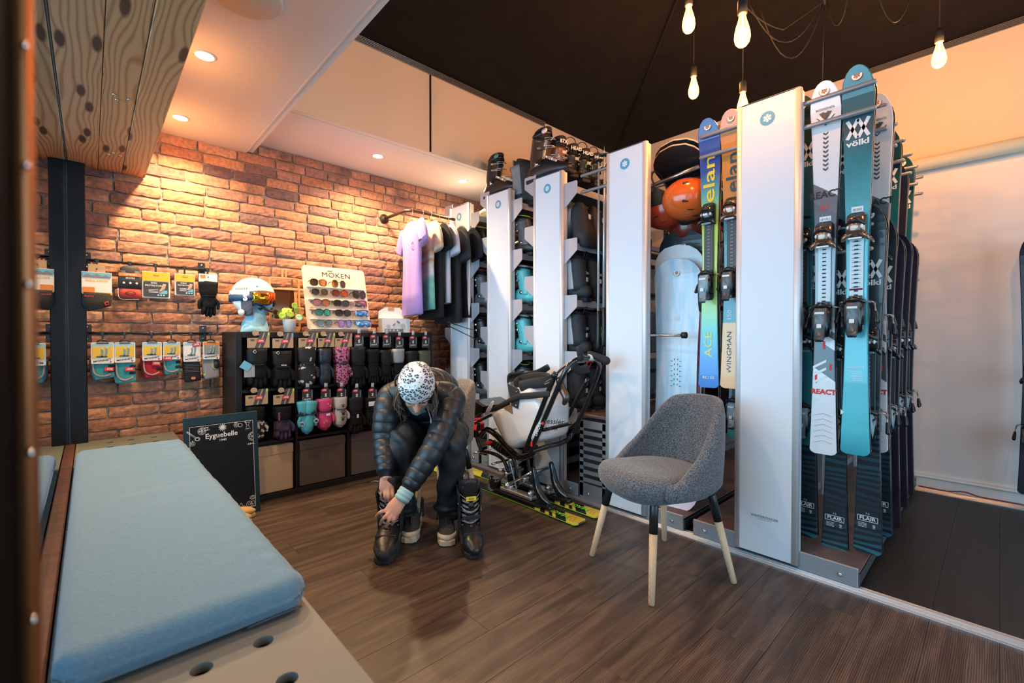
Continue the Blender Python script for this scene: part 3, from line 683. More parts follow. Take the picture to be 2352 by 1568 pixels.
K = {'white': mk(1.68, S_WHITE), 'teal': mk(1.68, S_TEAL), 'tealdark': mk(1.68, S_TEALD), 'elan': mk(1.44, S_ELAN, .112, .078, .118), 'wing': mk(1.44, S_WING, .118, .086, .126), 'flair': mk(1.58, S_FLAIR), 'violet': mk(1.58, S_VIO)}
RF = (PI/2, 0, -PI/2)           # lettering on a face that looks towards -x, upright
RV = (PI/2, 0, -PI/2)
BROWN = mat('sticker_brown', (.30, .14, .06), .5)
def skitext(s_, body, size, z, m=INKW, y=0, vert=0, bold=0, sx=1, shear=0, x=-.0085):
    r = Euler((0, 0, vert*PI/2)).to_matrix().to_4x4(); q = (Euler(RF).to_matrix().to_4x4() @ r).to_euler()
    return text(body, size, m, s_, (x+.006*0, y, z), tuple(q), bold=bold, sx=sx, shear=shear)
def xsurf(z, L): return .006*math.sin(PI*min(1, z/L))-.0068-(.045*(max(0, z/L-.86)/.14)**2)
def st(s_, L, z, r=.021): propeller(s_, (xsurf(z, L)-.0012, 0, z), RF, r, PAPER, BROWN, ring=BROWN)
def vlogo(s_, z, L, m=INKW, w=.076):
    q = M(); h = w*1.05; b = .0135; x = 0
    def bar(a, c): 
        d = V(c)-V(a); n_ = V((-d.y, d.x)).normalized()*b/2; q.prism([tuple(V(a)+n_), tuple(V(c)+n_), tuple(V(c)-n_), tuple(V(a)-n_)], 0, .0012)
    bar((-w*.5, h*.5), (-.002, -h*.5)); bar((.5*w, h*.5), (.002, -h*.5)); bar((-w*.5, -h*.5), (.0, h*.5)); bar((w*.5, -h*.5), (0, h*.5))
    q.build('emblem', m, s_, (xsurf(z, L)-.001, 0, z), (PI/2, 0, -PI/2))
    skitext(s_, 'völkl', .034, z-.062, m, bold=.03, sx=1.25, x=xsurf(z-.06, L)-.001)
def small_label(s_, z, L, w=.034, h=.02, m=PAPER):
    M().box((0, 0, 0), (.001, w, h), 0).build('barcode_label', m, s_, (xsurf(z, L)-.0008, 0, z))
    q = M()
    for k in range(7): q.box((0, -w*.35+w*.7*k/6, -h*.08), (.0005, w*.04, h*.45))
    q.build('barcode', INK, s_, (xsurf(z, L)-.0015, 0, z))
PAIRS = 0
def pair(kind, loc, label, L, zb, style='a', plate='b', group=None, deco=None, tilt=0, full=True, cat='skis'):
    t = thing('ski_pair', label, cat, loc, 0, group); t.rotation_euler = (0, tilt, 0)
    f = ski(t, K[kind], zb, style, plate, 1, True, 0)
    if full: ski(t, K[kind], zb, style, plate, -1, True, .030)
    else: put('ski', K[kind], t, (.030, 0, 0), (0, 0, PI))
    if deco: deco(f)
    return t
def d_white(f):
    L = 1.68; st(f, L, 1.640)
    q = M(); sh = [(-.040, .034), (.040, .034), (.044, .0), (0, -.052), (-.044, .0)]
    q.prism(sh, 0, .0008); q.build('shield', DGREY, f, (xsurf(1.53, L)-.0006, 0, 1.545), RF)
    M().prism([(x*.88, y*.88) for x, y in sh], 0, .0012).build('shield_field', PAPER, f, (xsurf(1.53, L)-.0008, 0, 1.545), RF)
    skitext(f, 'ROSSIGNOL', .0135, 1.567, DGREY, bold=.01, x=xsurf(1.567, L)-.0035)
    q = M(); q.ell((0, -.004, 0), (.010, .016, .0008), 12); q.prism([(-.024, .012), (-.010, -.012), (-.004, .004), (-.006, .016)], 0, .0008); q.prism([(.024, .012), (.010, -.012), (.004, .004), (.006, .016)], 0, .0008)
    q.build('emblem', DGREY, f, (xsurf(1.54, L)-.0035, 0, 1.540), RF)
    q = M()
    for k in range(9): z = k*.020; q.prism([(-.010, z), (0, z-.008), (.010, z), (.010, z+.008), (0, z), (-.010, z+.008)], 0, .0008)
    q.build('chevron_print', DGREY, f, (xsurf(1.35, L)-.0012, 0, 1.30), RF)
    skitext(f, 'REACT', .043, 1.185, INK, bold=.035, sx=.95, x=xsurf(1.18, L)-.0012); skitext(f, 'RT', .032, 1.125, RED, bold=.02, x=xsurf(1.12, L)-.0012)
    small_label(f, 1.075, L, .044, .022); skitext(f, '177', .020, 1.043, INKW, bold=.02, x=xsurf(1.04, L)-.0012)
    skitext(f, 'REACT', .031, .285, RED, y=0, bold=.05, sx=1, x=xsurf(.28, L)-.0012); skitext(f, 'RT', .024, .248, INKW, y=.028, bold=.02, x=xsurf(.25, L)-.0012)
    for (y, z, h, m_) in ((.0, .50, .035, 0), (-.026, .40, .03, 0), (.030, .35, .05, 0)): M().box((0, y, z), (.001, .009, h)).build('red_stripe', RED, f, (xsurf(.4, L)-.001, 0, 0))
    q = M()
    for z0 in (.34, .375, .41): q.prism([(-.042, z0-.02), (.01, z0+.012), (.01, z0+.024), (-.042, z0-.008)], 0, .0008)
    q.build('white_slashes', INKW, f, (xsurf(.38, L)-.001, 0, 0), RF)
    q = M()
    for k in range(6): z = .05+k*.025; q.prism([(-.035, z), (0, z+.012), (.035, z), (.035, z+.0012), (0, z+.0132), (-.035, z+.0012)], 0, .0006)
    q.build('fine_chevrons', GREYP, f, (xsurf(.1, L)-.0008, 0, 0), RF)
def d_teal(f, small=True):
    L = 1.68; st(f, L, 1.640); vlogo(f, 1.425, L)
    if small:
        small_label(f, 1.075, L, .042, .024); q = M(); q.box((0, 0, 0), (.001, .026, .014)); q.build('paper_tag', PAPER, f, (xsurf(1.02, L)-.001, .012, 1.028))
        q = M(); q.box((-.001, 0, 0), (.001, .048, .27), 0); q.build('paper_strip', PAPER, f, (-.0105, 0, .855))
        q = M()
        for k in range(14): q.box((-.002, 0, -.12+.018*k), (.001, .030, .0025), 0)
        for z in (-.130, .128): q.box((-.002, 0, z), (.001, .048, .008), 1)
        q.build('strip_print', [GREYP, RED], f, (-.0105, 0, .855))
        skitext(f, 'Deacon 7.2', .0135, .385, INKW, bold=.01, x=xsurf(.385, L)-.001)
        q = M()
        for k in range(6): q.box((0, -.004*(k % 3), .365-.0075*k), (.0008, .046-.006*(k % 3), .0016))
        q.build('fine_print', INKW, f, (xsurf(.36, L)-.001, 0, 0))
        M().prism([(-.052, .0), (-.040, .012), (-.052, .026)], 0, .001).build('arrow_mark', INKW, f, (xsurf(.2, L)-.001, 0, .17), RF)
def d_dark(f): st(f, 1.68, 1.640); vlogo(f, 1.425, 1.68)
def d_flair(f):
    L = 1.58; vlogo(f, 1.30, L); st(f, L, 1.54)
    q = M(); w, h = .074, .024
    for (x, y, a, b) in ((0, h/2, w, .002), (0, -h/2, w, .002), (-w/2, 0, .002, h), (w/2, 0, .002, h)): q.box((0, x, y), (.0008, a, b))
    q.build('frame_print', INKW, f, (xsurf(.16, L)-.001, 0, .16)); skitext(f, 'FLAIR', .022, .16, INKW, bold=.02, sx=1.1, x=xsurf(.16, L)-.001); skitext(f, '7.2', .012, .182, INKW, x=xsurf(.18, L)-.001)
    q = M()
    for k in range(4): q.box((0, .018, .138-.006*k), (.0008, .032, .0014))
    q.build('fine_print', INKW, f, (xsurf(.13, L)-.001, 0, 0)); skitext(f, '165', .013, .128, INKW, y=-.024, vert=1, bold=.02, x=xsurf(.13, L)-.001)
def d_elan(f):
    L = 1.44; st(f, L, 1.40, .020); skitext(f, 'elan', .088, 1.13, YEL, vert=1, bold=.012, sx=1.85, x=xsurf(1.2, L)-.0015); small_label(f, .915, L, .03, .018)
    skitext(f, 'ACE', .058, .235, mat('pale_yellow_print', (.72, .80, .25), .5), vert=1, bold=.01, sx=1.25, x=xsurf(.2, L)-.001); skitext(f, 'RC150', .020, .055, INKW, bold=.01, sx=1.15, x=xsurf(.05, L)-.001)
    q = M()
    for (a, b) in (((-.018, 0), (-.008, .022)), ((-.008, .022), (0, .008)), ((0, .008), (.008, .022)), ((.008, .022), (.018, 0)), ((-.018, 0), (.018, 0))): q.tube([(a[0], a[1], 0), (b[0], b[1], 0)], .0007, 4)
    q.build('crown_print', DGREY, f, (xsurf(.96, L)-.001, 0, .965), RF)
def d_wing(f):
    L = 1.44; st(f, L, 1.40, .020); skitext(f, 'elan', .088, 1.13, mat('dark_teal_print', (.02, .07, .09), .5), vert=1, bold=.012, sx=1.5, x=xsurf(1.2, L)-.0015); small_label(f, .945, L, .03, .018)
    skitext(f, 'WINGMAN', .034, .19, MATS['dark_teal_print'], y=.012, vert=1, sx=1.3, x=xsurf(.2, L)-.001); skitext(f, '150', .034, .385, INKW, y=.012, vert=1, sx=1.1, x=xsurf(.36, L)-.001)
    M().box((0, -.022, .56), (.001, .018, .02)).build('paper_tag', PAPER, f, (xsurf(.56, L)-.001, 0, 0))
    q = M()
    for (a, b) in (((-.018, .012), (0, -.010)), ((0, -.010), (.018, .012)), ((-.010, .004), (0, .016)), ((0, .016), (.010, .004))): q.tube([(a[0], a[1], 0), (b[0], b[1], 0)], .0007, 4)
    q.build('wing_print', GREYP, f, (xsurf(.88, L)-.001, 0, .86), RF)
G5 = 'skis hanging in pairs on the tall rack'
Z0 = .565
pair('white', (2.462, .548, Z0-.01), 'white ski pair with grey and red lettering, foremost left of the teal pair', 1.68, .80, 'c', 'w', G5, d_white)
pair('teal', (2.462, .430, Z0+.01), 'bright teal ski pair with white double-v emblem, foremost beside the rod ends', 1.68, .80, 'c', 'w', G5, d_teal)
pair('tealdark', (2.56, .660, Z0), 'teal ski pair half hidden behind the edge of the white rack panel', 1.68, .80, 'a', 'b', G5, d_dark)
pair('white', (2.742, .405, Z0-.02), 'white ski pair directly behind the foremost bright teal pair', 1.68, .78, 'a', 'w', G5, d_white)
pair('tealdark', (2.742, .520, Z0-.02), 'dark teal ski pair seen in the gap between the white and bright teal skis', 1.68, .80, 'a', 'b', G5, d_dark)
pair('white', (2.742, .64, Z0-.04), 'white ski pair with dark chevrons behind the panel-side teal pair', 1.68, .80, 'a', 'w', G5, d_white)
for k, (x, lb) in enumerate(((3.025, 'teal ski pair third from the front along the rod ends'), (3.308, 'teal ski pair fourth from the front along the rod ends'), (3.59, 'dark ski pair fifth from the front along the rod ends'), (3.874, 'dark teal ski pair at the far end of the rack near the wall'))):
    pair('tealdark' if k != 2 else 'violet', (x, .440, Z0-.02*(k == 2)), lb, 1.68 if k != 2 else 1.58, .80, 'a', 'b', G5, d_dark if k != 2 else None)
G6 = 'skis hanging on the lower rods of the tall rack'
pair('flair', (2.605, .405, .10), 'black zebra-print ski pair low down below the bright teal skis', 1.58, .78, 'a', 'b', G6, d_flair)
pair('flair', (2.605, .530, .065), 'black zebra-print ski pair low down below the white skis', 1.58, .78, 'a', 'b', G6, d_flair)
pair('flair', (2.605, .652, .10), 'black zebra-print ski pair low down beside the white panel edge', 1.58, .78, 'a', 'b', G6, d_flair)
pair('flair', (2.888, .405, .10), 'black zebra-print ski pair second from the front in the lower row', 1.58, .78, 'a', 'b', G6, d_flair)
pair('violet', (3.171, .405, .06), 'plain black-violet ski pair third from the front in the lower row', 1.58, .78, 'a', 'b', G6)
pair('violet', (3.454, .405, .10), 'plain black-violet ski pair fourth from the front in the lower row', 1.58, .78, 'a', 'b', G6)
pair('violet', (3.737, .405, .10), 'plain black-violet ski pair rearmost in the lower row', 1.58, .78, 'a', 'b', G6)
pair('elan', (2.468, 1.078, .815), 'blue and lime green ski pair with long yellow lettering', 1.44, .74, 'a', 'b', G5, d_elan)
pair('wing', (2.468, .957, .820), 'orange and petrol blue ski pair next to the white rack panel', 1.44, .74, 'c', 'b', G5, d_wing)
# a pale pair behind these two
S_HEAD = sheet('topsheet_pale_teal', [(0, (.03, .28, .33)), (.35, (.70, .62, .60)), (.5, (.45, .60, .65)), (.75, (.72, .68, .66)), (1, (.05, .3, .4))], interp='LINEAR')
K['head'] = mk(1.58, S_HEAD)
def d_head(f): skitext(f, 'HEAD', .085, .88, INK, vert=1, bold=.03, x=xsurf(.9, 1.58)-.0015); skitext(f, 'HEAD', .03, .72, SKYB, bold=.02, x=xsurf(.7, 1.58)-.0015)
pair('head', (2.745, 1.035, .50), 'pale pink and teal ski pair behind the blue-lime and orange skis', 1.58, .35, 'a', 'b', G5, d_head)
for k in range(4): pair('violet', (2.95+.283*k, 1.27+.02*(k % 2), .42), 'black ski pair, %s deep in the gap behind the snowboards' % ('first', 'second', 'third', 'last')[k], 1.58, .70, 'a', 'b', 'black skis deep behind the snowboards')
# a pair at the right edge of the picture, on the next rack of which little shows
pair('violet', (4.21, -.135, .12), 'black skis and binding cut off by the right edge of the photo', 1.58, .55, 'a', 'b')
# a dark board and red helmets lie on the carriage floor
# ================================================ snowboards
def board(name, label, L, w, m, loc, rot, group, th=.011, deco=None, nose=1):
    t = thing(name, label, 'snowboard', loc, 0, group, rot)
    prof = []
    r = w/2
    for a in (2, 25, 45, 62, 76, 88): prof.append((r*.82*(1-math.cos(R(a))), r*math.sin(R(a))**.8))
    n = 14
    mid = [(r*.82+(L-r*1.64)*i/n, r*(1-.14*math.sin(PI*i/n))) for i in range(n+1)]
    prof = prof+mid+[(L-s, ww) for s, ww in prof[::-1]]
    rings = []
    for s, ww in prof:
        e = max(0, .18-min(s, L-s))/.18; x = -.045*e*e
        rings.append([(x-th/2, -ww, s), (x-th/2, ww, s), (x+th/2, ww, s), (x+th/2, -ww, s)])
    q = M(); q.loft(rings, 0, False)
    q.m = [2 if (i % 4) in (1, 3) else (0 if i % 4 == 0 else 1) for i in range(len(q.f)-2)]+[2, 2]
    b = q.build('deck', [m, SBASE, mat('board_edge_pale', (.62, .50, .36), .5)], t)
    if deco: deco(b)
    return t
def bsurf(z, L): return -.0068-.045*(max(0, .18-min(z, L-z))/.18)**2
GB = 'snowboards in the gap left of the blue-lime skis'
B_W = mat('board_white', (.76, .80, .85), .3, coat=.4); B_K = mat('board_black', (.015, .022, .028), .35, coat=.3)
def pastel():
    m = D.materials.new('board_pastel'); m.use_nodes = True; nt = m.node_tree; L = nt.links.new; b = nt.nodes['Principled BSDF']
    tc = nd(nt, 'ShaderNodeTexCoord'); mp = nd(nt, 'ShaderNodeMapping'); mp.inputs['Scale'].default_value = (1, 9, 1.4); L(tc.outputs['Object'], mp.inputs['Vector'])
    n = nd(nt, 'ShaderNodeTexNoise'); n.inputs['Scale'].default_value = 2.4; n.inputs['Detail'].default_value = 5; L(mp.outputs[0], n.inputs['Vector'])
    cr = nd(nt, 'ShaderNodeValToRGB'); e = cr.color_ramp.elements; e[0].position = .35; e[0].color = (.38, .62, .78, 1); e[1].position = .62; e[1].color = (.74, .80, .86, 1); x = e.new(.5); x.color = (.62, .74, .84, 1)
    L(n.outputs['Fac'], cr.inputs[0])
    s = nd(nt, 'ShaderNodeSeparateXYZ'); L(tc.outputs['Object'], s.inputs[0])
    n2 = nd(nt, 'ShaderNodeTexNoise'); n2.inputs['Scale'].default_value = 9; L(tc.outputs['Object'], n2.inputs['Vector'])
    ad = nd(nt, 'ShaderNodeMath', operation='MULTIPLY_ADD'); ad.inputs[1].default_value = .30; L(n2.outputs['Fac'], ad.inputs[0]); L(s.outputs['Z'], ad.inputs[2])
    c2 = nd(nt, 'ShaderNodeValToRGB'); e2 = c2.color_ramp.elements; e2[0].position = .60; e2[0].color = (.85, .42, .40, 1); e2[1].position = .70; e2[1].color = (0, 0, 0, 1)
    x = e2.new(.42); x.color = (.85, .62, .66, 1)
    fac = nd(nt, 'ShaderNodeMapRange'); fac.inputs['From Min'].default_value = .66; fac.inputs['From Max'].default_value = .60; L(ad.outputs[0], fac.inputs['Value'])
    L(ad.outputs[0], c2.inputs[0]); mx = nd(nt, 'ShaderNodeMix', data_type='RGBA'); L(fac.outputs[0], mx.inputs['Factor']); L(cr.outputs[0], mx.inputs['A']); L(c2.outputs[0], mx.inputs['B']); L(mx.outputs['Result'], b.inputs['Base Color'])
    b.inputs['Roughness'].default_value = .3; b.inputs['Coat Weight'].default_value = .4; return m
def bd_past(b):
    L = 1.50; propeller(b, (bsurf(1.42, L)-.001, 0, 1.42), RF, .021, PAPER, BROWN, ring=BROWN); small_label_b(b, 1.15, L, .03, .03); small_label_b(b, .58, L, .04, .016)
    text('Lectra', .042, INK, b, (-.009, .0, .335), RF, bold=.01, shear=.3); text('HEY', .014, INK, b, (-.009, .0, .372), RF)
    M().box((-.0075, 0, .34), (.001, .085, .085)).build('paper_label', PAPER, b)
    q = M()
    for k in range(6):
        for e in (-1, 1): q.box((-.0075, e*.026, .74+.03*k), (.001, .012, .003)); q.box((-.0075, e*.010, .75+.03*k), (.001, .003, .010))
    q.build('gauge_print', INK, b)
    M().box((-.0075, .07, .455), (.001, .10, .018)).build('orange_stripe', mat('orange_print', (.85, .28, .10), .5), b)
def small_label_b(b, z, L, w, h):
    M().box((bsurf(z, L)-.001, 0, z), (.001, w, h)).build('paper_label', PAPER, b)
def bd_w(b): propeller(b, (bsurf(1.47, 1.57)-.001, 0, 1.47), RF, .024, INK, PAPER)
def bd_k(b): propeller(b, (bsurf(1.57, 1.66)-.001, 0, 1.57), RF, .026, PAPER, BROWN, ring=BROWN)
board('snowboard', 'pale blue and pink snowboard with brush strokes, foremost of the three', 1.50, .285, pastel(), (2.56, 1.325, .055), (0, R(2), R(6)), GB, deco=bd_past)
board('snowboard', 'plain white snowboard between the pale blue and the black board', 1.57, .30, B_W, (2.60, 1.338, .075), (0, R(2), R(6)), GB, deco=bd_w)
board('snowboard', 'black snowboard standing rearmost behind the white board', 1.66, .30, B_K, (2.66, 1.345, .085), (0, R(2), R(6)), GB, deco=bd_k)
# boards lying across the upper rods of the ski rack
GT = 'black snowboards stacked on top of the rods'
for k, (x, y, z, ry, lb) in enumerate(((2.56, 1.42, 2.200, 0, 'lowest black snowboard with pale rim lying on the rods'), (2.575, 1.42, 2.235, 0, 'second black snowboard with pale rim on the rods'), (2.66, 1.47, 2.225, 0, 'black snowboard on the rod stack, left rounded nose'), (2.63, 1.19, 2.225, 0, 'black snowboard on the rod stack, right rounded nose'))):
    board('snowboard', lb, 1.5, (.33, .33, .25, .25)[k], mat('board_gloss_black', (.01, .01, .012), .25, coat=.3), (x, y-.06, z), (0, PI/2+R((24, 22, 0, 0)[k]), 0), GT)
# helmets hanging under the rods
ORG = mat('helmet_orange', (.80, .13, .02), .22, coat=.6); ORG2 = mat('helmet_red_orange', (.55, .05, .015), .25, coat=.5)
def helmet(label, loc, rot, m, sc_=1):
    t = thing('ski_helmet', label, 'helmet', loc, 0, 'orange rental helmets hung below the rods', rot); t.scale = (sc_,)*3
    h = M(); h.ell((0, 0, 0), (.108, .132, .125), 26, z0=-18, z1=90)
    h.build('shell', m, t)
    M().ell((0, 0, -.018), (.098, .120, .10), 22, z0=-28, z1=10).build('liner', BLKM, t)
    for s in (-1, 1): M().tube([(s*.094, -.005, -.03), (s*.094, .0, -.10)], [(.05, .016), (.030, .010)], 12, rnd=True, up=(1, 0, 0)).build('ear_pad', BLKM, t)
    v = M()
    for s in (-1, 1):
        for k in range(3): a = R(20+k*22); v.box((s*.107*math.cos(a)*.98, -.03+.03*k, .125*math.sin(a)*.97), (.012, .030, .005), 0, .002)
    v.build('vent_slots', BLK, t)
    s_ = M()
    for k in range(7): a = k*.5; s_.tube([(.0+.02*math.cos(a)*(1+.1*k), -.128+.002*k, .028+.012*math.sin(a)), (.02*math.cos(a+.5), -.127+.002*k, .028+.012*math.sin(a+.5))], .0018, 5)
    s_.build('gold_squiggle', mat('gold_print', (.75, .60, .25), .4, .3), t)
    M().tube([(-.09, .02, -.06), (-.10, .0, -.18), (0, 0, -.23), (.10, 0, -.18), (.09, .02, -.06)], .005, 6, k=3).build('chin_strap', BLK, t)
    return t
helmet('bright orange ski helmet with gold squiggle hanging tipped on its side', (2.58, 1.255, 1.895), (R(20), R(-85), R(15)), ORG, 1.12)
helmet('red-orange ski helmet turned upside down showing its black liner', (2.62, 1.425, 1.885), (R(170), R(-12), R(10)), ORG2, 1.02)
helmet('dark red ski helmet hanging in shadow behind the bright orange one', (2.80, 1.33, 1.78), (R(200), R(-20), R(60)), mat('helmet_dark_red', (.20, .02, .01), .3, coat=.4), 1.15)
helmet('red ski helmet glimpsed between the lime and the orange skis', (2.78, 1.06, 1.80), (R(20), R(-80), R(30)), ORG2, 1.0)
# ================================================ ski poles
STEELP = mat('pole_silver', (.72, .73, .76), .3, .5)
def poles(label, pts, group, ms=STEEL, r=.0085, flip=False):
    for k, (x, y, z0, z1, m_, lb) in enumerate(pts):
        t = thing('ski_pole', lb, 'ski pole', (x, y, z0), 0, group)
        h = z1-z0
        if flip: t.rotation_euler = (PI, 0, 0); t.location.z = z1
        M().tube([(0, 0, .06), (0, 0, h*.82)], [.0055, r], 8).build('shaft', m_, t)
        M().tube([(0, 0, h*.82), (0, .002, h*.9), (0, 0, h)], [.013, .015, .017], 8, k=2, rnd=True).build('grip', BLK, t)
        M().lathe([(.004, .05), (.032, .055), (.034, .058), (.006, .068)], 14).build('basket', BLK, t)
        M().tube([(0, 0, 0), (0, 0, .06)], [.002, .005], 6).build('point', BST, t)
GP = 'steel ski poles standing between the third and fourth white panels'
poles('', [(2.45, 1.800, 1.02, 2.30, STEELP, 'leftmost silver ski pole hanging beside the slotted guard rack'), (2.50, 1.785, .98, 2.26, STEELP, 'silver ski pole second from left beside the fourth white panel'), (2.465, 1.768, 1.04, 2.33, STEELP, 'silver ski pole third from left beside the fourth white panel'), (2.52, 1.755, .96, 2.28, STEELP, 'silver ski pole touching the fourth white panel edge')], GP, flip=True)
rg = random.Random(5)
for k in range(9):
    x = 3.05+.045*(k % 4)*1.3; y = 1.50+.035*k
    poles('', [(x, y, .55+.04*(k % 3), 1.80+.03*(k % 4), (STEEL, BLK, CHR, mat('pole_blue', (.03, .25, .55), .3))[k % 4 if k != 7 else 3], 'thin ski pole, %s from the left in the bundle behind the snowboards' % ('first second third fourth fifth sixth seventh eighth ninth'.split()[k]))], 'ski poles bundled behind the snowboards')
for k in range(3):
    poles('', [(2.56+.03*k, 1.155+.02*k, .30, 1.45, (BLK, STEEL, mat('pole_magenta', (.4, .03, .2), .4))[k], ('black ski pole leaning just left of the lime ski tails', 'steel ski pole leaning just left of the lime ski tails', 'magenta ski pole leaning just left of the lime ski tails')[k])], 'poles beside the lime skis')
# ================================================ boots on the racks
def skiboot(label, loc, rz, shell, cuff, acc, group, side=-1, txt=None, liner=BLKM, sc_=1, nm='ski_boot'):
    """alpine boot, toe towards local +y; side = the side that carries the buckles"""
    t = thing(nm, label, 'ski boot', loc, rz, group); t.scale = (sc_,)*3
    m = M(); m.tube([(0, -.125, .062), (0, -.085, .072), (0, -.01, .078), (0, .07, .062), (0, .13, .046), (0, .165, .040)], [(.030, .038), (.044, .062), (.048, .066), (.050, .050), (.047, .036), (.034, .026)], 16, k=3, rnd=True, pw=.85)
    m.build('shell', shell, t)
    m = M(); m.prism([(-.035, -.145), (.035, -.145), (.042, -.05), (.048, .09), (.036, .185), (-.036, .185), (-.048, .09), (-.042, -.05)], 0, .026, 0, b=.004); m.build('sole', RUB, t)
    m = M(); m.tube([(0, -.055, .085), (0, -.058, .14), (0, -.042, .21), (0, -.022, .275)], [(.066, .052), (.060, .051), (.062, .053), (.066, .057)], 18, k=3, up=(1, 0, 0), pw=.9); m.build('cuff', cuff, t)
    m = M(); m.loft([[(r*math.cos(a), y0+ry*math.sin(a), z+.012*math.sin(a)) for a in [2*PI*j/18 for j in range(18)]] for (r, ry, y0, z) in ((.050, .060, -.022, .262), (.055, .066, -.016, .30), (.053, .062, -.010, .325), (.044, .052, -.010, .328), (.040, .046, -.016, .285))], 0, True, True); m.build('liner', liner, t)
    m = M(); m.tube([(.057*math.cos(a), -.018+.068*math.sin(a), .292+.010*math.sin(a)) for a in [2*PI*j/20 for j in range(20)]], (.0025, .017) and [(.0025, .017), (.0025, .017)], 6, closed=True); m.build('power_strap', BLK, t)
    for k, (y, z, a) in enumerate(((.020, .245, 5), (.018, .195, 8), (.055, .125, 35), (.095, .098, 45))):
        m = M(); w = (.057, .055, .050, .050)[k]
        Tm = T((side*w*.92, y-.012, z), (0, 0, 0))
        m.box((0, .0, 0), (.008, .046, .020), 0, .003, Tm @ T(rot=(R(-a*.6), 0, side*R(18)))); m.box((side*.007, -.020, 0), (.005, .026, .014), 1, .002, Tm @ T(rot=(R(-a*.6), 0, side*R(10))))
        m.tube([(side*w*.95, y+.01, z+.008), (side*w*.55, y+.052, z+.004), (0, y+.062, z)], .0022, 5, 1, k=3); m.tube([(side*w*.95, y+.01, z-.008), (side*w*.55, y+.052, z-.006), (0, y+.062, z-.004)], .0022, 5, 1, k=3)
        m.build('buckle', [acc, CHR], t)
    for s in (-1, 1): M().cyl((s*.046, -.045, .105), (s*.054, -.045, .105), .013, n=14).build('pivot_bolt', acc, t)
    if txt:
        text(txt, .030, INKW, t, (0, -.092, .175), (PI/2+.1, 0, 0), bold=.02); text(txt, .022, INKW, t, (side*.0545, -.03, .225), (PI/2, 0, -PI/2*1 if side < 0 else PI/2), bold=.02)
    return t
def softboot(label, loc, rz, main, panel, trim, group, txt=None, laces=True, sc_=1, yellow=None, boa=False):
    t = thing('snowboard_boot', label, 'snowboard boot', loc, rz, group); t.scale = (sc_,)*3
    m = M(); m.prism([(-.036, -.140), (.036, -.140), (.046, -.10), (.045, -.02), (.054, .08), (.044, .150), (.022, .175), (-.022, .175), (-.044, .150), (-.054, .08), (-.045, -.02), (-.046, -.10)], 0, .030, 0, b=.006); m.build('sole', RUB, t)
    m = M(); m.tube([(0, -.120, .07), (0, -.07, .075), (0, .0, .082), (0, .07, .070), (0, .125, .055), (0, .158, .048)], [(.034, .045), (.050, .060), (.052, .064), (.056, .052), (.051, .040), (.032, .028)], 18, k=4, rnd=True, pw=.85); m.build('foot_shell', main, t)
    m = M(); m.tube([(0, .085, .058), (0, .125, .052), (0, .165, .044)], [(.059, .043), (.055, .038), (.033, .026)], 16, k=3, rnd=True, pw=.85); m.build('toe_cap', trim, t)
    m = M()
    m.loft([[(r*math.cos(a), y0+ry*math.sin(a), z+dz*math.sin(a)) for a in [2*PI*j/24 for j in range(24)]] for (r, ry, y0, z, dz) in ((.052, .075, -.048, .075, .0), (.054, .070, -.052, .13, .0), (.056, .066, -.046, .20, .0), (.061, .070, -.036, .265, .006), (.065, .075, -.030, .305, .012), (.060, .070, -.030, .312, .012), (.050, .058, -.032, .30, .012), (.045, .052, -.04, .20, .0))], 0, True, True)
    m.build('shaft', main, t)
    m = M(); m.loft([[(r*math.cos(a), y0+ry*math.sin(a), z+dz*math.sin(a)) for a in [2*PI*j/24 for j in range(24)]] for (r, ry, y0, z, dz) in ((.050, .058, -.03, .285, .01), (.052, .060, -.028, .33, .016), (.047, .054, -.028, .336, .016), (.040, .047, -.032, .29, .01), (.036, .040, -.04, .15, 0))], 0, True, True); m.build('liner', BLKM, t)
    m = M(); m.tube([(0, .048, .09), (0, .030, .15), (0, .028, .22), (0, .045, .30), (0, .052, .345)], [(.012, .030), (.012, .034), (.012, .036), (.010, .038), (.007, .034)], 12, k=3, up=(1, 0, 0), rnd=True); m.build('tongue', panel if not yellow else main, t)
    for s in (-1, 1):
        m = M(); m.tube([(s*.050, -.005, .09), (s*.052, -.002, .15), (s*.052, .0, .21), (s*.060, .01, .29)], [(.046, .006), (.042, .006), (.040, .006), (.050, .006)], 8, k=3, up=(1, 0, 0)); m.build('side_panel', panel, t)
    q = M()
    if laces:
        for k in range(6):
            z = .115+.026*k; y = .052-.009*math.sin(k*.6)
            q.tube([(-.045, y-.018, z), (0, y+.006, z-.010), (.045, y-.018, z)], .0018, 5, k=4); q.tube([(.045, y-.018, z+.008), (0, y+.006, z-.006), (-.045, y-.018, z+.008)], .0018, 5, k=4)
    for k, z in enumerate((.255, .195)):
        y = .045; q.tube([(-.062, y-.035, z+.03), (-.03, y+.008, z+.008), (0, y+.016, z), (.03, y+.008, z+.008), (.062, y-.035, z+.03)], .0016, 5, k=4)
    q.build('laces', mat('lace_grey', (.45, .43, .42), .5), t)
    if boa:
        M().cyl((0, .052, .225), (0, .074, .230), .017, .015, 16).build('lace_dial', BLK, t); M().cyl((0, .062, .12), (0, .082, .124), .012, .011, 12).build('lace_dial', BLK, t)
        for (y, z) in ((.05, .165), (.10, .098)): M().box((0, y+.012, z), (.095, .008, .020), 0, .003).build('instep_strap', BLKM, t)
    if yellow: M().box((0, .064, .262), (.052, .006, .022), 0, .0015).build('yellow_label', YEL, t); text('RIDE', .013, INK, t, (0, .0675, .262), (PI/2, 0, PI), bold=.01)
    if txt:
        M().box((0, -.1225, .155), (.026, .002, .030)).build('size_label', PAPER, t); text(txt, .026, INKW, t, (0, -.124, .20), (PI/2, 0, 0), bold=.02)
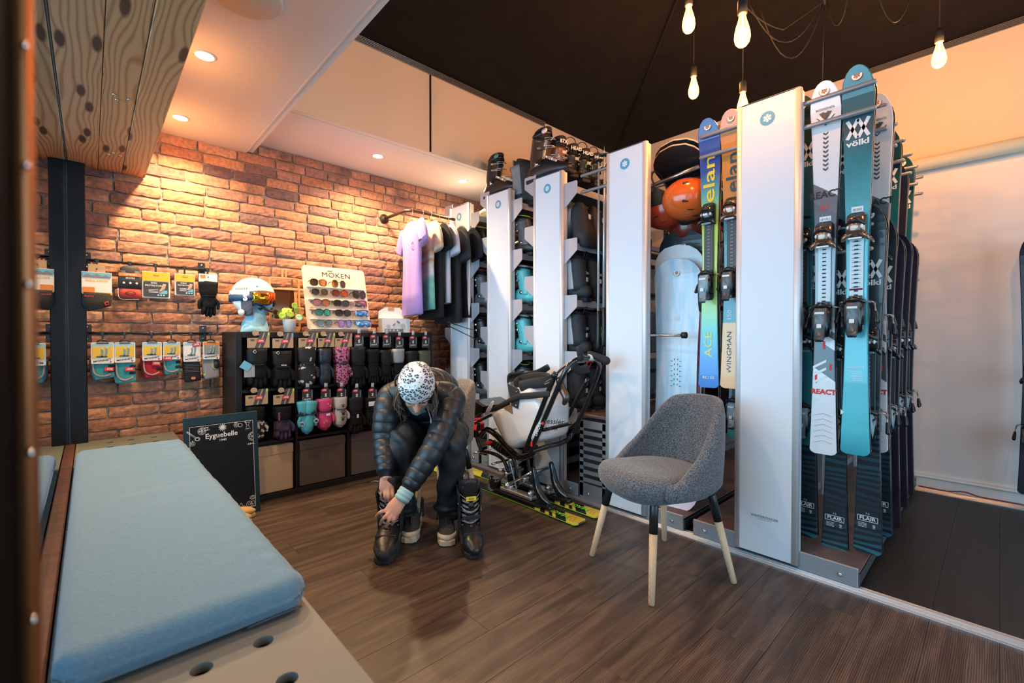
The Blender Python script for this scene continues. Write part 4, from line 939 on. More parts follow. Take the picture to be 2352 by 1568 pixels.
    q = M(); q.tube([(-.014, -.1, .30), (-.014, -.115, .345), (.014, -.115, .345), (.014, -.1, .30)], .003, 6, k=3); q.build('pull_loop', BLK, t)
    return t
TEALB = mat('boot_turquoise', (.10, .50, .52), .3, coat=.2); GRB = mat('boot_grey', (.10, .11, .12), .35, coat=.2); GRM = mat('boot_mid_grey', (.24, .25, .27), .45); LIME = mat('lime_trim', (.55, .75, .08), .5); COPB = mat('boot_copper_black', (.03, .022, .018), .2, coat=.5)
FAB = mat('boot_fabric_grey', (.30, .31, .33), .8, bump=(140, .2)); LGR = mat('boot_light_grey', (.46, .47, .50), .6, bump=(120, .1)); FBK = mat('boot_fabric_black', (.022, .022, .026), .65, bump=(140, .2))
ORD = ['shelf one', 'the second shelf', 'the third shelf', 'the fourth shelf', 'the fifth shelf', 'the lowest shelf']
def lime(t):
    q = M(); q.tube([(.056*math.cos(a), -.014+.066*math.sin(a), .322+.012*math.sin(a)) for a in [2*PI*j/18 for j in range(18)]], .0035, 6, closed=True); q.build('collar_trim', LIME, t)
WHc = mat('liner_white', (.7, .72, .74), .5)
spec = {0: [(BLK, GRB, CHR, None), (BLK, BLK, LIME, 'l'), (GRB, GRB, CHR, None), (GRB, BLK, CHR, None), (GRB, BLK, CHR, None), (BLK, GRB, CHR, None)],
        1: [(BLK, BLK, CHR, '285'), (BLK, GRB, CHR, 'L'), (TEALB, TEALB, CHR, 'w'), (TEALB, TEALB, CHR, 'w'), (BLK, GRB, CHR, 'L'), (BLK, BLK, CHR, None)]}
RN = {0: 'rack by the bricks', 1: 'second rack'}
BP = {}
for i in (0, 1):
    for k in range(6):
        if k == 0 and i == 0: continue
        if k == 0 and i == 1: continue
        sh, cf, ac, ex = spec[i][k]
        for j in range(3):
            key = (sh.name, cf.name, ac.name, ex); x = PX+.12+.125*j; z = TZ[k]-.0445; y = RK[i][0]-.135
            cn = {BLK: 'black', GRB: 'grey', TEALB: 'turquoise'}[sh]+(' lime-trimmed' if ex in ('l', 'L') else '')
            lb = '%s ski boot, %s on %s of the %s' % (cn, ('foremost', 'second', 'third')[j], ORD[k], RN[i])
            if key not in BP:
                BP[key] = skiboot(lb, (x, y, z), R(6), sh, cf, ac, 'ski boots on the '+RN[i], txt=None if ex in ('l', 'L', 'w', None) else ex, liner=WHc if ex == 'w' else BLKM)
                if ex in ('l', 'L'): lime(BP[key])
            else: dup(BP[key], (x, y, z), R(rg.uniform(-4, 10)), lb, 'ski boots on the '+RN[i])
# soft boots on the third rack
g3 = 'soft boots on the third rack'
for k, (mn, pn, ls, lb0, tx) in enumerate(((FAB, FBK, False, 'dark grey boot bag with red tab', None), (FBK, LGR, True, 'black and light grey snowboard boot', '265'), (FBK, LGR, True, 'black and pale grey snowboard boot', '285'), (FBK, FBK, True, 'black snowboard boot with red loop', '27'))):
    for j in range(3):
        x = PX+.125+.150*j; z = TZ[k+1]-.0445; y = RK[2][0]-.125
        lb = '%s, %s on %s, third rack' % (lb0, ('foremost', 'second', 'third')[j], ORD[k+1])
        if j == 0:
            if k == 0:
                t = thing('boot_bag', lb, 'boot bag', (x, y, z), R(8), g3)
                M().tube([(0, -.09, .0), (0, -.10, .06), (0, -.07, .18), (0, -.05, .27), (0, -.03, .30)], [(.065, .075), (.068, .09), (.062, .07), (.055, .05), (.03, .02)], 16, k=3, up=(1, 0, 0), pw=.8).build('bag_back', FBK, t)
                M().tube([(0, .10, .0), (0, .09, .08), (0, .03, .2), (0, -.01, .28)], [(.06, .09), (.062, .10), (.055, .07), (.04, .03)], 16, k=3, up=(1, 0, 0), pw=.8).build('bag_front', FAB, t)
                M().box((0, -.118, .245), (.05, .006, .030), 0, .002, T(rot=(R(-10), 0, 0))).build('red_tab', RED, t); M().box((0, -.142, .20), (.028, .003, .032)).build('size_label', PAPER, t); first = t
            else: first = softboot(lb, (x, y, z), R(8), mn, pn, BLK, g3, txt=tx)
            if k == 3: M().tube([(-.02, -.12, .30), (-.03, -.14, .35), (.03, -.14, .35), (.02, -.12, .30)], .004, 6, k=3).build('red_loop', RED, first)
        else: dup(first, (x, y, z), R(8+3*j), lb, g3)
# lime cloth bag and the boots on top of the racks
GTOP = 'boots standing on top of the racks'
a = skiboot('black ski boot with round green badge on top of the second rack', (2.47, 2.80, 2.236), R(196), BLK, BLK, CHR, GTOP, side=1, sc_=1.02); a.rotation_euler = (R(4), 0, R(190))
M().cyl((.052, .03, .30), (.060, .03, .303), .022, n=18).build('green_badge', mat('badge_green', (.10, .30, .25), .5), a)
b = softboot('black snowboard boot with size 285 on its heel, on top of the second rack', (2.52, 2.60, 2.10), R(10), FBK, GRM, BLK, GTOP, txt='285', sc_=1.12)
c = skiboot('large copper-tinted black ski boot at the left end on top of the third rack', (2.47, 2.275, 2.236), R(196), BLK, COPB, CHR, GTOP, side=1, sc_=1.12); c.rotation_euler = (R(4), 0, R(190))
M().cyl((.053, .035, .296), (.060, .035, .299), .020, n=18).build('white_ring_badge', PAPER, c); M().box((.062, .035, .280), (.003, .026, .012)).build('red_patch', RED, c)
COPP = mat('boot_strap_copper', (.28, .12, .05), .3, .3)
for j, (x, y, s_, tx, lb) in enumerate(((2.61, 2.28, 1.04, '87X', 'second black ski boot from the left on top of the third rack, brown cuff'), (2.76, 2.28, 1.0, 'HEAD', 'black ski boot with a wire loop, middle of the row on the third rack'), (2.90, 2.275, 1.0, 'HEAD', 'black ski boot with a green buckle outline on top of the third rack'), (3.04, 2.27, 1.0, 'HEAD', 'rightmost black ski boot with a loop on top of the third rack'))):
    k_ = skiboot(lb, (x, y, 2.236), R(165), BLK, COPP if j == 0 else BLK, CHR, GTOP, side=-1, sc_=s_)
    text(tx, .038, INKW, k_, (0, .058, .292), (PI/2, 0, PI), bold=.02)
    text('||||||', .022, INKW, k_, (0, .066, .215), (PI/2, 0, PI), bold=.03)
    if j: M().tube([(-.035, -.05, .31), (-.045, -.02, .38), (0, -.01, .405), (.045, -.02, .38), (.035, -.05, .31)], .0035, 6, k=4).build('carry_loop', BLK, k_)
    if j == 2: M().tube([(-.03, .068, .17), (-.03, .068, .20), (.03, .068, .20), (.03, .068, .17)], .003, 5, k=2).build('green_outline', mat('green_print', (.1, .6, .15), .5), k_)
t = M(); t.ell((0, 0, 0), (.05, .12, .045), 12); tag(t.build('rolled_cloth', mat('cloth_cream', (.70, .55, .35), .9, bump=(40, .3)), None, (2.52, 3.02, 2.15)), 'small rolled cream cloth lying on top of the rack by the brick wall', 'cloth')
t = M(); t.ell((0, 0, 0), (.10, .10, .11), 14); tag(t.build('cloth_bag', mat('cloth_lime', (.22, .42, .03), .8, bump=(25, .8)), None, (2.78, 2.02, TZ[3]+.068)), 'crumpled lime green cloth bag beside the steel poles', 'bag')
# walking poles leaning near the clothes rail
for k in range(2):
    tag(M().tube([P(1030, 740+8*k, d=3.0), P(1100, 762+20*k, X=2.44)], .0035, 6).build('thin_pole', BLK), ('upper', 'lower')[k]+' thin black pole sticking out across the first white panel', 'ski pole', 'thin poles across the first panel')
# ================================================ cube shelf with its goods
CX0, CX1, CYF, CYB, CH_ = .677, 2.147, 3.31, 3.70, 1.122
CABM = mat('shelf_black_brown', (.012, .008, .0075), .5, spec=.3, bump=(60, .04))
cb = thing('cube_shelf', 'black-brown open cube shelf unit standing in front of the brick wall', 'shelf unit', (CX0, CYF, 0))
W_, DP = CX1-CX0, CYB-CYF
for (x, nm) in ((.019, 'side_panel'), (W_-.019, 'side_panel')): M().box((x, DP/2, CH_/2), (.038, DP, CH_), 0, .002).build(nm, CABM, cb)
for z in (.019, CH_-.019): M().box((W_/2, DP/2, z), (W_-.077, DP, .038), 0, .002).build('end_board', CABM, cb)
for k in (1, 2, 3): M().box((W_*k/4, DP/2, CH_/2), (.018, DP-.002, CH_-.077), 0, .001).build('divider', CABM, cb)
for k in (1, 2):
    for c in range(4): M().box((W_*(c+.5)/4, DP/2+.001, .0375+(CH_-.075)*k/3), (W_/4-.038+(.0 if c in (0, 3) else .018), DP-.004, .018), 0, .001).build('shelf_board', CABM, cb)
M().box((W_/2, DP-.004, CH_/2), (W_-.05, .004, CH_-.05)).build('back_board', BLKM, cb)
binm = [mat('bin_beige', (.50, .36, .24), .9, bump=(120, .15)), mat('bin_grey_brown', (.105, .080, .074), .9, bump=(120, .15)), mat('bin_grey', (.11, .095, .095), .9, bump=(120, .15))]
for c, (m_, lb) in enumerate(((binm[0], 'beige fabric storage bin, bottom left of the cube shelf'), (binm[1], 'grey-brown fabric storage bin, second from the left at the bottom'), (binm[2], 'dark grey fabric storage bin behind the seated person'), (binm[2], 'dark grey fabric storage bin in the last bottom cube'))):
    t = thing('fabric_bin', lb, 'storage bin', (CX0+W_*(c+.5)/4, CYF+.012, .040), 0, 'fabric bins in the bottom row of the cube shelf')
    w = .325
    M().box((0, .17, .160), (w, .34, .318), 0, .006).build('box', m_, t); M().box((0, .001, .285), (w+.002, .008, .060), 0, .003).build('folded_rim', m_, t)
# ---- gloves and mittens
FAB_K = mat('glove_black', (.008, .008, .009), .85, spec=.2, bump=(70, .25)); CUFFK = mat('glove_cuff_black', (.012, .012, .013), .7, spec=.25, bump=(50, .2))
def patt(name, c1, c2, sc_, thr, typ='noise', c3=None):
    if name in MATS: return MATS[name]
    m = D.materials.new(name); m.use_nodes = True; nt = m.node_tree; L = nt.links.new; b = nt.nodes['Principled BSDF']; tc = nd(nt, 'ShaderNodeTexCoord')
    n = nd(nt, 'ShaderNodeTexNoise'); n.inputs['Scale'].default_value = sc_; n.inputs['Detail'].default_value = 1; L(tc.outputs['Object'], n.inputs['Vector'])
    if typ == 'leopard':
        mx = nd(nt, 'ShaderNodeMix', data_type='VECTOR'); mx.inputs['Factor'].default_value = .035; L(tc.outputs['Object'], mx.inputs['A']); n.inputs['Scale'].default_value = sc_*1.2; L(n.outputs['Color'], mx.inputs['B'])
        v = nd(nt, 'ShaderNodeTexVoronoi'); v.inputs['Scale'].default_value = sc_; v.inputs['Randomness'].default_value = .8; L(mx.outputs['Result'], v.inputs['Vector'])
        n2 = nd(nt, 'ShaderNodeTexNoise'); n2.inputs['Scale'].default_value = sc_*1.5; L(tc.outputs['Object'], n2.inputs['Vector'])
        cr = nd(nt, 'ShaderNodeValToRGB'); cr.color_ramp.interpolation = 'CONSTANT'; e = cr.color_ramp.elements; e[0].color = (*(c3 or c1), 1); e[1].position = .25; e[1].color = (*c2, 1); x = e.new(.42); x.color = (*c1, 1)
        ad = nd(nt, 'ShaderNodeMath', operation='MULTIPLY_ADD'); ad.inputs[1].default_value = .26; L(n2.outputs['Fac'], ad.inputs[0]); s0 = nd(nt, 'ShaderNodeMath', operation='SUBTRACT'); s0.inputs[1].default_value = .03; L(v.outputs['Distance'], s0.inputs[0]); L(s0.outputs[0], ad.inputs[2]); L(ad.outputs[0], cr.inputs[0])
    else:
        cr = nd(nt, 'ShaderNodeValToRGB'); cr.color_ramp.interpolation = 'CONSTANT'; e = cr.color_ramp.elements; e[0].color = (*c1, 1); e[1].position = thr; e[1].color = (*c2, 1); L(n.outputs['Fac'], cr.inputs[0])
    L(cr.outputs[0], b.inputs['Base Color']); b.inputs['Roughness'].default_value = .8; MATS[name] = m; return m
G_CAMO = patt('glove_black_white_print', (.014, .014, .016), (.55, .52, .50), 22, .58); G_PINK = patt('mitten_pink_print', (.50, .13, .26), (.02, .012, .02), 70, .55)
G_NAVY = mat('glove_navy_sheen', (.012, .016, .028), .4, bump=(40, .4)); G_PURP = patt('glove_purple_print', (.03, .02, .045), (.07, .04, .09), 30, .52); G_ZEB = patt('glove_zebra', (.014, .014, .016), (.6, .55, .5), 45, .5)
G_OLV = mat('glove_olive', (.075, .080, .050), .7, bump=(60, .3)); G_TURQ = mat('mitten_turquoise', (.08, .42, .50), .55, bump=(50, .15)); G_HPNK = mat('mitten_hot_pink', (.68, .07, .24), .5, bump=(50, .15)); G_LGRY = mat('mitten_pale_grey', (.52, .50, .49), .6, bump=(50, .15)); G_GREY = mat('glove_panel_grey', (.30, .30, .33), .6); TAN = mat('glove_tan', (.50, .28, .07), .6)
def glove_part(t, m1, m2, L=.26, w=.055, mitten=False, flip=1, name='glove', yo=0, panel=None, slim=1):
    q = M()                                      # hangs down from z=0, back of the hand towards -y
    q.tube([(0, yo, 0), (0, yo, -.30*L), (0, yo, -.42*L)], [(w*1.02, .026), (w*.98, .028), (w*.74, .022)], 14, 1, k=3, up=(0, 1, 0), pw=.85)
    q.tube([(0, yo, -.38*L), (0, yo, -.50*L), (0, yo, -.66*L), (0, yo, -.74*L)], [(w*.74, .022), (w*.90, .027), (w*.96, .028), (w*.86, .024)], 14, 0, k=3, up=(0, 1, 0), pw=.85)
    if mitten: q.tube([(0, yo, -.62*L), (0, yo, -.78*L), (0, yo, -.92*L), (0, yo, -.99*L)], [(w*.95, .028), (w*.98, .030), (w*.80, .024), (w*.40, .012)], 14, 0, k=3, up=(0, 1, 0), rnd=True)
    else:
        for k in range(4):
            x = (-.66+.44*k)*w; e = (.90, .99, 1.0, .93)[k]*L
            q.tube([(x, yo, -.66*L), (x*1.08, yo-.004, -(e*.5+.42*L)), (x*1.12, yo+.006, -e+.012)], [(w*.25, .016), (w*.25, .016), (w*.22, .014)], 9, 0, k=3, up=(0, 1, 0), rnd=True)
    q.tube([(flip*w*.62, yo, -.48*L), (flip*w*1.12, yo-.008, -.60*L), (flip*w*1.18, yo-.010, -.74*L)], [(w*.30, .018), (w*.27, .017), (w*.22, .014)], 9, 0, k=3, up=(0, 1, 0), rnd=True)
    o = q.build(name, [m1, m2], t)
    s = M(); s.tube([(-w*.78, yo-.018, -.41*L), (0, yo-.031, -.415*L), (w*.78, yo-.018, -.41*L)], [(.008, .002)]*2, 6, k=4); s.build('wrist_strap', BLK, t)
    return o
def card_kraft(t, w=.13, h=.10, tabm=None, sale=True):
    q = M(); hw = w/2
    q.prism([(-hw, -h*.52), (hw, -h*.52), (hw, h*.48), (hw*.30, h*.48), (hw*.10, h*.12), (-hw, h*.12)], 0, .0015, 0)
    o = q.build('kraft_card', KRAFT, t, (0, -.018, .0), (PI/2, 0, 0))
    q = M()
    for x0 in (-.34, .10): q.prism([(hw*x0, -h*.52), (hw*(x0+.30), -h*.52), (hw*(x0+.80), h*.48), (hw*(x0+.50), h*.48)], .0015, .0022, 0)
    q.build('black_slash', DGREY, o)
    M().prism([(hw*.80, h*.28), (hw, h*.28), (hw, h*.48), (hw*.86, h*.48)], .0022, .003, 0).build('colour_tab', tabm or LIME, o)
    M().prism(circ(.020, 12, -hw*.25, h*.42, .018), 0, .0014).build('hook_tab', KRAFT, o)
    M().tube([(-hw*.3, h*.35, .004), (-hw*.05, h*.30, .006), (hw*.15, h*.34, .004)], .002, 5, k=3).build('hook', BST, o)
    M().box((-hw*.55, -.002, .002), (hw*.35, h*.10, .001)).build('small_print', DGREY, o)
    if sale: sale_tag(t, (hw*.18, -.022, -.008))
    return o
def sale_tag(t, loc, rz=0, s_=1):
    o = put('sale_sticker', SALE, t, loc, (PI/2, 0, 0)); o.scale = (s_,)*3; o.rotation_euler = (PI/2, rz, 0)
    x = text('-30%', .0165*s_, INKW, t, (loc[0], loc[1]-.0032, loc[2]+.001), (PI/2, rz, 0), bold=.03); return o
SALE = M().prism(rrect(.044, .026, .003), 0, .0016).mesh('sale_sticker', RED)
def card_black(t, w=.07, h=.11, sale=True, y=-.018):
    q = M(); hw = w/2; q.prism([(-hw, -h*.5), (hw, -h*.5), (hw, h*.3), (hw*.5, h*.3), (hw*.35, h*.5), (-hw*.35, h*.5), (-hw*.5, h*.3), (-hw, h*.3)], 0, .0015)
    o = q.build('black_card', mat('card_black', (.03, .03, .035), .5), t, (0, y, 0), (PI/2, 0, 0))
    text('S', .030, INKW, o, (0, -.008, .002), (0, 0, 0), bold=.05); text('SCOTT', .014, INKW, o, (0, -.034, .002), (0, 0, 0), bold=.03)
    M().box((hw*.86, 0, .002), (.006, h*.5, .001)).build('edge_print', GREYP, o); M().box((-hw*.86, -.03, .002), (.005, h*.3, .001)).build('edge_print', GREYP, o)
    M().tube([(0, h*.42, .002), (0, h*.62, .006), (0, h*.66, -.02)], .0022, 5, k=3).build('hook', BST, o); M().box((0, h*.60, .004), (.022, .030, .004), 0, .003).build('clear_hanger', mat('clear_grey', (.5, .5, .52), .2, spec=.8), o)
    if sale: sale_tag(t, (-.012, y-.003, .028), 0, .8)
    return o
GY = CYF-.035
GG1, GG2 = 'gloves and mittens hanging along the top of the cube shelf', 'gloves and mittens hanging in the second row of the cube shelf'
def hang(label, pxc, py_card, py_top, py_bot, wpx, m1, m2, card='k', mitten=False, group=GG1, flip=1, tab=None, nm=None, sale=True, two=False, dx=0, panel=None, lift=0):
    a = P(pxc, py_card, Y=GY); z1 = P(pxc, py_top, Y=GY).z; z2 = P(pxc, py_bot, Y=GY).z
    t = thing(nm or ('mitten' if mitten else 'glove')+'_pair', label, 'mittens' if mitten else 'gloves', (a.x, GY+lift, a.z), 0, group)
    (card_kraft(t, tabm=tab, sale=sale) if card == 'k' else card_black(t, sale=sale))
    w = abs(P(pxc+wpx/2, 850, Y=GY).x-P(pxc-wpx/2, 850, Y=GY).x)/2*.86
    for k in ((0, 1) if two else (0,)):
        for e in (0, 1):
            before = set(t.children)
            glove_part(t, m1, m2, L=z1-z2, w=w if not two else w*.62, mitten=mitten, flip=flip if not two else (-1, 1)[k], yo=.0, name='mitten' if mitten else 'glove')
            for c in set(t.children)-before:
                c.location = (dx+(0 if not two else (-.028, .030)[k]), .046*e+(0 if not two else -.012*k), z1-a.z-.006*e)
                if two: c.rotation_euler = (0, R((-7, 8)[k]), 0)
            if two: break
    return t
def backtag(t, loc, m_, w=.05, h=.06, rot=.0): M().box((0, 0, 0), (w, .0015, h), 0).build('swing_tag', m_, t, loc, (0, rot, 0))
t = hang('black ski gloves with a buckle and pale blue swing tag, first in the top row', 592, 780, 800, 890, 50, FAB_K, CUFFK); backtag(t, (-.075, -.03, -.165), SKYB, .055, .05, .6); backtag(t, (-.055, -.026, -.20), mat('tag_grey', (.35, .36, .38), .7), .06, .075); M().tube([(-.035, -.032, -.075), (-.025, -.036, -.065), (-.015, -.032, -.078), (-.025, -.036, -.088)], .003, 6, closed=True).build('buckle', BST, t)
t = hang('black ski gloves with white wordmark, second in the top row', 648, 781, 806, 893, 50, FAB_K, CUFFK, tab=SKYB); M().tube([(-.045, -.032, -.082), (-.035, -.036, -.072), (-.025, -.032, -.085), (-.035, -.036, -.095)], .003, 6, closed=True).build('buckle', BST, t); text('gloves', .014, INKW, t, (0, -.036, -.165), (PI/2, 0, 0), bold=.03)
hang('black and white snow-print mittens, third in the top row', 706, 780, 796, 888, 46, G_CAMO, G_CAMO, mitten=True)
hang('dark navy shiny gloves partly covered by a white tag, fourth in the top row', 746, 780, 800, 887, 34, G_NAVY, G_NAVY, mitten=True)
t = hang('pink and black speckled mittens, fifth in the top row', 786, 780, 797, 886, 38, G_PINK, G_PINK, mitten=True, tab=mat('tab_coral', (.75, .25, .18), .5)); M().box((0, -.036, -.165), (.030, .003, .022), 0, .001).build('square_badge', BLK, t)
hang('plain black gathered-wrist gloves under the first black card, top row', 822, 781, 797, 892, 38, FAB_K, CUFFK, card='b')
hang('black gloves with a tan edge, seventh in the top row', 857, 781, 802, 885, 30, FAB_K, FAB_K, card='b'); 
hang('black ribbed gloves next to the tan-edged pair in the top row', 886, 781, 804, 880, 28, FAB_K, CUFFK, card='b')
hang('black gloves with a light grey cuff panel, behind the person\'s hat', 915, 785, 801, 878, 30, FAB_K, G_GREY, card='b')
hang('narrow black gloves with a white card, right of the grey cuffed pair', 946, 783, 806, 878, 26, FAB_K, CUFFK, card='b')
hang('olive green gloves at the right end of the top row', 975, 783, 805, 890, 30, G_OLV, G_OLV, card='b')
hang('black gloves with zebra-striped edge behind the chalkboard sign', 588, 910, 934, 1010, 46, G_ZEB, FAB_K, group=GG2)
t = hang('dark purple patterned gloves right of the chalkboard sign', 650, 909, 933, 1010, 44, G_PURP, FAB_K, group=GG2); text('SNOW', .018, mat('pink_print', (.5, .15, .3), .5), t, (-.035, -.034, -.13), (PI/2, 0, 0), bold=.02).rotation_euler = (PI/2, R(90), 0)
t = hang('turquoise children\'s mittens with penguin-like prints', 704, 905, 920, 994, 50, G_TURQ, G_TURQ, card='b', mitten=True, group=GG2, two=True)
for (x, z) in ((-.045, -.195), (.050, -.185)): M().prism(circ(.017, 14), 0, .002).build('round_print', mat('print_pale_blue', (.45, .65, .75), .5), t, (x, -.040, z), (PI/2, 0, 0)); text('m', .028, INK, t, (x, -.043, z), (PI/2, 0, 0), bold=.05)
q = M()
for (x, z) in ((-.055, -.125), (.035, -.12)): q.prism([(x-.02, z-.02), (x-.012, z+.012), (x-.004, z-.004), (x+.004, z+.016), (x+.012, z-.004), (x+.020, z+.008), (x+.022, z-.02)], 0, .002)
q.build('peak_print', INK, t, (0, -.036, 0), (PI/2, 0, 0))
t = hang('hot pink children\'s mittens with a white patch', 746, 904, 915, 985, 38, G_HPNK, G_HPNK, card='b', mitten=True, group=GG2); M().box((.01, -.038, -.145), (.028, .003, .016), 0, .001).build('white_patch', PAPER, t)
for (x, z) in ((.01, -.07), (.025, -.085), (-.02, -.20), (0, -.19)): M().prism(circ(.005, 8), 0, .002).build('dot_print', mat('print_gold', (.7, .45, .15), .5), t, (x, -.037, z), (PI/2, 0, 0))
t = hang('pale grey mittens with dark brown paw prints', 782, 903, 911, 978, 34, G_LGRY, G_LGRY, card='b', mitten=True, group=GG2)
for (x, z, r) in ((.004, -.09, .8), (.006, -.145, 1.2), (.002, -.185, 1.0)):
    q = M(); q.prism(circ(.010*r, 10, x, z), 0, .002)
    for k in range(4): q.prism(circ(.0042*r, 8, x+(-.0135+.009*k)*r, z+(.012+.004*(k in (1, 2)))*r), 0, .002)
    q.build('paw_print', mat('print_brown', (.05, .02, .015), .6), t, (0, -.038, 0), (PI/2, 0, 0))
t = hang('plain black gloves with a white curved emblem, second row', 817, 905, 912, 996, 38, FAB_K, CUFFK, card='b', group=GG2); text('S', .035, INKW, t, (.0, -.036, -.16), (PI/2, 0, 0), bold=.06)
t = hang('black gloves with a white cuff block beside the person\'s arm', 853, 903, 912, 980, 32, FAB_K, FAB_K, card='b', group=GG2); M().box((0, -.034, -.075), (.075, .004, .035), 0, .002).build('white_block', PAPER, t); text('S', .028, INKW, t, (.01, -.036, -.15), (PI/2, 0, 0), bold=.06)
hang('black gloves hidden mostly by the person\'s shoulder', 890, 903, 912, 980, 32, FAB_K, FAB_K, card='b', group=GG2)
# ---- on top of the shelf: helmet on a head form
ZT = CH_
hp = thing('display_head', 'head form in a pale blue neck gaiter carrying a white helmet and goggles', 'display head', (.835, 3.50, ZT), R(50))
GAI = mat('gaiter_blue', (.30, .56, .70), .8, bump=(12, .6), stops=[(0, (.30, .58, .72)), (.55, (.28, .55, .72)), (.75, (.66, .60, .66)), (.85, (.34, .52, .68))], vec=(0, 0, 1/.36), var=(14, .15))
m = M(); m.tube([(0, 0, .0), (0, .0, .03), (0, -.004, .09), (0, -.012, .14), (0, -.025, .19), (0, -.020, .25), (0, -.01, .28)], [(.085, .105), (.080, .100), (.062, .066), (.064, .060), (.085, .066), (.09, .072), (.08, .06)], 28, k=4, up=(1, 0, 0)); 
m.v = [(x+.004*math.sin(z*70+x*30), y+.006*math.sin(z*55+x*40), z) for x, y, z in m.v]
m.build('neck_gaiter', GAI, hp)
m = M(); m.tube([(-.055, -.02, .21), (-.05, -.085, .165), (0, -.108, .145), (.05, -.085, .165), (.055, -.02, .21)], [(.014, .008)]*2, 8, k=4); m.tube([(-.062, .0, .24), (-.066, -.01, .20), (-.045, -.07, .155)], [(.018, .008), (.012, .007)], 8, k=3); m.tube([(.062, .0, .24), (.066, -.01, .20), (.045, -.07, .155)], [(.018, .008), (.012, .007)], 8, k=3); m.build('face_strap', BLKM, hp)
HW = mat('helmet_white', (.82, .78, .72), .3, coat=.3); hm = thing('ski_helmet', 'white ski helmet with dark side pads on the display head', 'helmet', (.835, 3.50, ZT+.255), R(50))
m = M(); m.ell((0, .010, .0), (.108, .138, .118), 32, z0=-12, z1=90); m.tube([(-.104, .02, -.02), (-.10, .05, -.08), (-.085, .07, -.10)], [(.05, .006), (.045, .006), (.03, .004)], 10, k=3, up=(1, 0, 0)); m.tube([(.104, .02, -.02), (.10, .05, -.08), (.085, .07, -.10)], [(.05, .006), (.045, .006), (.03, .004)], 10, k=3, up=(1, 0, 0))
m.tube([(-.09, .09, -.02), (0, .142, -.05), (.09, .09, -.02)], [(.05, .006)]*2, 8, k=4, up=(1, 0, 0)); m.build('shell', HW, hm)

for e in (-1, 1): M().tube([(e*.104, .005, -.03), (e*.098, .0, -.10), (e*.088, -.01, -.145)], [(.042, .008), (.038, .014), (.022, .010)], 12, k=3, up=(1, 0, 0)).build('ear_pad', mat('ear_pad_grey', (.10, .10, .12), .7, bump=(60, .6)), hm)
m = M(); m.cyl((-.108, .03, -.125), (-.118, .03, -.125), .020, n=18); m.cyl((.108, .03, -.125), (.118, .03, -.125), .020, n=18); m.build('turn_dial', PAPER, hm)
m = M(); m.box((-.080, -.060, .050), (.042, .006, .005), 0, .002, T(rot=(0, 0, 0))); m.build('vent_slot', BLK, hm)
text('SCOTT', .020, DGREY, hm, (-.1125, .03, .030), (PI/2-.25, 0, -PI/2), bold=.03, sx=1.3, shear=.2)
gg = thing('ski_goggles', 'ski goggles with an orange mirror lens and navy strap over the white helmet', 'goggles', (.835, 3.50, ZT+.225), R(50))
NAV = mat('strap_navy', (.02, .06, .14), .6); LENS = mat('lens_orange_mirror', (1, .32, .04), .08, .95, stops=[(0, (.9, .5, .04)), (.35, (.95, .12, .03)), (.6, (.9, .32, .04)), (1, (.95, .60, .06))], vec=(5.5, 0, 0), off=.5)
def arcstrip(r1, r2, z0, z1, a0, a1, n=18, cy=0, notch=0, th=.006):
    rings = []
    for i in range(n+1):
        a = R(a0+(a1-a0)*i/n); zz = z0+notch*math.exp(-((a+PI/2)/.22)**2)
        e = abs(i/n-.5)*2; zt = z1-.010*e**4; zz += .012*e**4
        rings.append([(r1*math.cos(a), cy+r2*math.sin(a), zz), (r1*math.cos(a), cy+r2*math.sin(a), zt), ((r1+th)*math.cos(a), cy+(r2+th)*math.sin(a), zt), ((r1+th)*math.cos(a), cy+(r2+th)*math.sin(a), zz)])
    q = M(); q.loft(rings, 0, True, True); return q
arcstrip(.112, .142, -.038, .048, -158, -22, cy=.018, notch=.030).build('lens', LENS, gg); arcstrip(.106, .136, -.047, .055, -164, -16, cy=.018, notch=.030, th=.007).build('frame', NAV, gg)
arcstrip(.1165, .147, -.022, .026, -22, 202, n=28, cy=.012, th=.0025).build('strap', NAV, gg)
text('S', .058, INKW, gg, (-.1205, -.0, .002), (PI/2, 0, -PI/2), bold=.06)
# wooden framed mirror
OAK = mat('oak_frame', (.62, .32, .15), .5, bump=(40, .05))
mr_ = thing('table_mirror', 'oak-framed standing mirror with a rounded loop handle behind the plant', 'mirror', (1.075, 3.64, ZT+.008), 0); mr_.rotation_euler = (R(-4), 0, 0)
def ringframe(q, w, h, r, th, dp, cx=0, cz=0, mi=0):
    o = rrect(w, h, r, 5, cx, cz); i_ = rrect(w-2*th, h-2*th, max(.001, r-th), 5, cx, cz)
    q.loft([[(x, -dp/2, z) for x, z in o], [(x, dp/2, z) for x, z in o], [(x, dp/2, z) for x, z in i_], [(x, -dp/2, z) for x, z in i_]], mi, False, False, closed=True)
m = M(); ringframe(m, .215, .405, .025, .012, .016, 0, .2025); m.build('frame', OAK, mr_)
m = M(); m.box((0, 0, .315), (.20, .012, .012), 0, .002); m.box((0, 0, .085), (.20, .012, .012), 0, .002); m.box((.078, .004, .20), (.022, .010, .235), 0, .002); m.build('cross_bar', OAK, mr_)
M().box((-.018, .004, .20), (.172, .004, .224)).build('mirror_glass', mat('mirror_glass', (.16, .08, .04), .08, .8), mr_)  # reflection of the dark room is put into the brown of the glass
m = M(); ringframe(m, .034, .075, .016, .009, .014, .0, .43); m.build('handle_loop', OAK, mr_)
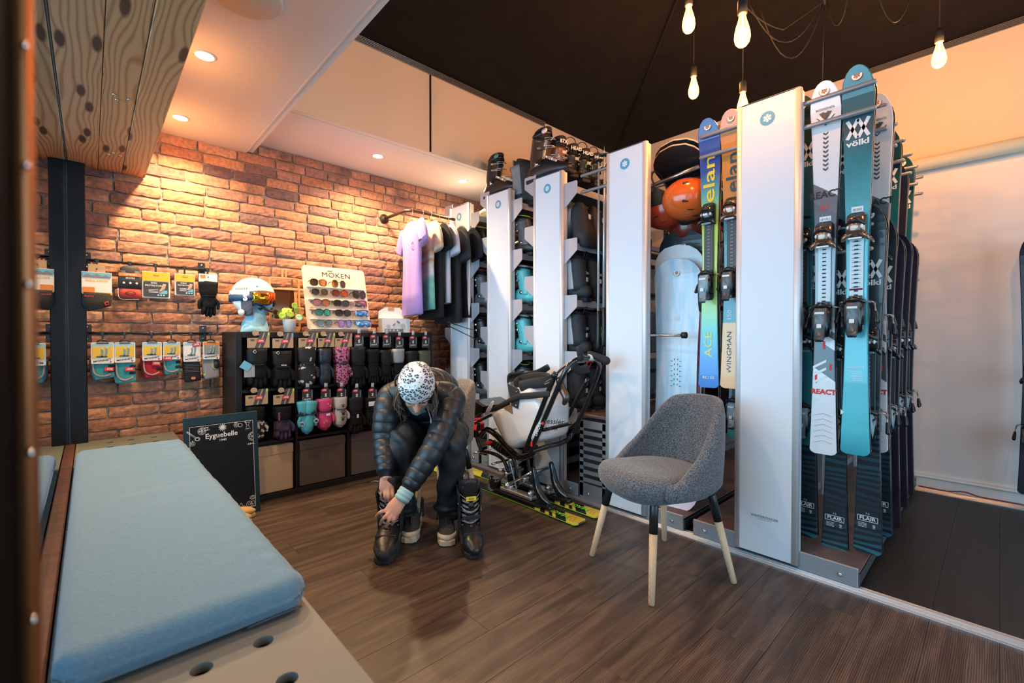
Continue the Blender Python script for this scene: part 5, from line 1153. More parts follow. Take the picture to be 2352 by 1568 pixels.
# plant
pt = thing('potted_plant', 'round-leaved green plant in a white speckled pot in front of the mirror', 'plant', (1.035, 3.42, ZT), 0)
M().lathe([(.030, 0), (.033, .002), (.046, .085), (.0465, .088), (.043, .088), (.041, .075), (.001, .074)], 26).build('pot', mat('pot_speckled', (.72, .70, .68), .6, var=(260, .12)), pt)
M().lathe([(.001, .078), (.040, .076)], 16, cap=False).build('soil', mat('soil', (.04, .025, .015), .9), pt)
LEAF = mat('pilea_leaf', (.26, .40, .03), .4, var=(14, .3), rnd=.25); LEAF2 = mat('pilea_leaf_pale', (.35, .62, .45), .45)
def leaf(c, r, n_, m_):
    q = M(); zax = V(n_).normalized(); xa = zax.cross(V((0, 0, 1))).normalized(); ya = zax.cross(xa)
    rings = [[V(c)+xa*rr*math.cos(a)+ya*rr*math.sin(a)+zax*h for a in [2*PI*j/16 for j in range(16)]] for rr, h in ((r*.02, -.0035), (r*.5, -.0015), (r*.96, .0), (r, .0012), (r*.96, .0022), (r*.5, .0005), (r*.02, -.001))]
    q.loft(rings, 0, True, True); st_ = M().tube([(0, 0, .075), (c[0]*.4, c[1]*.4, .075+(c[2]-.075)*.7), c], .0014, 5, k=4); q.build('leaf', m_, pt); st_.build('stem', mat('stem_green', (.25, .35, .08), .5), pt)
for (c, r, n_, m_) in (((-.055, -.03, .115), .024, (-.3, -1, .25), LEAF), ((-.035, -.02, .150), .022, (-.4, -1, .5), LEAF), ((-.005, -.035, .125), .025, (0, -1, .4), LEAF), ((.0, .0, .160), .020, (.2, -.6, .8), LEAF), ((.038, .01, .190), .021, (0, -1, .1), LEAF), ((.048, .0, .158), .021, (.1, -1, -.1), LEAF), ((.055, -.03, .105), .024, (.2, -1, .3), LEAF2), ((.082, -.01, .112), .022, (.8, -.7, .2), LEAF), ((-.062, .02, .135), .018, (-.9, -.4, .4), LEAF)): leaf(c, r, n_, m_)
# sunglasses display
sd = thing('sunglasses_display', 'pale wooden sunglasses board with rounded corners and a black wordmark', 'display board', (1.40, 3.42, ZT), 0); BRD = mat('board_birch', (.80, .66, .50), .55, bump=(30, .04)); SHW = mat('clear_shelf', (.78, .80, .88), .3)
BT = R(-15)
bdx = thing('x', None, None); D.objects.remove(bdx)
bw, bh = .485, .505
def onb(x, z, y=-.004): return V((x+(z/bh)*-.0, y*math.cos(BT)-z*math.sin(BT), z*math.cos(BT)+y*math.sin(BT)+.012))
M().prism(rrect(bw, bh, .028, 5, 0, bh/2), 0, .010).build('board', BRD, sd, (0, 0, .012), (PI/2+BT, 0, 0))
M().box((0, -.0, .006), (bw+.04, .10, .012), 0, .002).build('foot_board', mat('board_dark_edge', (.12, .06, .04), .6), sd)
text('MOKEN', .056, INK, sd, onb(.01, .440, -.012), (PI/2+BT, 0, 0), bold=-.005, sx=1.15); M().box((0, 0, 0), (.040, .001, .004)).build('macron', INK, sd, onb(-.035, .474, -.0125), (BT, 0, 0)); text('EYEWEAR', .010, INK, sd, onb(.01, .408, -.012), (PI/2+BT, 0, 0))
for k in range(5): M().box((0, 0, 0), (bw*.92, .040, .003), 0, .001).build('clear_ledge', SHW, sd, onb(0, .318-.075*k-.012 if k else .330, -.022), (BT*.3, 0, 0))
SG = 'sunglasses on the birch display board'
def sunglasses(label, loc, fr, ln, style, w=.132):
    t = thing('sunglasses', label, 'sunglasses', loc, R(rg.uniform(-6, 14)), SG); t.rotation_euler.x = BT*.5; t.scale = (.93, 1, 1.25)
    f = M()
    if style == 'shield':
        pts = []
        q = M(); n = 16; rings = []
        for i in range(n+1):
            u = -1+2*i/n; x = u*w/2; y = -.022*(1-u*u)-.004; zt = .022-.004*u*u; zb = -.024+.012*math.exp(-(u/.16)**2)+.012*u**4
            rings.append([(x, y, zb), (x, y, zt), (x, y+.002, zt), (x, y+.002, zb)])
        q.loft(rings, 0, True, True); q.build('shield_lens', ln, t)
        f.tube([r[1] for r in rings], .0022, 6)
    else:
        for e in (-1, 1):
            rx, rz = {'round': (.024, .023), 'square': (.030, .021), 'pilot': (.030, .024), 'wide': (.031, .020)}[style]
            o = [(e*.034+rx*sgn(math.cos(a))*abs(math.cos(a))**.8, -.012+.010*abs(e*.034+rx*math.cos(a))/.066, rz*sgn(math.sin(a))*abs(math.sin(a))**.85-(.004 if style == 'pilot' else 0)*(math.cos(a)*e < 0)) for a in [2*PI*j/20 for j in range(20)]]
            q = M(); q.add(o, [tuple(range(20))], 0, False); q.add([(x, y+.0018, z) for x, y, z in o], [tuple(range(20))[::-1]], 0, False); q.build('lens', ln, t)
            f.tube(o, .0024, 6, closed=True)
        f.tube([(-.010, -.013, .006), (0, -.016, .011), (.010, -.013, .006)], .0024, 6, k=3)
        if style == 'pilot': f.tube([(-.03, -.010, .021), (0, -.014, .020), (.03, -.010, .021)], .002, 6, k=3)
    f.build('frame', fr, t)
    for e in (-1, 1): M().tube([(e*.064, -.004, .010), (e*.069, .01, .009), (e*.068, .035, .004), (e*.066, .048, -.010)], [.003, .0025, .002], 6, k=3).build('temple', fr, t)
    return t
def lens(n, a, b=None, r=.12): return mat('lens_'+n, a, r, .55, coat=.6, stops=[(0, a), (1, b or a)], vec=(7, 0, 0), off=.5)
L1 = lens('brown', (.10, .05, .03)); L2 = lens('grey', (.06, .05, .05)); L3 = lens('red', (.10, .03, .02), (.60, .10, .03)); L4 = lens('rose_orange', (.65, .25, .35), (.65, .25, .05)); L5 = lens('green_teal', (.02, .12, .2), (.05, .55, .25)); L6 = lens('blue', (.06, .25, .60), (.30, .60, .9)); L7 = lens('stripe_blue', (.15, .28, .35), (.30, .38, .45)); L8 = lens('violet', (.30, .16, .50), (.35, .40, .65)); L9 = lens('pink', (.12, .12, .12), (.60, .22, .26))
FB = mat('frame_black', (.015, .014, .016), .3); FT = mat('frame_tortoise', (.06, .03, .012), .3, var=(60, .6)); FPk = mat('frame_pink', (.75, .18, .28), .3); FBl = mat('frame_blue', (.08, .2, .55), .3); FG = mat('frame_olive', (.12, .11, .05), .3); FP_ = mat('frame_purple', (.12, .03, .25), .3)
rows = [[('brown square-lensed pair, top left', FT, L1, 'square'), ('small round pair with brown lenses, top middle', FG, L1, 'round')],
        [('grey-lensed pair, left in the second row', FG, L2, 'square'), ('red-lensed pair, middle of the second row', FT, L3, 'square'), ('pilot style pair with a double bridge, right in the second row', FB, L2, 'pilot')],
        [('rose and orange mirrored pair, left in the third row', FT, L4, 'wide'), ('large brown pair, middle of the third row', FT, L2, 'wide'), ('pink framed shield pair, right in the third row', FPk, L9, 'shield')],
        [('green mirrored pair, left in the fourth row', FB, L5, 'wide'), ('black pair with reflecting lenses, middle of the fourth row', FB, L2, 'wide'), ('tall blue mirrored shield pair, right in the fourth row', FPk, L6, 'shield')],
        [('grey-blue striped lens pair, left in the bottom row', FG, L7, 'wide'), ('violet round-lensed pair, middle of the bottom row', FP_, L8, 'round'), ('pale blue shield pair, right in the bottom row', FBl, L6, 'shield')]]
for k, row in enumerate(rows):
    for j, (lb, fr, ln, s_) in enumerate(row):
        q = onb(-.145+.152*j+.006*k*.5, (.360, .285, .205, .128, .045)[k], -.040)
        sunglasses(lb+' of the display board', (1.40+q.x, 3.42+q.y, ZT+q.z), fr, ln, s_)
M().prism(circ(.015, 14), 0, .001).build('orange_dot', mat('dot_orange', (.62, .28, .06), .5), sd, onb(-.20, .165, -.012), (PI/2+BT, 0, 0))
# small white product box with a house-shaped top
bx = thing('product_box', 'white carton with house-shaped top and grey base band on the shelf end', 'box', (1.877, 3.47, ZT), R(-6))
M().prism([(-.12, 0), (.12, 0), (.12, .118), (-.12, .118)], 0, .09).build('carton', PAPER, bx, (0, .045, 0), (PI/2, 0, 0))
M().prism([(-.12, 0), (.105, 0), (.105, .052), (.07, .095), (-.06, .095), (-.12, .060)], 0, .002).build('header_card', PAPER, bx, (0, .046, .118), (PI/2, 0, 0))
M().box((-.02, -.0455, .016), (.16, .001, .030)).build('grey_band', GREYP, bx); M().box((-.01, .043, .198), (.055, .001, .028)).build('orange_tab', KRAFT, bx)
q = M()
for k in range(3): q.prism(circ(.007, 10, -.055+.032*k, .018), 0, .001)
q.build('icon_dots', PAPER, bx, (0, -.046, 0), (PI/2, 0, 0))
q = M(); q.prism([(-.035, 0), (-.015, .018), (-.008, .012), (-.028, -.006)], 0, .001); q.prism([(.0, .03), (.025, .012), (.032, .022), (.008, .042)], 0, .001); q.build('picture_print', GREYP, bx, (0, -.0465, .06), (PI/2, 0, 0))
q = M(); q.prism(circ(.022, 16, .055, .058, .018), 0, .001); q.prism(circ(.018, 16, -.07, .055, .013), 0, .001); q.build('pale_print', mat('print_pale_grey', (.6, .6, .62), .6), bx, (0, -.0463, 0), (PI/2, 0, 0))
text('BEWEGUNG', .009, RED, bx, (0, -.0465, .040), (PI/2, 0, 0)) if False else None
# ================================================ wall rods with socks and protectors
def wallrod(label, z, x0, x1):
    t = thing('wall_rail', label, 'wall rail', (0, 3.66, z), 0, 'black rails on the brick wall')
    M().cyl((x0, 0, 0), (x1, 0, 0), .0065, n=10).build('rod', BLK, t)
    for x in (x0+.02, x1-.03):
        q = M(); q.box((x, .066, 0), (.040, .006, .105), 0, .002); q.box((x, .03, 0), (.022, .07, .022), 0, .004); q.build('bracket', BLK, t)
        for dz in (-.035, .035): M().cyl((x, .060, dz), (x, .066, dz), .006, n=8).build('screw', CHR, t)
    return t
za = P(340, 608, Y=3.66).z; zb_ = P(340, 765, Y=3.66).z
wallrod('upper black rail on the brick wall at the left', za, -.03, .595); wallrod('lower black rail on the brick wall at the left', zb_, -.03, .60)
def hook(t, y=0): 
    q = M(); q.box((0, 0, .0), (.022, .020, .022), 0, .004); q.box((0, -.012, -.026), (.010, .006, .045), 0, .002); q.tube([(0, -.012, -.045), (0, -.022, -.055), (0, -.030, -.050)], .003, 6, k=3); q.build('hook', BLK, t)
def clip(t):
    q = M(); q.box((0, 0, .0), (.022, .020, .022), 0, .004); q.box((0, -.010, -.024), (.008, .006, .04), 0, .002); q.tube([(-.026, -.012, -.060), (-.016, -.012, -.044), (0, -.012, -.040), (.016, -.012, -.044), (.026, -.012, -.060)], [(.006, .004)]*2, 8, k=3); q.build('clip_hanger', BLK, t)
GR_ = ('goods hanging from the upper wall rail', 'goods hanging from the lower wall rail')
def item(nm, label, cat, px, row): return thing(nm, label, cat, (P(px, 608, Y=3.655).x, 3.655, (za, zb_)[row]), 0, GR_[row])
def plate(t, name, w, h, m_, x=0, z=0, y=-.02, th=.002, r=.002): return M().prism(rrect(w, h, r, 2), 0, th).build(name, m_, t, (x, y, z), (PI/2, 0, 0))
ORP = mat('print_orange', (.80, .25, .05), .5); YLP = mat('print_ochre', (.80, .50, .04), .5)
t = item('sock_pack', 'dark socks under a white and orange card, next to the black window post', 'socks', 222, 0); hook(t)
plate(t, 'orange_header', .075, .06, KRAFT, 0, -.055); a = plate(t, 'printed_card', .132, .125, PAPER, 0, -.135, -.026, .004); text('INSULATION', .017, YLP, a, (0, .012, .005), bold=.02)
plate(t, 'sky_print', .128, .022, SKYB, 0, -.086, -.031, .001); q = M(); q.prism([(-.06, 0), (-.04, .014), (-.02, .004), (.0, .018), (.02, .002), (.04, .012), (.06, -.002), (.06, -.006), (-.06, -.006)], 0, .001); q.build('mountain_print', GREYP, t, (0, -.0315, -.098), (PI/2, 0, 0)); plate(t, 'orange_patch', .052, .034, ORP, -.036, -.178, -.031, .001); plate(t, 'ochre_strip', .128, .014, YLP, .0, -.196, -.0305, .001)
m = M(); m.tube([(0, -.025, -.195), (.0, -.03, -.25), (.01, -.025, -.285)], [(.062, .018), (.066, .022), (.055, .018)], 12, k=3, up=(0, 1, 0), pw=.7); m.build('folded_sock', mat('sock_charcoal', (.03, .026, .026), .9, bump=(90, .3)), t); text('thermo', .014, RED, t, (-.035, -.053, -.215), (PI/2, 0, 0), bold=.02); M().tube([(.032, -.05, -.252), (.046, -.048, -.244), (.05, -.046, -.26), (.036, -.05, -.266)], .003, 5, closed=True).build('red_loop_print', RED, t)
t = item('sock_pack', 'dark and coral red comfort socks in a black banderole on the upper rail', 'socks', 298, 0); hook(t)
m = M(); m.tube([(0, -.02, -.035), (0, -.022, -.06)], [(.045, .018)]*2, 12, up=(0, 1, 0), rnd=True); m.tube([(0, -.02, -.05), (0, -.02, -.16)], [(.055, .018), (.057, .019)], 12, up=(0, 1, 0), pw=.6); m.build('banderole', mat('banderole_dark', (.055, .048, .05), .6), t)
m = M(); m.tube([(0, -.02, -.155), (0, -.022, -.215)], [(.052, .018), (.054, .018)], 12, up=(0, 1, 0), pw=.6); m.build('folded_sock', mat('sock_coral', (.66, .08, .06), .85, bump=(90, .3)), t)
plate(t, 'orange_band', .108, .020, ORP, 0, -.075, -.040, .001); text('COMFORT', .013, INKW, t, (0, -.0425, -.075), (PI/2, 0, 0), bold=.02); text('SOCKS', .014, INKW, t, (0, -.041, -.096), (PI/2, 0, 0), bold=.02)
for k in range(3): plate(t, 'icon_dot', .012, .012, INKW, -.03+.03*k, -.125, -.0395, .001, .005)
M().tube([(-.026, -.041, -.187), (0, -.042, -.173), (.026, -.041, -.187), (0, -.042, -.201)], .0015, 5, k=4, closed=True).build('oval_print', INK, t); M().tube([(-.056, -.03, -.16), (-.056, -.03, -.20), (-.04, -.03, -.225), (.04, -.035, -.222)], .002, 5, k=3).build('white_thread', PAPER, t)
def protector(label, px, w, h, ttl):
    t = item('protector_pack', label, 'protectors', px, 0); hook(t)
    m = M(); m.box((0, -.018, -.045-h/2), (w, .022, h), 0, .003); m.build('carton', PAPER, t); plate(t, 'ochre_header', w-.004, h*.34, YLP, 0, -.05-h*.15, -.030, .001); a = plate(t, 'black_panel', w-.014, h*.58, mat('panel_dark', (.05, .045, .045), .5), 0, -.045-h*.66, -.031, .002, .006)
    text('SIDAS', .012, INK, t, (0, -.032, -.045-h*.14), (PI/2, 0, 0)); text(ttl[0], w*.10, INKW, t, (-w*.08, -.034, -.045-h*.43), (PI/2, 0, 0), bold=.02); text(ttl[1], w*.10, INKW, t, (-w*.08, -.034, -.045-h*.53), (PI/2, 0, 0), bold=.02)
    m = M(); m.tube([(w*.30, 0, -.045-h*.45), (w*.25, 0, -.045-h*.62), (w*.12, 0, -.045-h*.75)], [(.008, .002), (.010, .002), (.006, .002)], 8, k=3, up=(0, 1, 0)); m.build('foot_print', mat('print_skin', (.55, .36, .28), .6), t, (0, -.0335, 0)); plate(t, 'blue_patch', w*.30, h*.14, SKYB, w*.25, -.045-h*.76, -.0325, .001)
    for k in range(3): plate(t, 'icon_dot', .010, .010, mat('print_mint', (.4, .7, .65), .5), -w*.05+.014*k+w*.12, -.045-h*.88, -.0335, .001, .004)
    q = M()
    for k in range(3): q.box((-w*.1, -.0338, -.045-h*(.68+.05*k)), (w*.34, .001, .0025))
    q.build('fine_print', INKW, t)
protector('larger white and ochre carton of shin protectors on the upper rail', 357, .140, .165, ('SHIN', 'PROTECTORS')); protector('smaller white and ochre carton of ankle protectors on the upper rail', 423, .108, .140, ('ANKLE', 'PROTECTOR'))
t = item('glove_pair', 'thin black liner gloves hanging from the right end of the upper rail', 'gloves', 476, 0); hook(t); plate(t, 'white_card', .105, .055, PAPER, 0, -.06, -.022); plate(t, 'orange_patch', .03, .02, ORP, -.03, -.05, -.025, .001)
for e in (-1, 1):
    before = set(t.children); glove_part(t, FAB_K, FAB_K, L=.235, w=.040, flip=e)
    for c in set(t.children)-before: c.location = (.016*e, -.022-.018*(e > 0), -.085); c.rotation_euler = (0, R(4*e), 0)
MT = mat('sock_teal', (.06, .38, .42), .85, bump=(90, .2)); SBG = mat('sock_beige', (.55, .40, .30), .85, bump=(90, .2)); SBK = mat('sock_black', (.02, .018, .018), .85, bump=(90, .2)); SRD = mat('sock_red', (.55, .02, .04), .85, bump=(90, .2)); SGY = mat('sock_grey', (.42, .38, .40), .85, bump=(90, .2)); PBL = mat('card_pale_blue', (.35, .62, .75), .6)
def monnet(label, px, wd, hcard, body, kind, sale, tilt=0, lay=3, hs=.075):
    t = item('sock_pack', label, 'socks', px, 1); clip(t)
    zt = -.056; zc_ = zt-hcard/2
    for k in range(lay):
        m = M(); dx = -.006*k; q_ = [(0, .0, zt-hcard*.7), (.004, 0, zt-hcard-hs*.5), (.010, 0, zt-hcard-hs)]
        m.tube([(a+dx, -.012+.010*k, c-.006*(lay-k)*.6) for a, b, c in q_], [(wd*.47, .008), (wd*.50, .008), (wd*.47, .006)], 10, 0 if k == 0 or kind != 'red' else 0, k=3, up=(0, 1, 0), pw=.5); m.build('folded_sock', body if k == 0 else (PBL if kind == 'teal' else body), t)
    c = plate(t, 'card_back', wd*1.04, hcard, PAPER, 0, zc_, -.030, .010, .006)
    front = {'teal': YLP, 'red': YLP, 'leg': PAPER, 'grey': mat('card_grey_photo', (.30, .30, .31), .6)}[kind]
    plate(t, 'sky_header', wd*.98, hcard*.18, PBL if kind != 'grey' else ORP, 0, zt-hcard*.12, -.0405, .001); plate(t, 'picture_field', wd*.92, hcard*.52, front, 0, zt-hcard*.46, -.0405, .0015)
    plate(t, 'black_title', wd*.55, hcard*.045, INK, 0, zt-hcard*.035, -.042, .001, .0005)
    m = M()
    for e in (-1, 1): m.tube([(e*wd*.10+wd*.08, 0, zt-hcard*.24-(.006 if e < 0 else 0)), (e*wd*.09+wd*.08, 0, zt-hcard*.5), (e*wd*.10, 0, zt-hcard*.63), (e*wd*.12-wd*.10, 0, zt-hcard*.655)], [(wd*.06, .001), (wd*.055, .001), (wd*.06, .001), (wd*.03, .001)], 8, k=3, up=(0, 1, 0))
    m.build('legs_print', mat('print_leg_teal', (.20, .34, .38), .6), t, (0, -.0425, 0)); M().prism(circ(wd*.26, 14, 0, 0, wd*.05), 0, .0008).build('ground_print', SBK, t, (-wd*.04, -.0425, zt-hcard*.665), (PI/2, 0, 0))
    text('MONNET', wd*.16, INK, t, (-wd*.02, -.0422, zt-hcard*.855), (PI/2, R(-8), 0), bold=.01, sx=1.2); plate(t, 'red_mark', .008, .010, RED, wd*.36, zt-hcard*.92, -.042, .001, .003)
    if kind in ('teal', 'red'):
        m = M(); m.tube([(wd*.28, -.035+.012, zt-hcard-hs*.22), (wd*.52, -.030+.012, zt-hcard-hs*.20)], [(.008, .004)]*2, 8, up=(0, 1, 0), rnd=True); m.tube([(wd*.26, -.023, zt-hcard-hs*.58), (wd*.52, -.020, zt-hcard-hs*.55)], [(.008, .004)]*2, 8, up=(0, 1, 0), rnd=True); m.build('ribbed_patch', SBK, t)
        m = M(); m.tube([(-wd*.44, -.022, zt-hcard), (-wd*.38, -.023, zt-hcard-hs*.7), (-.0, -.023, zt-hcard-hs*.95), (wd*.4, -.022, zt-hcard-hs*.80)], [(.004, .003), (.006, .003)], 6, k=3, up=(0, 1, 0)); m.build('beige_seam', SBG, t)
    if kind == 'leg':
        m = M()
        for k in range(7): m.box((.003, -.022, zt-hcard-.008-.010*k), (wd*.86, .006, .0035), 0)
        m.build('rib_lines', mat('rib_grey', (.16, .13, .12), .8), t); plate(t, 'orange_oval', .026, .017, ORP, .008, zt-hcard-hs*.88, -.0245, .001, .008)
    if kind == 'grey':
        M().tube([(wd*.12, -.024, zt-hcard), (wd*.10, -.025, zt-hcard-hs*.45), (wd*.32, -.024, zt-hcard-hs*.55)], [(.003, .002)]*2, 6, k=3, up=(0, 1, 0)).build('lime_piping', LIME, t); m = M(); m.tube([(wd*.34, -.021, zt-hcard), (wd*.36, -.022, zt-hcard-hs*.5)], [(wd*.14, .004)]*2, 8, up=(0, 1, 0)); m.build('dark_panel', DGREY, t); plate(t, 'lime_dot', .015, .015, LIME, -wd*.4, zt-hcard-hs*.82, -.0215, .001, .006)
    if sale: sale_tag(t, sale, R(rg.uniform(-14, 6)), .95)
monnet('teal ski socks under an ochre card, leftmost on the lower rail', 233, .098, .125, MT, 'teal', (.028, -.034, -.215), hs=.080)
monnet('teal ski socks with a low-hanging tail, second from left on the lower rail', 284, .092, .122, MT, 'teal', (.020, -.034, -.220), hs=.115)
monnet('red and burgundy ski socks under an ochre card on the lower rail', 346, .092, .115, SRD, 'red', (.020, -.036, -.190), hs=.095)
monnet('teal ski socks with the sale sticker on the card on the lower rail', 391, .086, .112, MT, 'teal', (-.022, -.044, -.160), lay=2, hs=.085)
monnet('black ribbed socks with an orange oval on the lower rail', 437, .090, .130, SBK, 'leg', (.022, -.044, -.075), lay=2, hs=.125)
monnet('light grey sock with lime piping at the right end of the lower rail', 481, .090, .118, SGY, 'grey', None, lay=2, hs=.125)
# ================================================ clothes rail
cr_ = thing('clothes_rail', 'dark iron pipe clothes rail fixed to the brick wall with round flanges', 'clothes rail')
IRON = mat('iron_pipe', (.07, .045, .035), .45, .7, bump=(60, .1)); ya = 3.32; zr = 2.04
fa = P(882, 503, Y=WALLY); fb = V((2.70, WALLY, fa.z-.02)); ZR = fa.z
m = M(); m.tube([(fa.x, WALLY-.01, ZR), (fa.x, ya+.04, ZR), (fa.x+.04, ya, ZR), (2.60, ya, ZR), (2.64, ya+.04, ZR), (2.64, WALLY-.01, ZR)], .0125, 12); m.build('pipe', IRON, cr_)
for x in (fa.x, 2.64): M().lathe([(.042, 0), (.042, .006), (.020, .010), (.018, .024), (.0145, .024)], 20, T=T((x, WALLY-.003, ZR), (PI/2, 0, 0))).build('flange', IRON, cr_)
HNG = mat('hanger_wood', (.62, .36, .14), .45)
GC = 'clothes hanging on the pipe rail'
def garment(nm, label, cat, x, L, w, cloth, rz=0, sleeve=.20, slw=.075, hem=None, depth=.040, neck=True, dz=0, ruf=.010):
    t = thing(nm, label, cat, (x, ya, ZR), rz, GC)          # shirt plane is y-z, front towards -x
    h = M(); h.tube([(0, -.185, -.145), (0, -.11, -.105), (0, -.03, -.075), (0, .03, -.075), (0, .11, -.105), (0, .185, -.145)], [(.008, .016), (.009, .018)], 8, k=3, up=(1, 0, 0), rnd=True); h.build('hanger', HNG, t)
    M().tube([(0, 0, -.065), (0, 0, -.03), (0, -.018, -.008), (0, -.016, .014), (0, .004, .020), (0, .018, .006)], .0022, 6, k=4).build('hanger_hook', CHR, t)
    sec = []
    for (z, hw, dp) in ((-.098, .060, .020), (-.110, .115, .030), (-.145, w*.98, depth), (-.22, w*.93, depth*1.05), (-.32, w*.88, depth), (-.5*L-.1, w*.88, depth), (-.8*L-.06, w*.92, depth*1.05), (-L-.08, w*.95, depth*1.1)):
        ring = []
        for j in range(40):
            a = 2*PI*j/40; s_ = math.sin(a); c_ = math.cos(a)
            k_ = max(0, (-z-.2)/L)
            ring.append((dp*sgn(c_)*abs(c_)**.8+ruf*k_*math.sin(s_*9+z*3+x*7)+ruf*.5*k_*math.sin(s_*17+1), hw*s_+ruf*.4*k_*math.sin(z*22), z+dz+.004*math.sin(s_*6)*k_))
        sec.append(ring)
    m = M(); m.loft(sec, 0, True, True); m.build('body', cloth, t)
    for e in (-1, 1):
        m = M(); m.tube([(0, e*(w-.03), -.150), (-.006, e*(w+.045), -.24), (-.01, e*(w+.085), -.15-sleeve)], [(.060, .034), (slw, .030), (slw*.95, .026)], 14, k=4, up=(1, 0, 0)); m.build('sleeve', cloth, t)
    if neck: M().tube([(depth*-.6, .075*math.cos(a)*.9, -.105-.040*abs(math.sin(a))) for a in [PI*j/12 for j in range(13)]], .006, 6).build('collar', cloth, t)
    return t
LIL = mat('cloth_lilac', (.44, .27, .62), .9, bump=(180, .1), sheen=.2); CK = mat('cloth_black', (.012, .012, .014), .95); CG = mat('cloth_charcoal', (.020, .021, .026), .85); CW = mat('cloth_white', (.62, .60, .68), .9)
CP = mat('cloth_patterned', (.6, .5, .45), .9, stops=[(0, (.2, .5, .42)), (.2, (.66, .62, .64)), (.45, (.6, .56, .52)), (.55, (.60, .25, .12)), (.62, (.68, .62, .56)), (.8, (.62, .33, .18)), (1, (.7, .6, .5))], vec=(0, .6, 3.2), off=2.0, var=(20, .2))
t = garment('tshirt', 'lilac t-shirt with a pale round chest print, first on the pipe rail', 't-shirt', 1.96, .78, .232, LIL, rz=R(-12), sleeve=.16)
q = M(); q.tube([(.026*math.cos(a), .026*math.sin(a), 0) for a in [2*PI*j/16 for j in range(16)]], .0022, 5, closed=True); q.tube([(-.008, .008, 0), (0, -.010, 0), (.008, .008, 0)], .002, 5); q.build('chest_print', mat('print_cream', (.75, .68, .62), .6), t, (-.046, -.115, -.285), (PI/2, 0, -PI/2))
text('MOKEN', .014, INK, t, (-.040, -.285, -.295), (PI/2, 0, -PI/2)) if False else None
M().box((-.036, -.292, -.298), (.006, .055, .014), 0, .001).build('sleeve_label', INK, t)
garment('shirt', 'pale patterned shirt with orange and green patches, second on the pipe rail', 'shirt', 2.06, .74, .225, CP, rz=R(-6), sleeve=.20)
garment('tshirt', 'plain black t-shirt, third on the pipe rail', 't-shirt', 2.14, .80, .225, CK, rz=R(-4), sleeve=.18)
garment('tshirt', 'white t-shirt between two black ones on the pipe rail', 't-shirt', 2.22, .68, .225, CW, rz=R(-6), sleeve=.22)
garment('hoodie', 'long black hoodie near the end of the pipe rail', 'hoodie', 2.32, .84, .23, CG, rz=R(-6), sleeve=.26, slw=.085, depth=.05)
t = garment('hoodie', 'black hooded jacket last on the pipe rail against the white panel', 'hoodie', 2.43, .80, .23, CK, rz=R(-4), sleeve=.24, slw=.09, depth=.055); M().tube([(-.02, -.08, -.12), (-.05, -.06, -.17), (-.05, .06, -.17), (-.02, .08, -.12)], [(.03, .02)]*2, 10, k=4, rnd=True).build('hood', CG, t)
# ================================================ bench, cushion, sign, slippers
BEN = mat('bench_laminate', (.185, .168, .148), .55, bump=(30, .05), var=(6, .06)); BEN2 = mat('bench_grey_green', (.16, .16, .13), .55, var=(6, .1))
def bench(label, y0, y1, m_, z, holes, x1=.372):
    t = thing('bench_box', label, 'bench', (0, y0, 0), 0, 'plywood bench boxes along the window')
    x0 = -.062; w, d = x1-x0, y1-y0; cx = (x0+x1)/2
    # top with real holes: strips between circular cut-outs are an n-gon grid
    m = D.meshes.new('top'); import bmesh
    bm_ = bmesh.new()
    outer = [bm_.verts.new((x, y, z)) for x, y in ((x0, 0), (x1, 0), (x1, d), (x0, d))]
    edges = [bm_.edges.new((outer[i], outer[(i+1) % 4])) for i in range(4)]
    for (hx, hy, r) in holes:
        vs = [bm_.verts.new((hx+r*math.cos(2*PI*k/24), hy+r*math.sin(2*PI*k/24), z)) for k in range(24)]
        edges += [bm_.edges.new((vs[k], vs[(k+1) % 24])) for k in range(24)]
    bmesh.ops.triangle_fill(bm_, edges=edges, use_beauty=True)
    for f in bm_.faces:
        if f.normal.z < 0: f.normal_flip()
    ext = bmesh.ops.extrude_face_region(bm_, geom=list(bm_.faces)); 
    for v in [g for g in ext['geom'] if isinstance(g, bmesh.types.BMVert)]: v.co.z -= .018
    bmesh.ops.recalc_face_normals(bm_, faces=list(bm_.faces)); bm_.to_mesh(m); bm_.free(); m.materials.append(m_); put('top', m, t)
    M().box((x1-.009, d/2, (z-.020)/2), (.018, d-.002, z-.020), 0, .001).build('front_panel', m_, t)
    for yy in (.009, d-.009): M().box((cx-.009, yy, (z-.020)/2), (w-.02, .018, z-.020), 0, .001).build('end_panel', m_, t)
    M().box((cx, d/2, .12), (w-.05, d-.05, .01)).build('floor_panel', BLKM, t)
    return t
bench('grey-beige plywood bench with three round holes in its top, in the foreground', .30, 2.05, BEN, .470, [(.256, .726, .019), (.149, .721, .019), (.259, .583, .019), (.15, .583, .019)])
bench('grey-green bench end with small round holes beside the brick wall', 2.06, 3.715, BEN2, .470, [(x, y, .017) for x in (.080, .175, .285) for y in (1.355, 1.50)], .395)
CUS = mat('cushion_blue_fabric', (.105, .21, .30), .9, bump=(260, .35), var=(150, .10), sheen=.35)
m = M(); nx, ny = 26, 80; cx0, cx1, cy0, cy1, z0, z1 = -.055, .366, 1.075, 3.02, .472, .545
rr = random.Random(2); rings = []
def cz(u, v):
    e = min(u, 1-u)*(cx1-cx0); f = min(v, 1-v)*(cy1-cy0); k = min(1, e/.03); k2 = min(1, f/.035)
    return (z1-z0)*(.5+.5*math.sqrt(max(0, 1-(1-k)**2)))*(.5+.5*math.sqrt(max(0, 1-(1-k2)**2)))
vs = []; fs = []
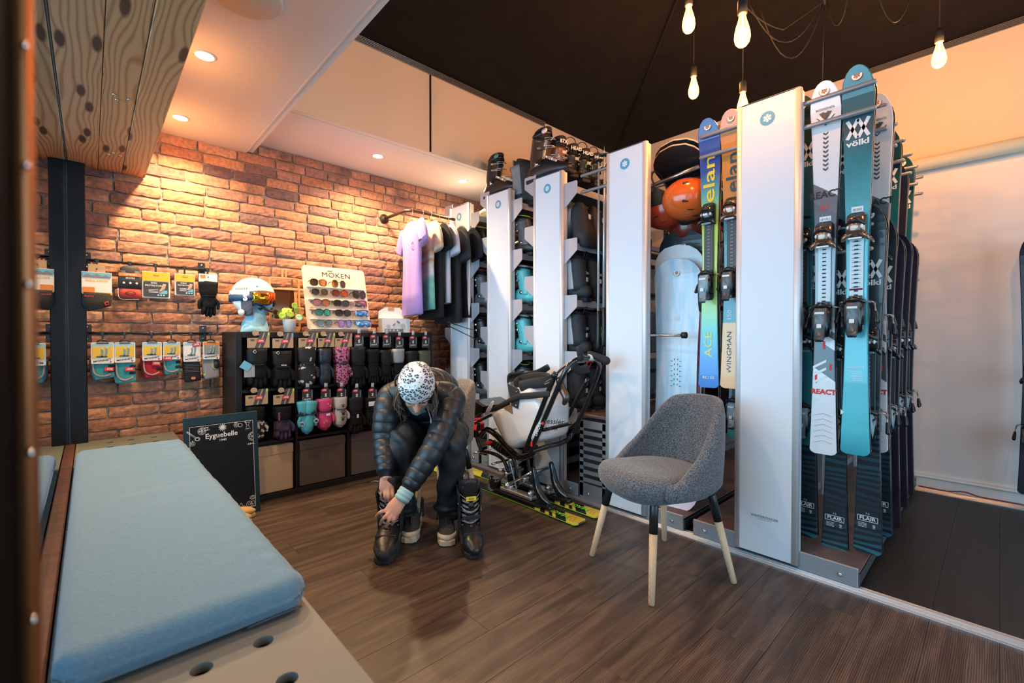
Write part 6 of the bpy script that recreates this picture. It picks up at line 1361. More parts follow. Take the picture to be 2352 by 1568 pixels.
for s_ in (1, -1):
    for j in range(ny+1):
        for i in range(nx+1):
            # denser rows near the borders
            u = .5-.5*math.cos(PI*i/nx); v = .5-.5*math.cos(PI*j/ny)
            x = cx0+(cx1-cx0)*u; y = cy0+(cy1-cy0)*v
            d = cz(u, v)-(z1-z0)*.5
            wr_ = .0022*math.sin(x*38+y*9)*math.exp(-((u-1)/.3)**2)*math.sin(y*60)+.003*math.sin(y*7+x*3)+.0035*math.exp(-((y-2.0-.2*x)/.03)**2)*(u > .3)-.0035*math.exp(-((y-2.05-.2*x)/.02)**2)*(u > .3)
            r_ = .016*(1-min(1, min(u, 1-u)*14))*(1-min(1, min(v, 1-v)*60))
            vs.append((x-sgn(u-.5)*r_, y-sgn(v-.5)*r_, (z0+(z1-z0)*.5+d+wr_*(d > .02)) if s_ > 0 else (z0+(z1-z0)*.5-max(0, min(d, (z1-z0)*.49)))))
N1 = (nx+1)*(ny+1)
for s_ in (0, 1):
    for j in range(ny):
        for i in range(nx):
            a = s_*N1+j*(nx+1)+i; q = (a, a+1, a+nx+2, a+nx+1); fs.append(q if s_ == 0 else q[::-1])
rim = [i for i in range(nx+1)]+[j*(nx+1)+nx for j in range(1, ny+1)]+[ny*(nx+1)+i for i in range(nx-1, -1, -1)]+[j*(nx+1) for j in range(ny-1, 0, -1)]
for k in range(len(rim)): a, b = rim[k], rim[(k+1) % len(rim)]; fs.append((a, a+N1, b+N1, b))
m.add(vs, fs, 0, True)
cu = thing('seat_cushion', 'long light blue fabric cushion lying on the bench beside the window', 'cushion'); m.build('cover', CUS, cu)
M().tube([(.24, 1.083, .478), (.31, 1.080, .482), (.35, 1.084, .480)], .0025, 6, k=3).build('zip', mat('zip_dark', (.05, .06, .08), .5), cu)
# chalkboard sign leaning on the bench and shelf
sg = thing('chalkboard_sign', 'black chalkboard sign with white fruit drawings leaning between the bench and cube shelf', 'sign', (.583, 3.135, .0), R(3)); sg.rotation_euler = (R(-5), 0, R(3))
BCK = mat('sign_teal_frame', (.006, .028, .038), .45, spec=.3); BCB = mat('chalkboard_black', (.004, .0045, .006), .6, spec=.25)
sw, sh_ = .385, .625
M().box((0, .008, sh_/2), (sw, .016, sh_), 0, .002).build('board', BCK, sg); M().box((0, -.0006, sh_/2-.01), (sw-.055, .001, sh_-.075)).build('black_field', BCB, sg)
q = M(); fx, f0, f1 = sw/2-.028, .04, sh_-.055
for (x, z, a, b) in ((-fx, (f0+f1)/2, .0018, f1-f0), (fx, (f0+f1)/2, .0018, f1-f0), (0, f1, fx*2, .0018), (0, f0, fx*2, .0018)): q.box((x, -.0015, z), (a, .001, b))
q.build('white_border', INKW, sg)
text('Eyguebelle', .042, INKW, sg, (-.005, -.002, .505), (PI/2, 0, 0), bold=.015, sx=.95); text('1949', .020, INKW, sg, (0, -.002, .474), (PI/2, 0, 0), bold=.01)
q = M()
for k in range(12):
    a = R(30*k); c, s = math.cos(a), math.sin(a); q.prism([(.010*c-.003*s, .010*s+.003*c), (.024*c, .024*s), (.010*c+.003*s, .010*s-.003*c)], 0, .001)
q.prism(circ(.0095, 14), 0, .001); q.build('sun_drawing', INKW, sg, (0, -.0015, .548), (PI/2, 0, 0))
def drawn(parts, x, z, nm, s_=1):
    q = M()
    for p in parts: q.tube([(a*s_, b*s_, 0) for a, b in p], .0011, 4)
    q.build(nm, INKW, sg, (x, -.002, z), (PI/2, 0, 0))
def arcp(r, a0=0, a1=360, n=14, cx=0, cy=0, e=1): return [(cx+r*math.cos(R(a0+(a1-a0)*k/n)), cy+r*e*math.sin(R(a0+(a1-a0)*k/n))) for k in range(n+1)]
drawn([arcp(.020), arcp(.013), arcp(.006), [(-.02, .0), (.02, 0)], [(0, -.02), (0, .02)], arcp(.010, cx=.020, cy=.012), [(.018, 0), (.04, .006)], [(.014, .012), (.035, .022)]], -.105, .540, 'fruit_drawing')
drawn([[(-.03, .045), (.012, .004)], [(-.026, .049), (.016, .008)], arcp(.013, e=.8, cx=.022, cy=-.002), arcp(.009, e=.8, cx=.022, cy=-.002)], -.150, .500, 'spoon_drawing')
drawn([arcp(.012), arcp(.005), [(0, .012), (0, .018)]], -.152, .475, 'lemon_drawing')
drawn([arcp(.013, cx=-.012), arcp(.011, cx=.010, cy=-.004), arcp(.006, cx=-.012), [(-.02, .015), (0, .018)]], .085, .552, 'nut_drawing')
drawn([[(-.016, .028), (.018, .028), (.004, 0), (.018, -.028), (-.014, -.028), (-.003, 0), (-.016, .028)], [(-.010, .018), (.012, .018)], [(-.008, -.02), (.012, -.02)]], .135, .542, 'hourglass_drawing')
drawn([arcp(.026, 90, 270, cx=.012), arcp(.020, 90, 270, cx=.012), [(.012, 0), (-.008, .0)], [(.012, 0), (-.002, .014)], [(.012, 0), (-.002, -.014)]], .150, .470, 'orange_slice_drawing', 1)
drawn([[(-.02, 0), (.02, 0)], [(-.01, 0), (-.014, .006)], [(0, 0), (-.004, .006)], [(.01, 0), (.006, .006)], [(-.01, 0), (-.014, -.006)], [(0, 0), (-.004, -.006)]], .150, .425, 'twig_drawing')
drawn([arcp(.016, e=.7), arcp(.008, e=.7)], .150, .095, 'bean_drawing')
drawn([arcp(.016), arcp(.007), arcp(.010, cx=.020, cy=.004), [(-.03, -.016), (.03, -.016)]], .130, .060, 'apple_drawing')
drawn([[(-.018, 0), (-.006, .004), (0, .018), (.006, .004), (.018, 0), (.006, -.006), (.010, -.018), (0, -.010), (-.010, -.018), (-.006, -.006), (-.018, 0)]], .085, .055, 'star_flower_drawing', 1.3)
# tan slippers peeping out past the bench
TANS = mat('slipper_suede', (.55, .33, .13), .85, bump=(120, .2)); FUR = mat('fur_brown', (.30, .17, .09), .95)
def slipper(label, loc, rz):
    t = thing('slipper', label, 'slipper', loc, rz, 'tan slippers under the bench edge')
    M().prism([(-.030, -.12), (.030, -.12), (.036, -.04), (.044, .07), (.032, .125), (0, .138), (-.032, .125), (-.044, .07), (-.036, -.04)], 0, .026, b=.006).build('sole', TANS, t)
    M().tube([(0, .0, .045), (0, .05, .046), (0, .10, .038), (0, .125, .034)], [(.040, .034), (.045, .032), (.040, .024), (.026, .014)], 14, k=3, rnd=True).build('upper', TANS, t)
slipper('tan suede slipper nearer the chalkboard sign at the bench edge', (.600, 3.055, 0), R(-70)); slipper('tan suede slipper in front, mostly hidden by the cushion', (.565, 2.945, 0), R(-60))
fb_ = thing('fur_trim_boot', 'small furry brown boot top showing behind the cushion edge', 'boot', (.46, 2.98, 0), 0)
M().tube([(0, 0, 0), (0, 0, .12), (0, 0, .20)], [.045, .045, .050], 14).build('shaft', TANS, fb_)
q = M(); r2 = random.Random(4)
for k in range(220):
    a = r2.uniform(0, 2*PI); b = r2.uniform(-.3, 1.3); r0 = .045; p = V((r0*math.cos(a), r0*math.sin(a), .195+.02*b)); n_ = V((math.cos(a)*.7+r2.uniform(-.4, .4), math.sin(a)*.7+r2.uniform(-.4, .4), b)).normalized()*.03
    q.tube([p, p+n_], [.0016, .0004], 3)
q.build('fur_collar', FUR, fb_, kind='stuff')
# ================================================ upholstered chairs
def fabricmat(name, a, b_):
    m = D.materials.new(name); m.use_nodes = True; nt = m.node_tree; L = nt.links.new; b = nt.nodes['Principled BSDF']; tc = nd(nt, 'ShaderNodeTexCoord')
    n = nd(nt, 'ShaderNodeTexNoise'); n.inputs['Scale'].default_value = 230; n.inputs['Detail'].default_value = 3; L(tc.outputs['Object'], n.inputs['Vector'])
    cr = nd(nt, 'ShaderNodeValToRGB'); e = cr.color_ramp.elements; e[0].position = .40; e[0].color = (*a, 1); e[1].position = .60; e[1].color = (*b_, 1); L(n.outputs['Fac'], cr.inputs[0]); L(cr.outputs[0], b.inputs['Base Color'])
    b.inputs['Roughness'].default_value = .95; b.inputs['Sheen Weight'].default_value = .25
    bp = nd(nt, 'ShaderNodeBump'); bp.inputs['Strength'].default_value = .35; bp.inputs['Distance'].default_value = .003; L(n.outputs['Fac'], bp.inputs['Height']); L(bp.outputs[0], b.inputs['Normal']); return m
LEGW = woodmat('leg_beech', (.50, .33, .19), (.62, .43, .27), (.68, .50, .33), sc=(9, 9, 1.2), rough=.5, rnd=.05, bump=.05)
def chair(label, loc, rz, fab, group):
    t = thing('upholstered_chair', label, 'chair', loc, rz, group)
    n = 48; rings = []
    def sm_(x): x = min(1, max(0, x)); return x*x*(3-2*x)
    for i in range(n+1):
        ph = -118+236*i/n; a = R(ph); ap_ = abs(ph)
        top = .800-.012*(ap_/42)**2*1.1 if ap_ < 42 else .787-.32*sm_((ap_-42)/72)
        top = max(top, .462); edge = sm_((118-ap_)/9)
        bot = .385+.015*(1-edge)
        prof = []
        def pt(z, off):
            u = max(0, (z-.42)/.38); nar = 1-.17*u*u; bx = (.232 if z > .42 else .232-.06*((.42-z)/.035)**2*.6)+off
            x = bx*nar*sgn(math.sin(a))*abs(math.sin(a))**.82; y = -(bx+.008)*sgn(math.cos(a))*abs(math.cos(a))**.82-.055*u*(.5+.5*math.cos(a))
            return (x, y, z)
        zz = [bot+(top-bot)*k/7 for k in range(8)]
        outer = [pt(z, .018 if 0 < k < 7 else .008) for k, z in enumerate(zz)]; inner = [pt(z, -.022 if k < 7 else -.010) for k, z in enumerate(zz[::-1])]
        cap_ = pt(top+.008, -.002)
        rings.append(outer+[cap_]+inner[0:1]+inner[1:])
    for e in (0, -1):          # round the front ends of the arms
        c = [sum(p[k] for p in rings[e])/len(rings[e]) for k in range(3)]
        add = [[tuple(p[k]+(c[k]-p[k])*s_+((.012*q if k == 1 else 0)) for k in range(3)) for p in rings[e]] for s_, q in ((.25, .8), (.7, 1.3))]
        rings = add[::-1]+rings if e == 0 else rings+add
    m = M(); m.loft(rings, 0, True, True); m.build('backrest_shell', fab, t)
    m = M(); sec = []
    for (k, z) in ((.02, .372), (.55, .370), (.86, .380), (.97, .402), (1.0, .435), (.985, .462), (.93, .482), (.75, .492), (.4, .497), (.02, .498)):
        ring = []
        for j in range(40):
            a = 2*PI*j/40; c_, s_ = math.cos(a), math.sin(a)
            x = .215*k*sgn(c_)*abs(c_)**.72*(1+.07*s_); y = .035+.235*k*sgn(s_)*abs(s_)**.72
            ring.append((x, y, z+(.012*max(0, s_)*k if z > .4 else 0)-.006*(1-k)*(z > .45)))
        sec.append(ring)
    m.loft(sec, 0, True, True); m.build('seat_cushion', fab, t)
    FM = mat('chair_frame_black', (.012, .014, .016), .35)
    m = M()
    for e in (-1, 1): m.tube([(-.155, e*.155, .372), (.155, -e*.155, .372)], [(.012, .007)]*2, 8)
    m.lathe([(.07, .366), (.07, .376)], 16); m.build('leg_frame', FM, t)
    for sx in (-1, 1):
        for sy in (-1, 1):
            top = V((sx*.158, sy*.158, .385)); bot = V((sx*.226, sy*.226, 0)); mid = top.lerp(bot, .30)
            M().tube([mid, bot.lerp(mid, .02), bot], [.0175, .0128, .0105], 16).build('leg', LEGW, t); M().tube([top, top.lerp(bot, .02), mid.lerp(bot, .01)], [.015, .0185, .0185], 16).build('leg_sleeve', FM, t)
    return t
chair('grey tweed tub chair with black-capped beech legs, empty, in front of the racks', (1.955, 1.085, 0), R(69), fabricmat('tweed_grey', (.035, .036, .042), (.17, .17, .185)), 'upholstered tub chairs')
chair('taupe tweed tub chair with beech legs on which the person sits', (1.56, 2.44, 0), R(89), fabricmat('tweed_taupe', (.09, .075, .062), (.27, .23, .20)), 'upholstered tub chairs')
# ================================================ the snowboard boots on the floor
GF = 'snowboard boots on the floor by the person'
BTB = mat('boot_worn_black', (.014, .013, .013), .38, bump=(60, .15), coat=.15)
ba = softboot('black snowboard boot at the left that the person is opening with both hands', (1.135, 2.145, 0), R(141), BTB, BLKM, RUB, GF, sc_=1.08, boa=True)
q = M(); q.tube([(.05, -.05, .30), (.085, -.05, .305), (.105, -.05, .300)], [(.009, .003), (.012, .003)], 8, k=3, rnd=True); q.build('pull_tab', BLK, ba)
bb = softboot('black snowboard boot with a yellow label standing right of the person', (1.455, 1.895, 0), R(152), BTB, BLKM, BTB, GF, sc_=1.0, yellow=True, boa=True)
# ================================================ the seated person
def remesh(mm, vox, name='m', smooth=2):
    me = mm.mesh(name, [BLK]); o = D.objects.new(name, me); COL.objects.link(o)
    r = o.modifiers.new('r', 'REMESH'); r.mode = 'VOXEL'; r.voxel_size = vox; r.use_smooth_shade = True
    if smooth: s_ = o.modifiers.new('s', 'SMOOTH'); s_.factor = .5; s_.iterations = smooth
    C.view_layer.update(); dg = C.evaluated_depsgraph_get(); out = D.meshes.new_from_object(o.evaluated_get(dg)); D.objects.remove(o); out.materials.clear(); out.name = name; return out
PE = thing('person', 'person in a black puffer jacket and leopard-print beanie bending down to a boot', 'person', (1.50, 2.20, 0)); PE0 = V((1.50, 2.20, 0))
def L_(*p): return V(p)-PE0
def Q(px, py, d): return P(px, py, d=d)-PE0
Hc = Q(957, 893, 2.33); camd = (V((0, 0, CAMH))-PE0-Hc).normalized(); zz = V((0, 0, 1))
ua = R(54); U = (camd*math.sin(ua)+zz*math.cos(ua)).normalized(); S_ = U.cross(camd.cross(U).cross(U)*-1).normalized(); S_ = U.cross(camd).normalized()*-1
N_ = U.cross(S_).normalized()
if N_.z > 0: N_ = -N_
S_ = N_.cross(U).normalized()
HM = MX(((S_.x, N_.x, U.x, Hc.x), (S_.y, N_.y, U.y, Hc.y), (S_.z, N_.z, U.z, Hc.z), (0, 0, 0, 1)))     # head space: x side, y face, z crown
pel = Q(1003, 990, 2.86); wst = Q(1000, 955, 2.76); chs = Q(985, 915, 2.60); uch = Q(968, 893, 2.50); nek = Q(962, 897, 2.44)
shR, elR, wrR = Q(900, 907, 2.50), Q(882, 1008, 2.43), Q(886, 1094, 2.31)
shL, elL, wrL = Q(1035, 912, 2.50), Q(1000, 1022, 2.34), Q(928, 1137, 2.235)
hpR, knR, shnR, anR = Q(968, 992, 2.85), Q(924, 1013, 2.43), Q(926, 1110, 2.50), Q(930, 1192, 2.56)
hpL, knL, shnL, anL = Q(1040, 992, 2.85), Q(1040, 1010, 2.43), Q(1034, 1105, 2.48), Q(1030, 1188, 2.53)
b = M()
b.tube([pel, wst, chs, uch], [(.13, .09), (.12, .085), (.14, .09), (.12, .07)], 18, k=3, rnd=True); b.tube([uch, nek, HM @ V((0, -.045, -.05))], [.06, .052, .055], 14, k=3, rnd=True)
for s_, e_, w_ in ((shR, elR, wrR), (shL, elL, wrL)): b.tube([s_, e_, w_], [.045, .036, .026], 14, k=5, rnd=True)
for h_, k_, s_, a_ in ((hpR, knR, shnR, anR), (hpL, knL, shnL, anL)): b.tube([h_, k_, s_, a_, a_+V((-.03, -.04, -.05))], [.07, .05, .045, .035, .03], 14, k=3, rnd=True)
b.tube([shR, uch, shL], [.05, .06, .05], 12, k=3, rnd=True)
# head with brow, nose, lips, chin and ears
b.ell((0, -.012, .015), (.076, .094, .112), 24, T=HM); b.ell((0, .030, -.045), (.056, .062, .075), 20, T=HM); b.ell((0, .062, -.095), (.026, .024, .020), 12, T=HM)
b.tube([HM @ V((0, .080, .012)), HM @ V((0, .096, -.012)), HM @ V((0, .110, -.032))], [.009, .010, .013], 10, k=3, rnd=True)
for e in (-1, 1):
    b.ell((e*.012, .094, -.034), (.008, .010, .007), 8, T=HM); b.ell((e*.034, .064, -.030), (.022, .022, .018), 10, T=HM); b.ell((e*.076, -.010, -.020), (.010, .018, .028), 10, T=HM)
    b.tube([HM @ V((e*.012, .082, .022)), HM @ V((e*.034, .078, .026)), HM @ V((e*.055, .060, .018))], .0075, 8, k=3, rnd=True)
b.tube([HM @ V((-.022, .082, -.066)), HM @ V((0, .094, -.063)), HM @ V((.022, .082, -.066))], [.004, .0065, .004], 8, k=3, rnd=True)
b.tube([HM @ V((-.020, .080, -.073)), HM @ V((0, .091, -.074)), HM @ V((.020, .080, -.073))], [.004, .007, .004], 8, k=3, rnd=True)
# hands: palm, four unequal bent fingers and a thumb each
def hand(w, kn, tips, thumb, pr=.5):
    kc = sum(kn, V((0, 0, 0)))/4
    b.tube([w, w.lerp(kc, .30), w.lerp(kc, .75), kc], [(.026, .020), (.034, .018), (.040, .016), (.036, .012)], 14, k=3, up=tuple((w-V((0, 0, CAMH))+PE0).normalized()), rnd=True)
    for k_, (mid, tip) in zip(kn, tips): b.tube([w.lerp(k_, .55), k_, mid, tip], [.0105, .0100, .0088, .0070], 10, k=3, rnd=True)
    b.tube(thumb, [.013, .012, .0105, .008], 10, k=3, rnd=True)
hand(wrR, [Q(877, 1124, 2.30), Q(885, 1127, 2.285), Q(893, 1127, 2.285), Q(901, 1123, 2.30)],
     [(Q(875, 1134, 2.285), Q(878, 1143, 2.30)), (Q(884, 1140, 2.27), Q(889, 1153, 2.29)), (Q(893, 1143, 2.27), Q(898, 1158, 2.29)), (Q(903, 1139, 2.28), Q(906, 1152, 2.30))],
     [wrR.lerp(Q(903, 1118, 2.33), .3), Q(903, 1112, 2.33), Q(909, 1128, 2.36), Q(907, 1142, 2.37)])
hand(wrL, [Q(886, 1172, 2.185), Q(893, 1178, 2.175), Q(901, 1181, 2.18), Q(908, 1181, 2.19)],
     [(Q(873, 1176, 2.165), Q(864, 1186, 2.19)), (Q(881, 1190, 2.155), Q(873, 1204, 2.18)), (Q(892, 1196, 2.16), Q(887, 1210, 2.18)), (Q(904, 1194, 2.17), Q(900, 1205, 2.19))],
     [wrL.lerp(Q(912, 1172, 2.25), .35), Q(914, 1172, 2.25), Q(911, 1186, 2.26), Q(905, 1194, 2.255)])
SKIN = mat('skin', (.62, .30, .20), .5, var=(22, .06)); SKIN.node_tree.nodes['Principled BSDF'].inputs['Subsurface Weight'].default_value = .08; SKIN.node_tree.nodes['Principled BSDF'].inputs['Subsurface Radius'].default_value = (.01, .004, .002)
me = remesh(b, .0042, 'body', 2); me.materials.append(SKIN); put('body', me, PE)
q = M()
for e in (-1, 1): q.ell((e*.034, .083, -.003), (.013, .005, .0018), 8, T=HM); q.tube([HM @ V((e*.018, .087, .022)), HM @ V((e*.036, .084, .027)), HM @ V((e*.054, .070, .020))], .003, 6, k=3)
q.build('lashes_and_brows', mat('hair_dark', (.03, .015, .010), .6), PE)
q = M(); q.tube([HM @ V((-.018, .097, -.0695)), HM @ V((0, .102, -.069)), HM @ V((.018, .097, -.0695))], [(.0025, .004)]*2, 6, k=3); q.build('lips', mat('lips', (.45, .13, .11), .45), PE)
NAIL = mat('nail', (.75, .45, .36), .25)
q = M()
for p in (Q(864, 1185, 2.183), Q(873.5, 1203, 2.173), Q(887, 1209, 2.173), Q(900, 1204, 2.183)): q.ell(p, (.0045, .0045, .006), 8)
q.build('fingernails', NAIL, PE)
# jacket with quilted bands
def puff(q, pts, r, bands, amp, n=26, k=14, **kw):
    c = catmull(pts, k); N = len(c); rr = lerpl(r, N); rr = [(x, x) if not isinstance(x, tuple) else x for x in rr]
    out = []
    for i in range(N):
        u = abs(math.sin(PI*bands*i/(N-1))); f = 1-amp*(1-u**.30); out.append((rr[i][0]*f, rr[i][1]*f))
    return q.tube(c, out, n, rnd=True, **kw)
j = M()
puff(j, [pel+V((0, .02, .03)), wst, chs+V((0, .03, .03)), uch+V((0, .02, .015))], [(.172, .125), (.178, .135), (.195, .140), (.150, .100)], 8, .13, k=34, up=(0, 0, 1))
puff(j, [uch, shR+V((.01, .01, -.005)), shR.lerp(elR, .5)+V((-.012, 0, 0)), elR, elR.lerp(wrR, .5), wrR.lerp(elR, .10)], [.070, .074, .070, .062, .056, .042], 11, .12, k=32)
puff(j, [uch, shL+V((.01, .01, -.005)), shL.lerp(elL, .5)+V((.012, 0, 0)), elL, elL.lerp(wrL, .5), wrL.lerp(elL, .16)], [.070, .076, .072, .066, .058, .046], 11, .12, k=32)
j.tube([nek+V((-.035, -.04, -.03)), nek+V((-.06, .02, .01)), nek+V((.0, .07, .03)), nek+V((.07, .04, .01)), nek+V((.035, -.04, -.03))], [.028, .034, .034, .028], 12, k=4, rnd=True)
JM = mat('puffer_black', (.012, .015, .020), .42, bump=(120, .10), coat=.08); me = j.mesh('puffer_jacket', JM); put('puffer_jacket', me, PE)
q = M(); zp = [nek+V((-.03, -.075, -.055)), chs+V((-.075, -.155, -.085)), wst+V((-.07, -.20, -.05))]
q.tube(zp, .004, 6, k=6); q.build('zip', mat('zip_black', (.03, .03, .035), .3, .5), PE); q = M(); q.tube([zp[0]+V((.02, -.01, .0)), zp[0]+V((.03, -.03, -.06)), zp[0]+V((.035, -.035, -.09))], .0022, 5, k=3); q.box(zp[0]+V((.035, -.035, -.095)), (.008, .004, .022), 0, .002); q.build('drawcord', mat('cord_grey', (.4, .4, .42), .6), PE)
q = M(); c0 = wrL.lerp(elL, .12); c1 = wrL.lerp(elL, -.10)
ax = (c1-c0).normalized(); pts = [c0.lerp(c1, k/10) for k in range(11)]; q.tube(pts, [.034, .040, .038, .041, .037, .040, .033], 20, k=2); q.tube([c1-ax*.004, c1-ax*.016], [.036, .034], 20); q.build('rolled_cuff', mat('cuff_mint', (.34, .52, .52), .85, bump=(30, .5)), PE)
q = M(); q.tube([nek+V((-.03, -.06, -.045)), nek+V((-.045, -.05, -.02))], .022, 10, rnd=True); q.tube([HM @ V((-.05, .03, -.085)), HM @ V((0, .085, -.105)), HM @ V((.05, .03, -.085))], [(.016, .010)]*2, 10, k=4, rnd=True); q.build('neck_warmer', mat('neck_warmer_teal', (.10, .28, .30), .85, bump=(40, .3)), PE)
# trousers
t_ = M()
t_.tube([pel+V((0, .03, -.01)), wst+V((0, .0, -.02))], [(.165, .11), (.16, .11)], 20, rnd=True)
for h_, k_, s_, a_, o in ((hpR, knR, shnR, anR, 0), (hpL, knL, shnL, anL, 1)):
    t_.tube([h_, h_.lerp(k_, .5)+V((0, 0, .01)), k_+V((.0, .02, -.005)), k_.lerp(s_, .5)+V((0, 0, 0)), s_, s_.lerp(a_, .6)], [.090, .092, .084, .078, .068, .066], 24, k=8, rnd=True)
    cc = s_.lerp(a_, .72); an_ = V((0, 0, 1))
    for (dz, r_, dx) in ((.035, .072, .004), (.010, .080, -.006), (-.018, .074, .006), (-.040, .062, 0)): t_.ell(cc+V((dx, 0, dz)), (r_, r_, .022), 20)
me = remesh(t_, .007, 'trousers', 2)
nv = len(me.vertices); co = np.empty(nv*3); me.vertices.foreach_get('co', co); co = co.reshape(-1, 3); no = np.empty(nv*3); me.vertices.foreach_get('normal', no) if False else me.vertices.foreach_get('normal', no); no = no.reshape(-1, 3)
fold = .0045*np.sin(co[:, 0]*70+co[:, 2]*9+3*np.sin(co[:, 2]*11))+.003*np.sin(co[:, 2]*55+co[:, 0]*30+2*np.sin(co[:, 0]*40))
co += no*fold[:, None]; me.vertices.foreach_set('co', co.ravel()); me.update()
me.materials.append(mat('trousers_black', (.014, .019, .023), .6, bump=(55, .2))); put('trousers', me, PE)
q = M(); zpk = knL.lerp(hpL, .45); q.tube([zpk+V((.085, .0, .015)), zpk+V((.09, .03, -.03))], [(.004, .009)]*2, 8, rnd=True); q.build('pocket_zip_pull', mat('zip_pull', (.6, .6, .62), .3, .6), PE)
# beanie
hm_ = M(); rings = []
for i in range(19):
    a = -12+102*i/18; ca, sa = math.cos(R(a)), math.sin(R(a)); r1, r2, r3 = .094, .110, .126
    rings.append([HM @ V((r1*max(ca, .01)**.95*math.cos(2*PI*k/36), -.016+r2*max(ca, .01)**.95*math.sin(2*PI*k/36), .022+.004*math.cos(2*PI*k/36*3)*(ca > .3)*.5+r3*sa+.003*math.sin(2*PI*k/36*5)*(ca > .4))) for k in range(36)])
inn = [[p+(HM @ V((0, -.016, .022))-p)*.05 for p in rings[0]]]
hm_.loft(inn+rings, 0, True, True)
be = hm_.build('beanie', mat('beanie_white', (.80, .78, .77), .85, bump=(120, .15)), PE)
q = M(); rl = random.Random(12); NR = 112
def hatp(az, sa_, off=1.006):
    ca = math.sqrt(max(0, 1-sa_*sa_)); return HM @ V((.094*ca**.95*math.cos(az)*off, -.016+.110*ca**.95*math.sin(az)*off, .024+.126*sa_*off))
for k in range(NR):
    sa_ = -.12+1.1*(k+.5)/NR; az = k*2.39996
    if sa_ > .985: continue
    c = hatp(az, sa_); e1 = (hatp(az+.05, sa_)-c).normalized(); e2 = (hatp(az, min(.999, sa_+.03))-c); e2 = (e2-e1*e2.dot(e1)).normalized(); nn = e1.cross(e2)
    if nn.dot(c-(HM @ V((0, -.016, .03)))) < 0: nn = -nn
    r_ = rl.uniform(.0078, .0108); a0 = rl.uniform(0, 6); gaps = [a0, a0+2.1+rl.uniform(-.3, .3), a0+4.2+rl.uniform(-.3, .3)]
    if k % 4 == 3: q.add([c+(e1*math.cos(t)+e2*math.sin(t))*.0026+nn*.0004 for t in [j*PI/3 for j in range(6)]], [tuple(range(6))], 0, False); continue
    for g_ in gaps:
        th_ = rl.uniform(1.3, 1.75); vs = []
        for j in range(5):
            t = g_+th_*j/4; w = .0020+.0014*math.sin(PI*j/4)
            for rr_ in (r_-w, r_+w): vs.append(c+(e1*math.cos(t)*rr_+e2*math.sin(t)*rr_*.85)+nn*.0004)
        q.add(vs, [(2*j, 2*j+1, 2*j+3, 2*j+2) for j in range(4)], 0, False)
    q.add([c+(e1*math.cos(t)+e2*math.sin(t)*.8)*r_*.45+nn*.0003 for t in [j*PI/3 for j in range(6)]], [tuple(range(6))], 1, False)
q.build('rosette_print', [mat('print_black', (.015, .015, .018), .8), mat('print_taupe', (.36, .33, .34), .8)], be, kind='stuff')
# hair strands from under the beanie
HAIR = mat('hair_brown', (.040, .018, .010), .45, sheen=.2); q = M(); r5 = random.Random(9)
for e in (-1, 1):
    for k in range(22):
        x0 = HM @ V((e*(.080+r5.uniform(-.006, .008)), r5.uniform(-.06, .045), r5.uniform(-.03, .03))); dn = V((0, 0, -1))
        p1 = x0+S_*e*r5.uniform(.005, .025)+dn*.06-camd*-.01; p2 = p1+dn*r5.uniform(.02, .04)+S_*(e*-.01+r5.uniform(-.015, .015))+camd*r5.uniform(-.01, .02); p3 = p2+dn*r5.uniform(.01, .05)+S_*r5.uniform(-.015, .015)
        q.tube([x0, p1, p2, p3], [.0045, .004, .003, .0008], 5, k=3)
for k in range(26):
    x0 = HM @ V((r5.uniform(-.05, .07), -.105, r5.uniform(-.05, .01))); p1 = x0+V((r5.uniform(-.02, .03), .05, -.01)); p2 = p1+V((r5.uniform(0, .05), .03, -.05)); q.tube([x0, p1, p2, p2+V((.02, 0, -.06))], [.006, .006, .004, .001], 5, k=3)
q.build('hair', HAIR, PE, kind='stuff')
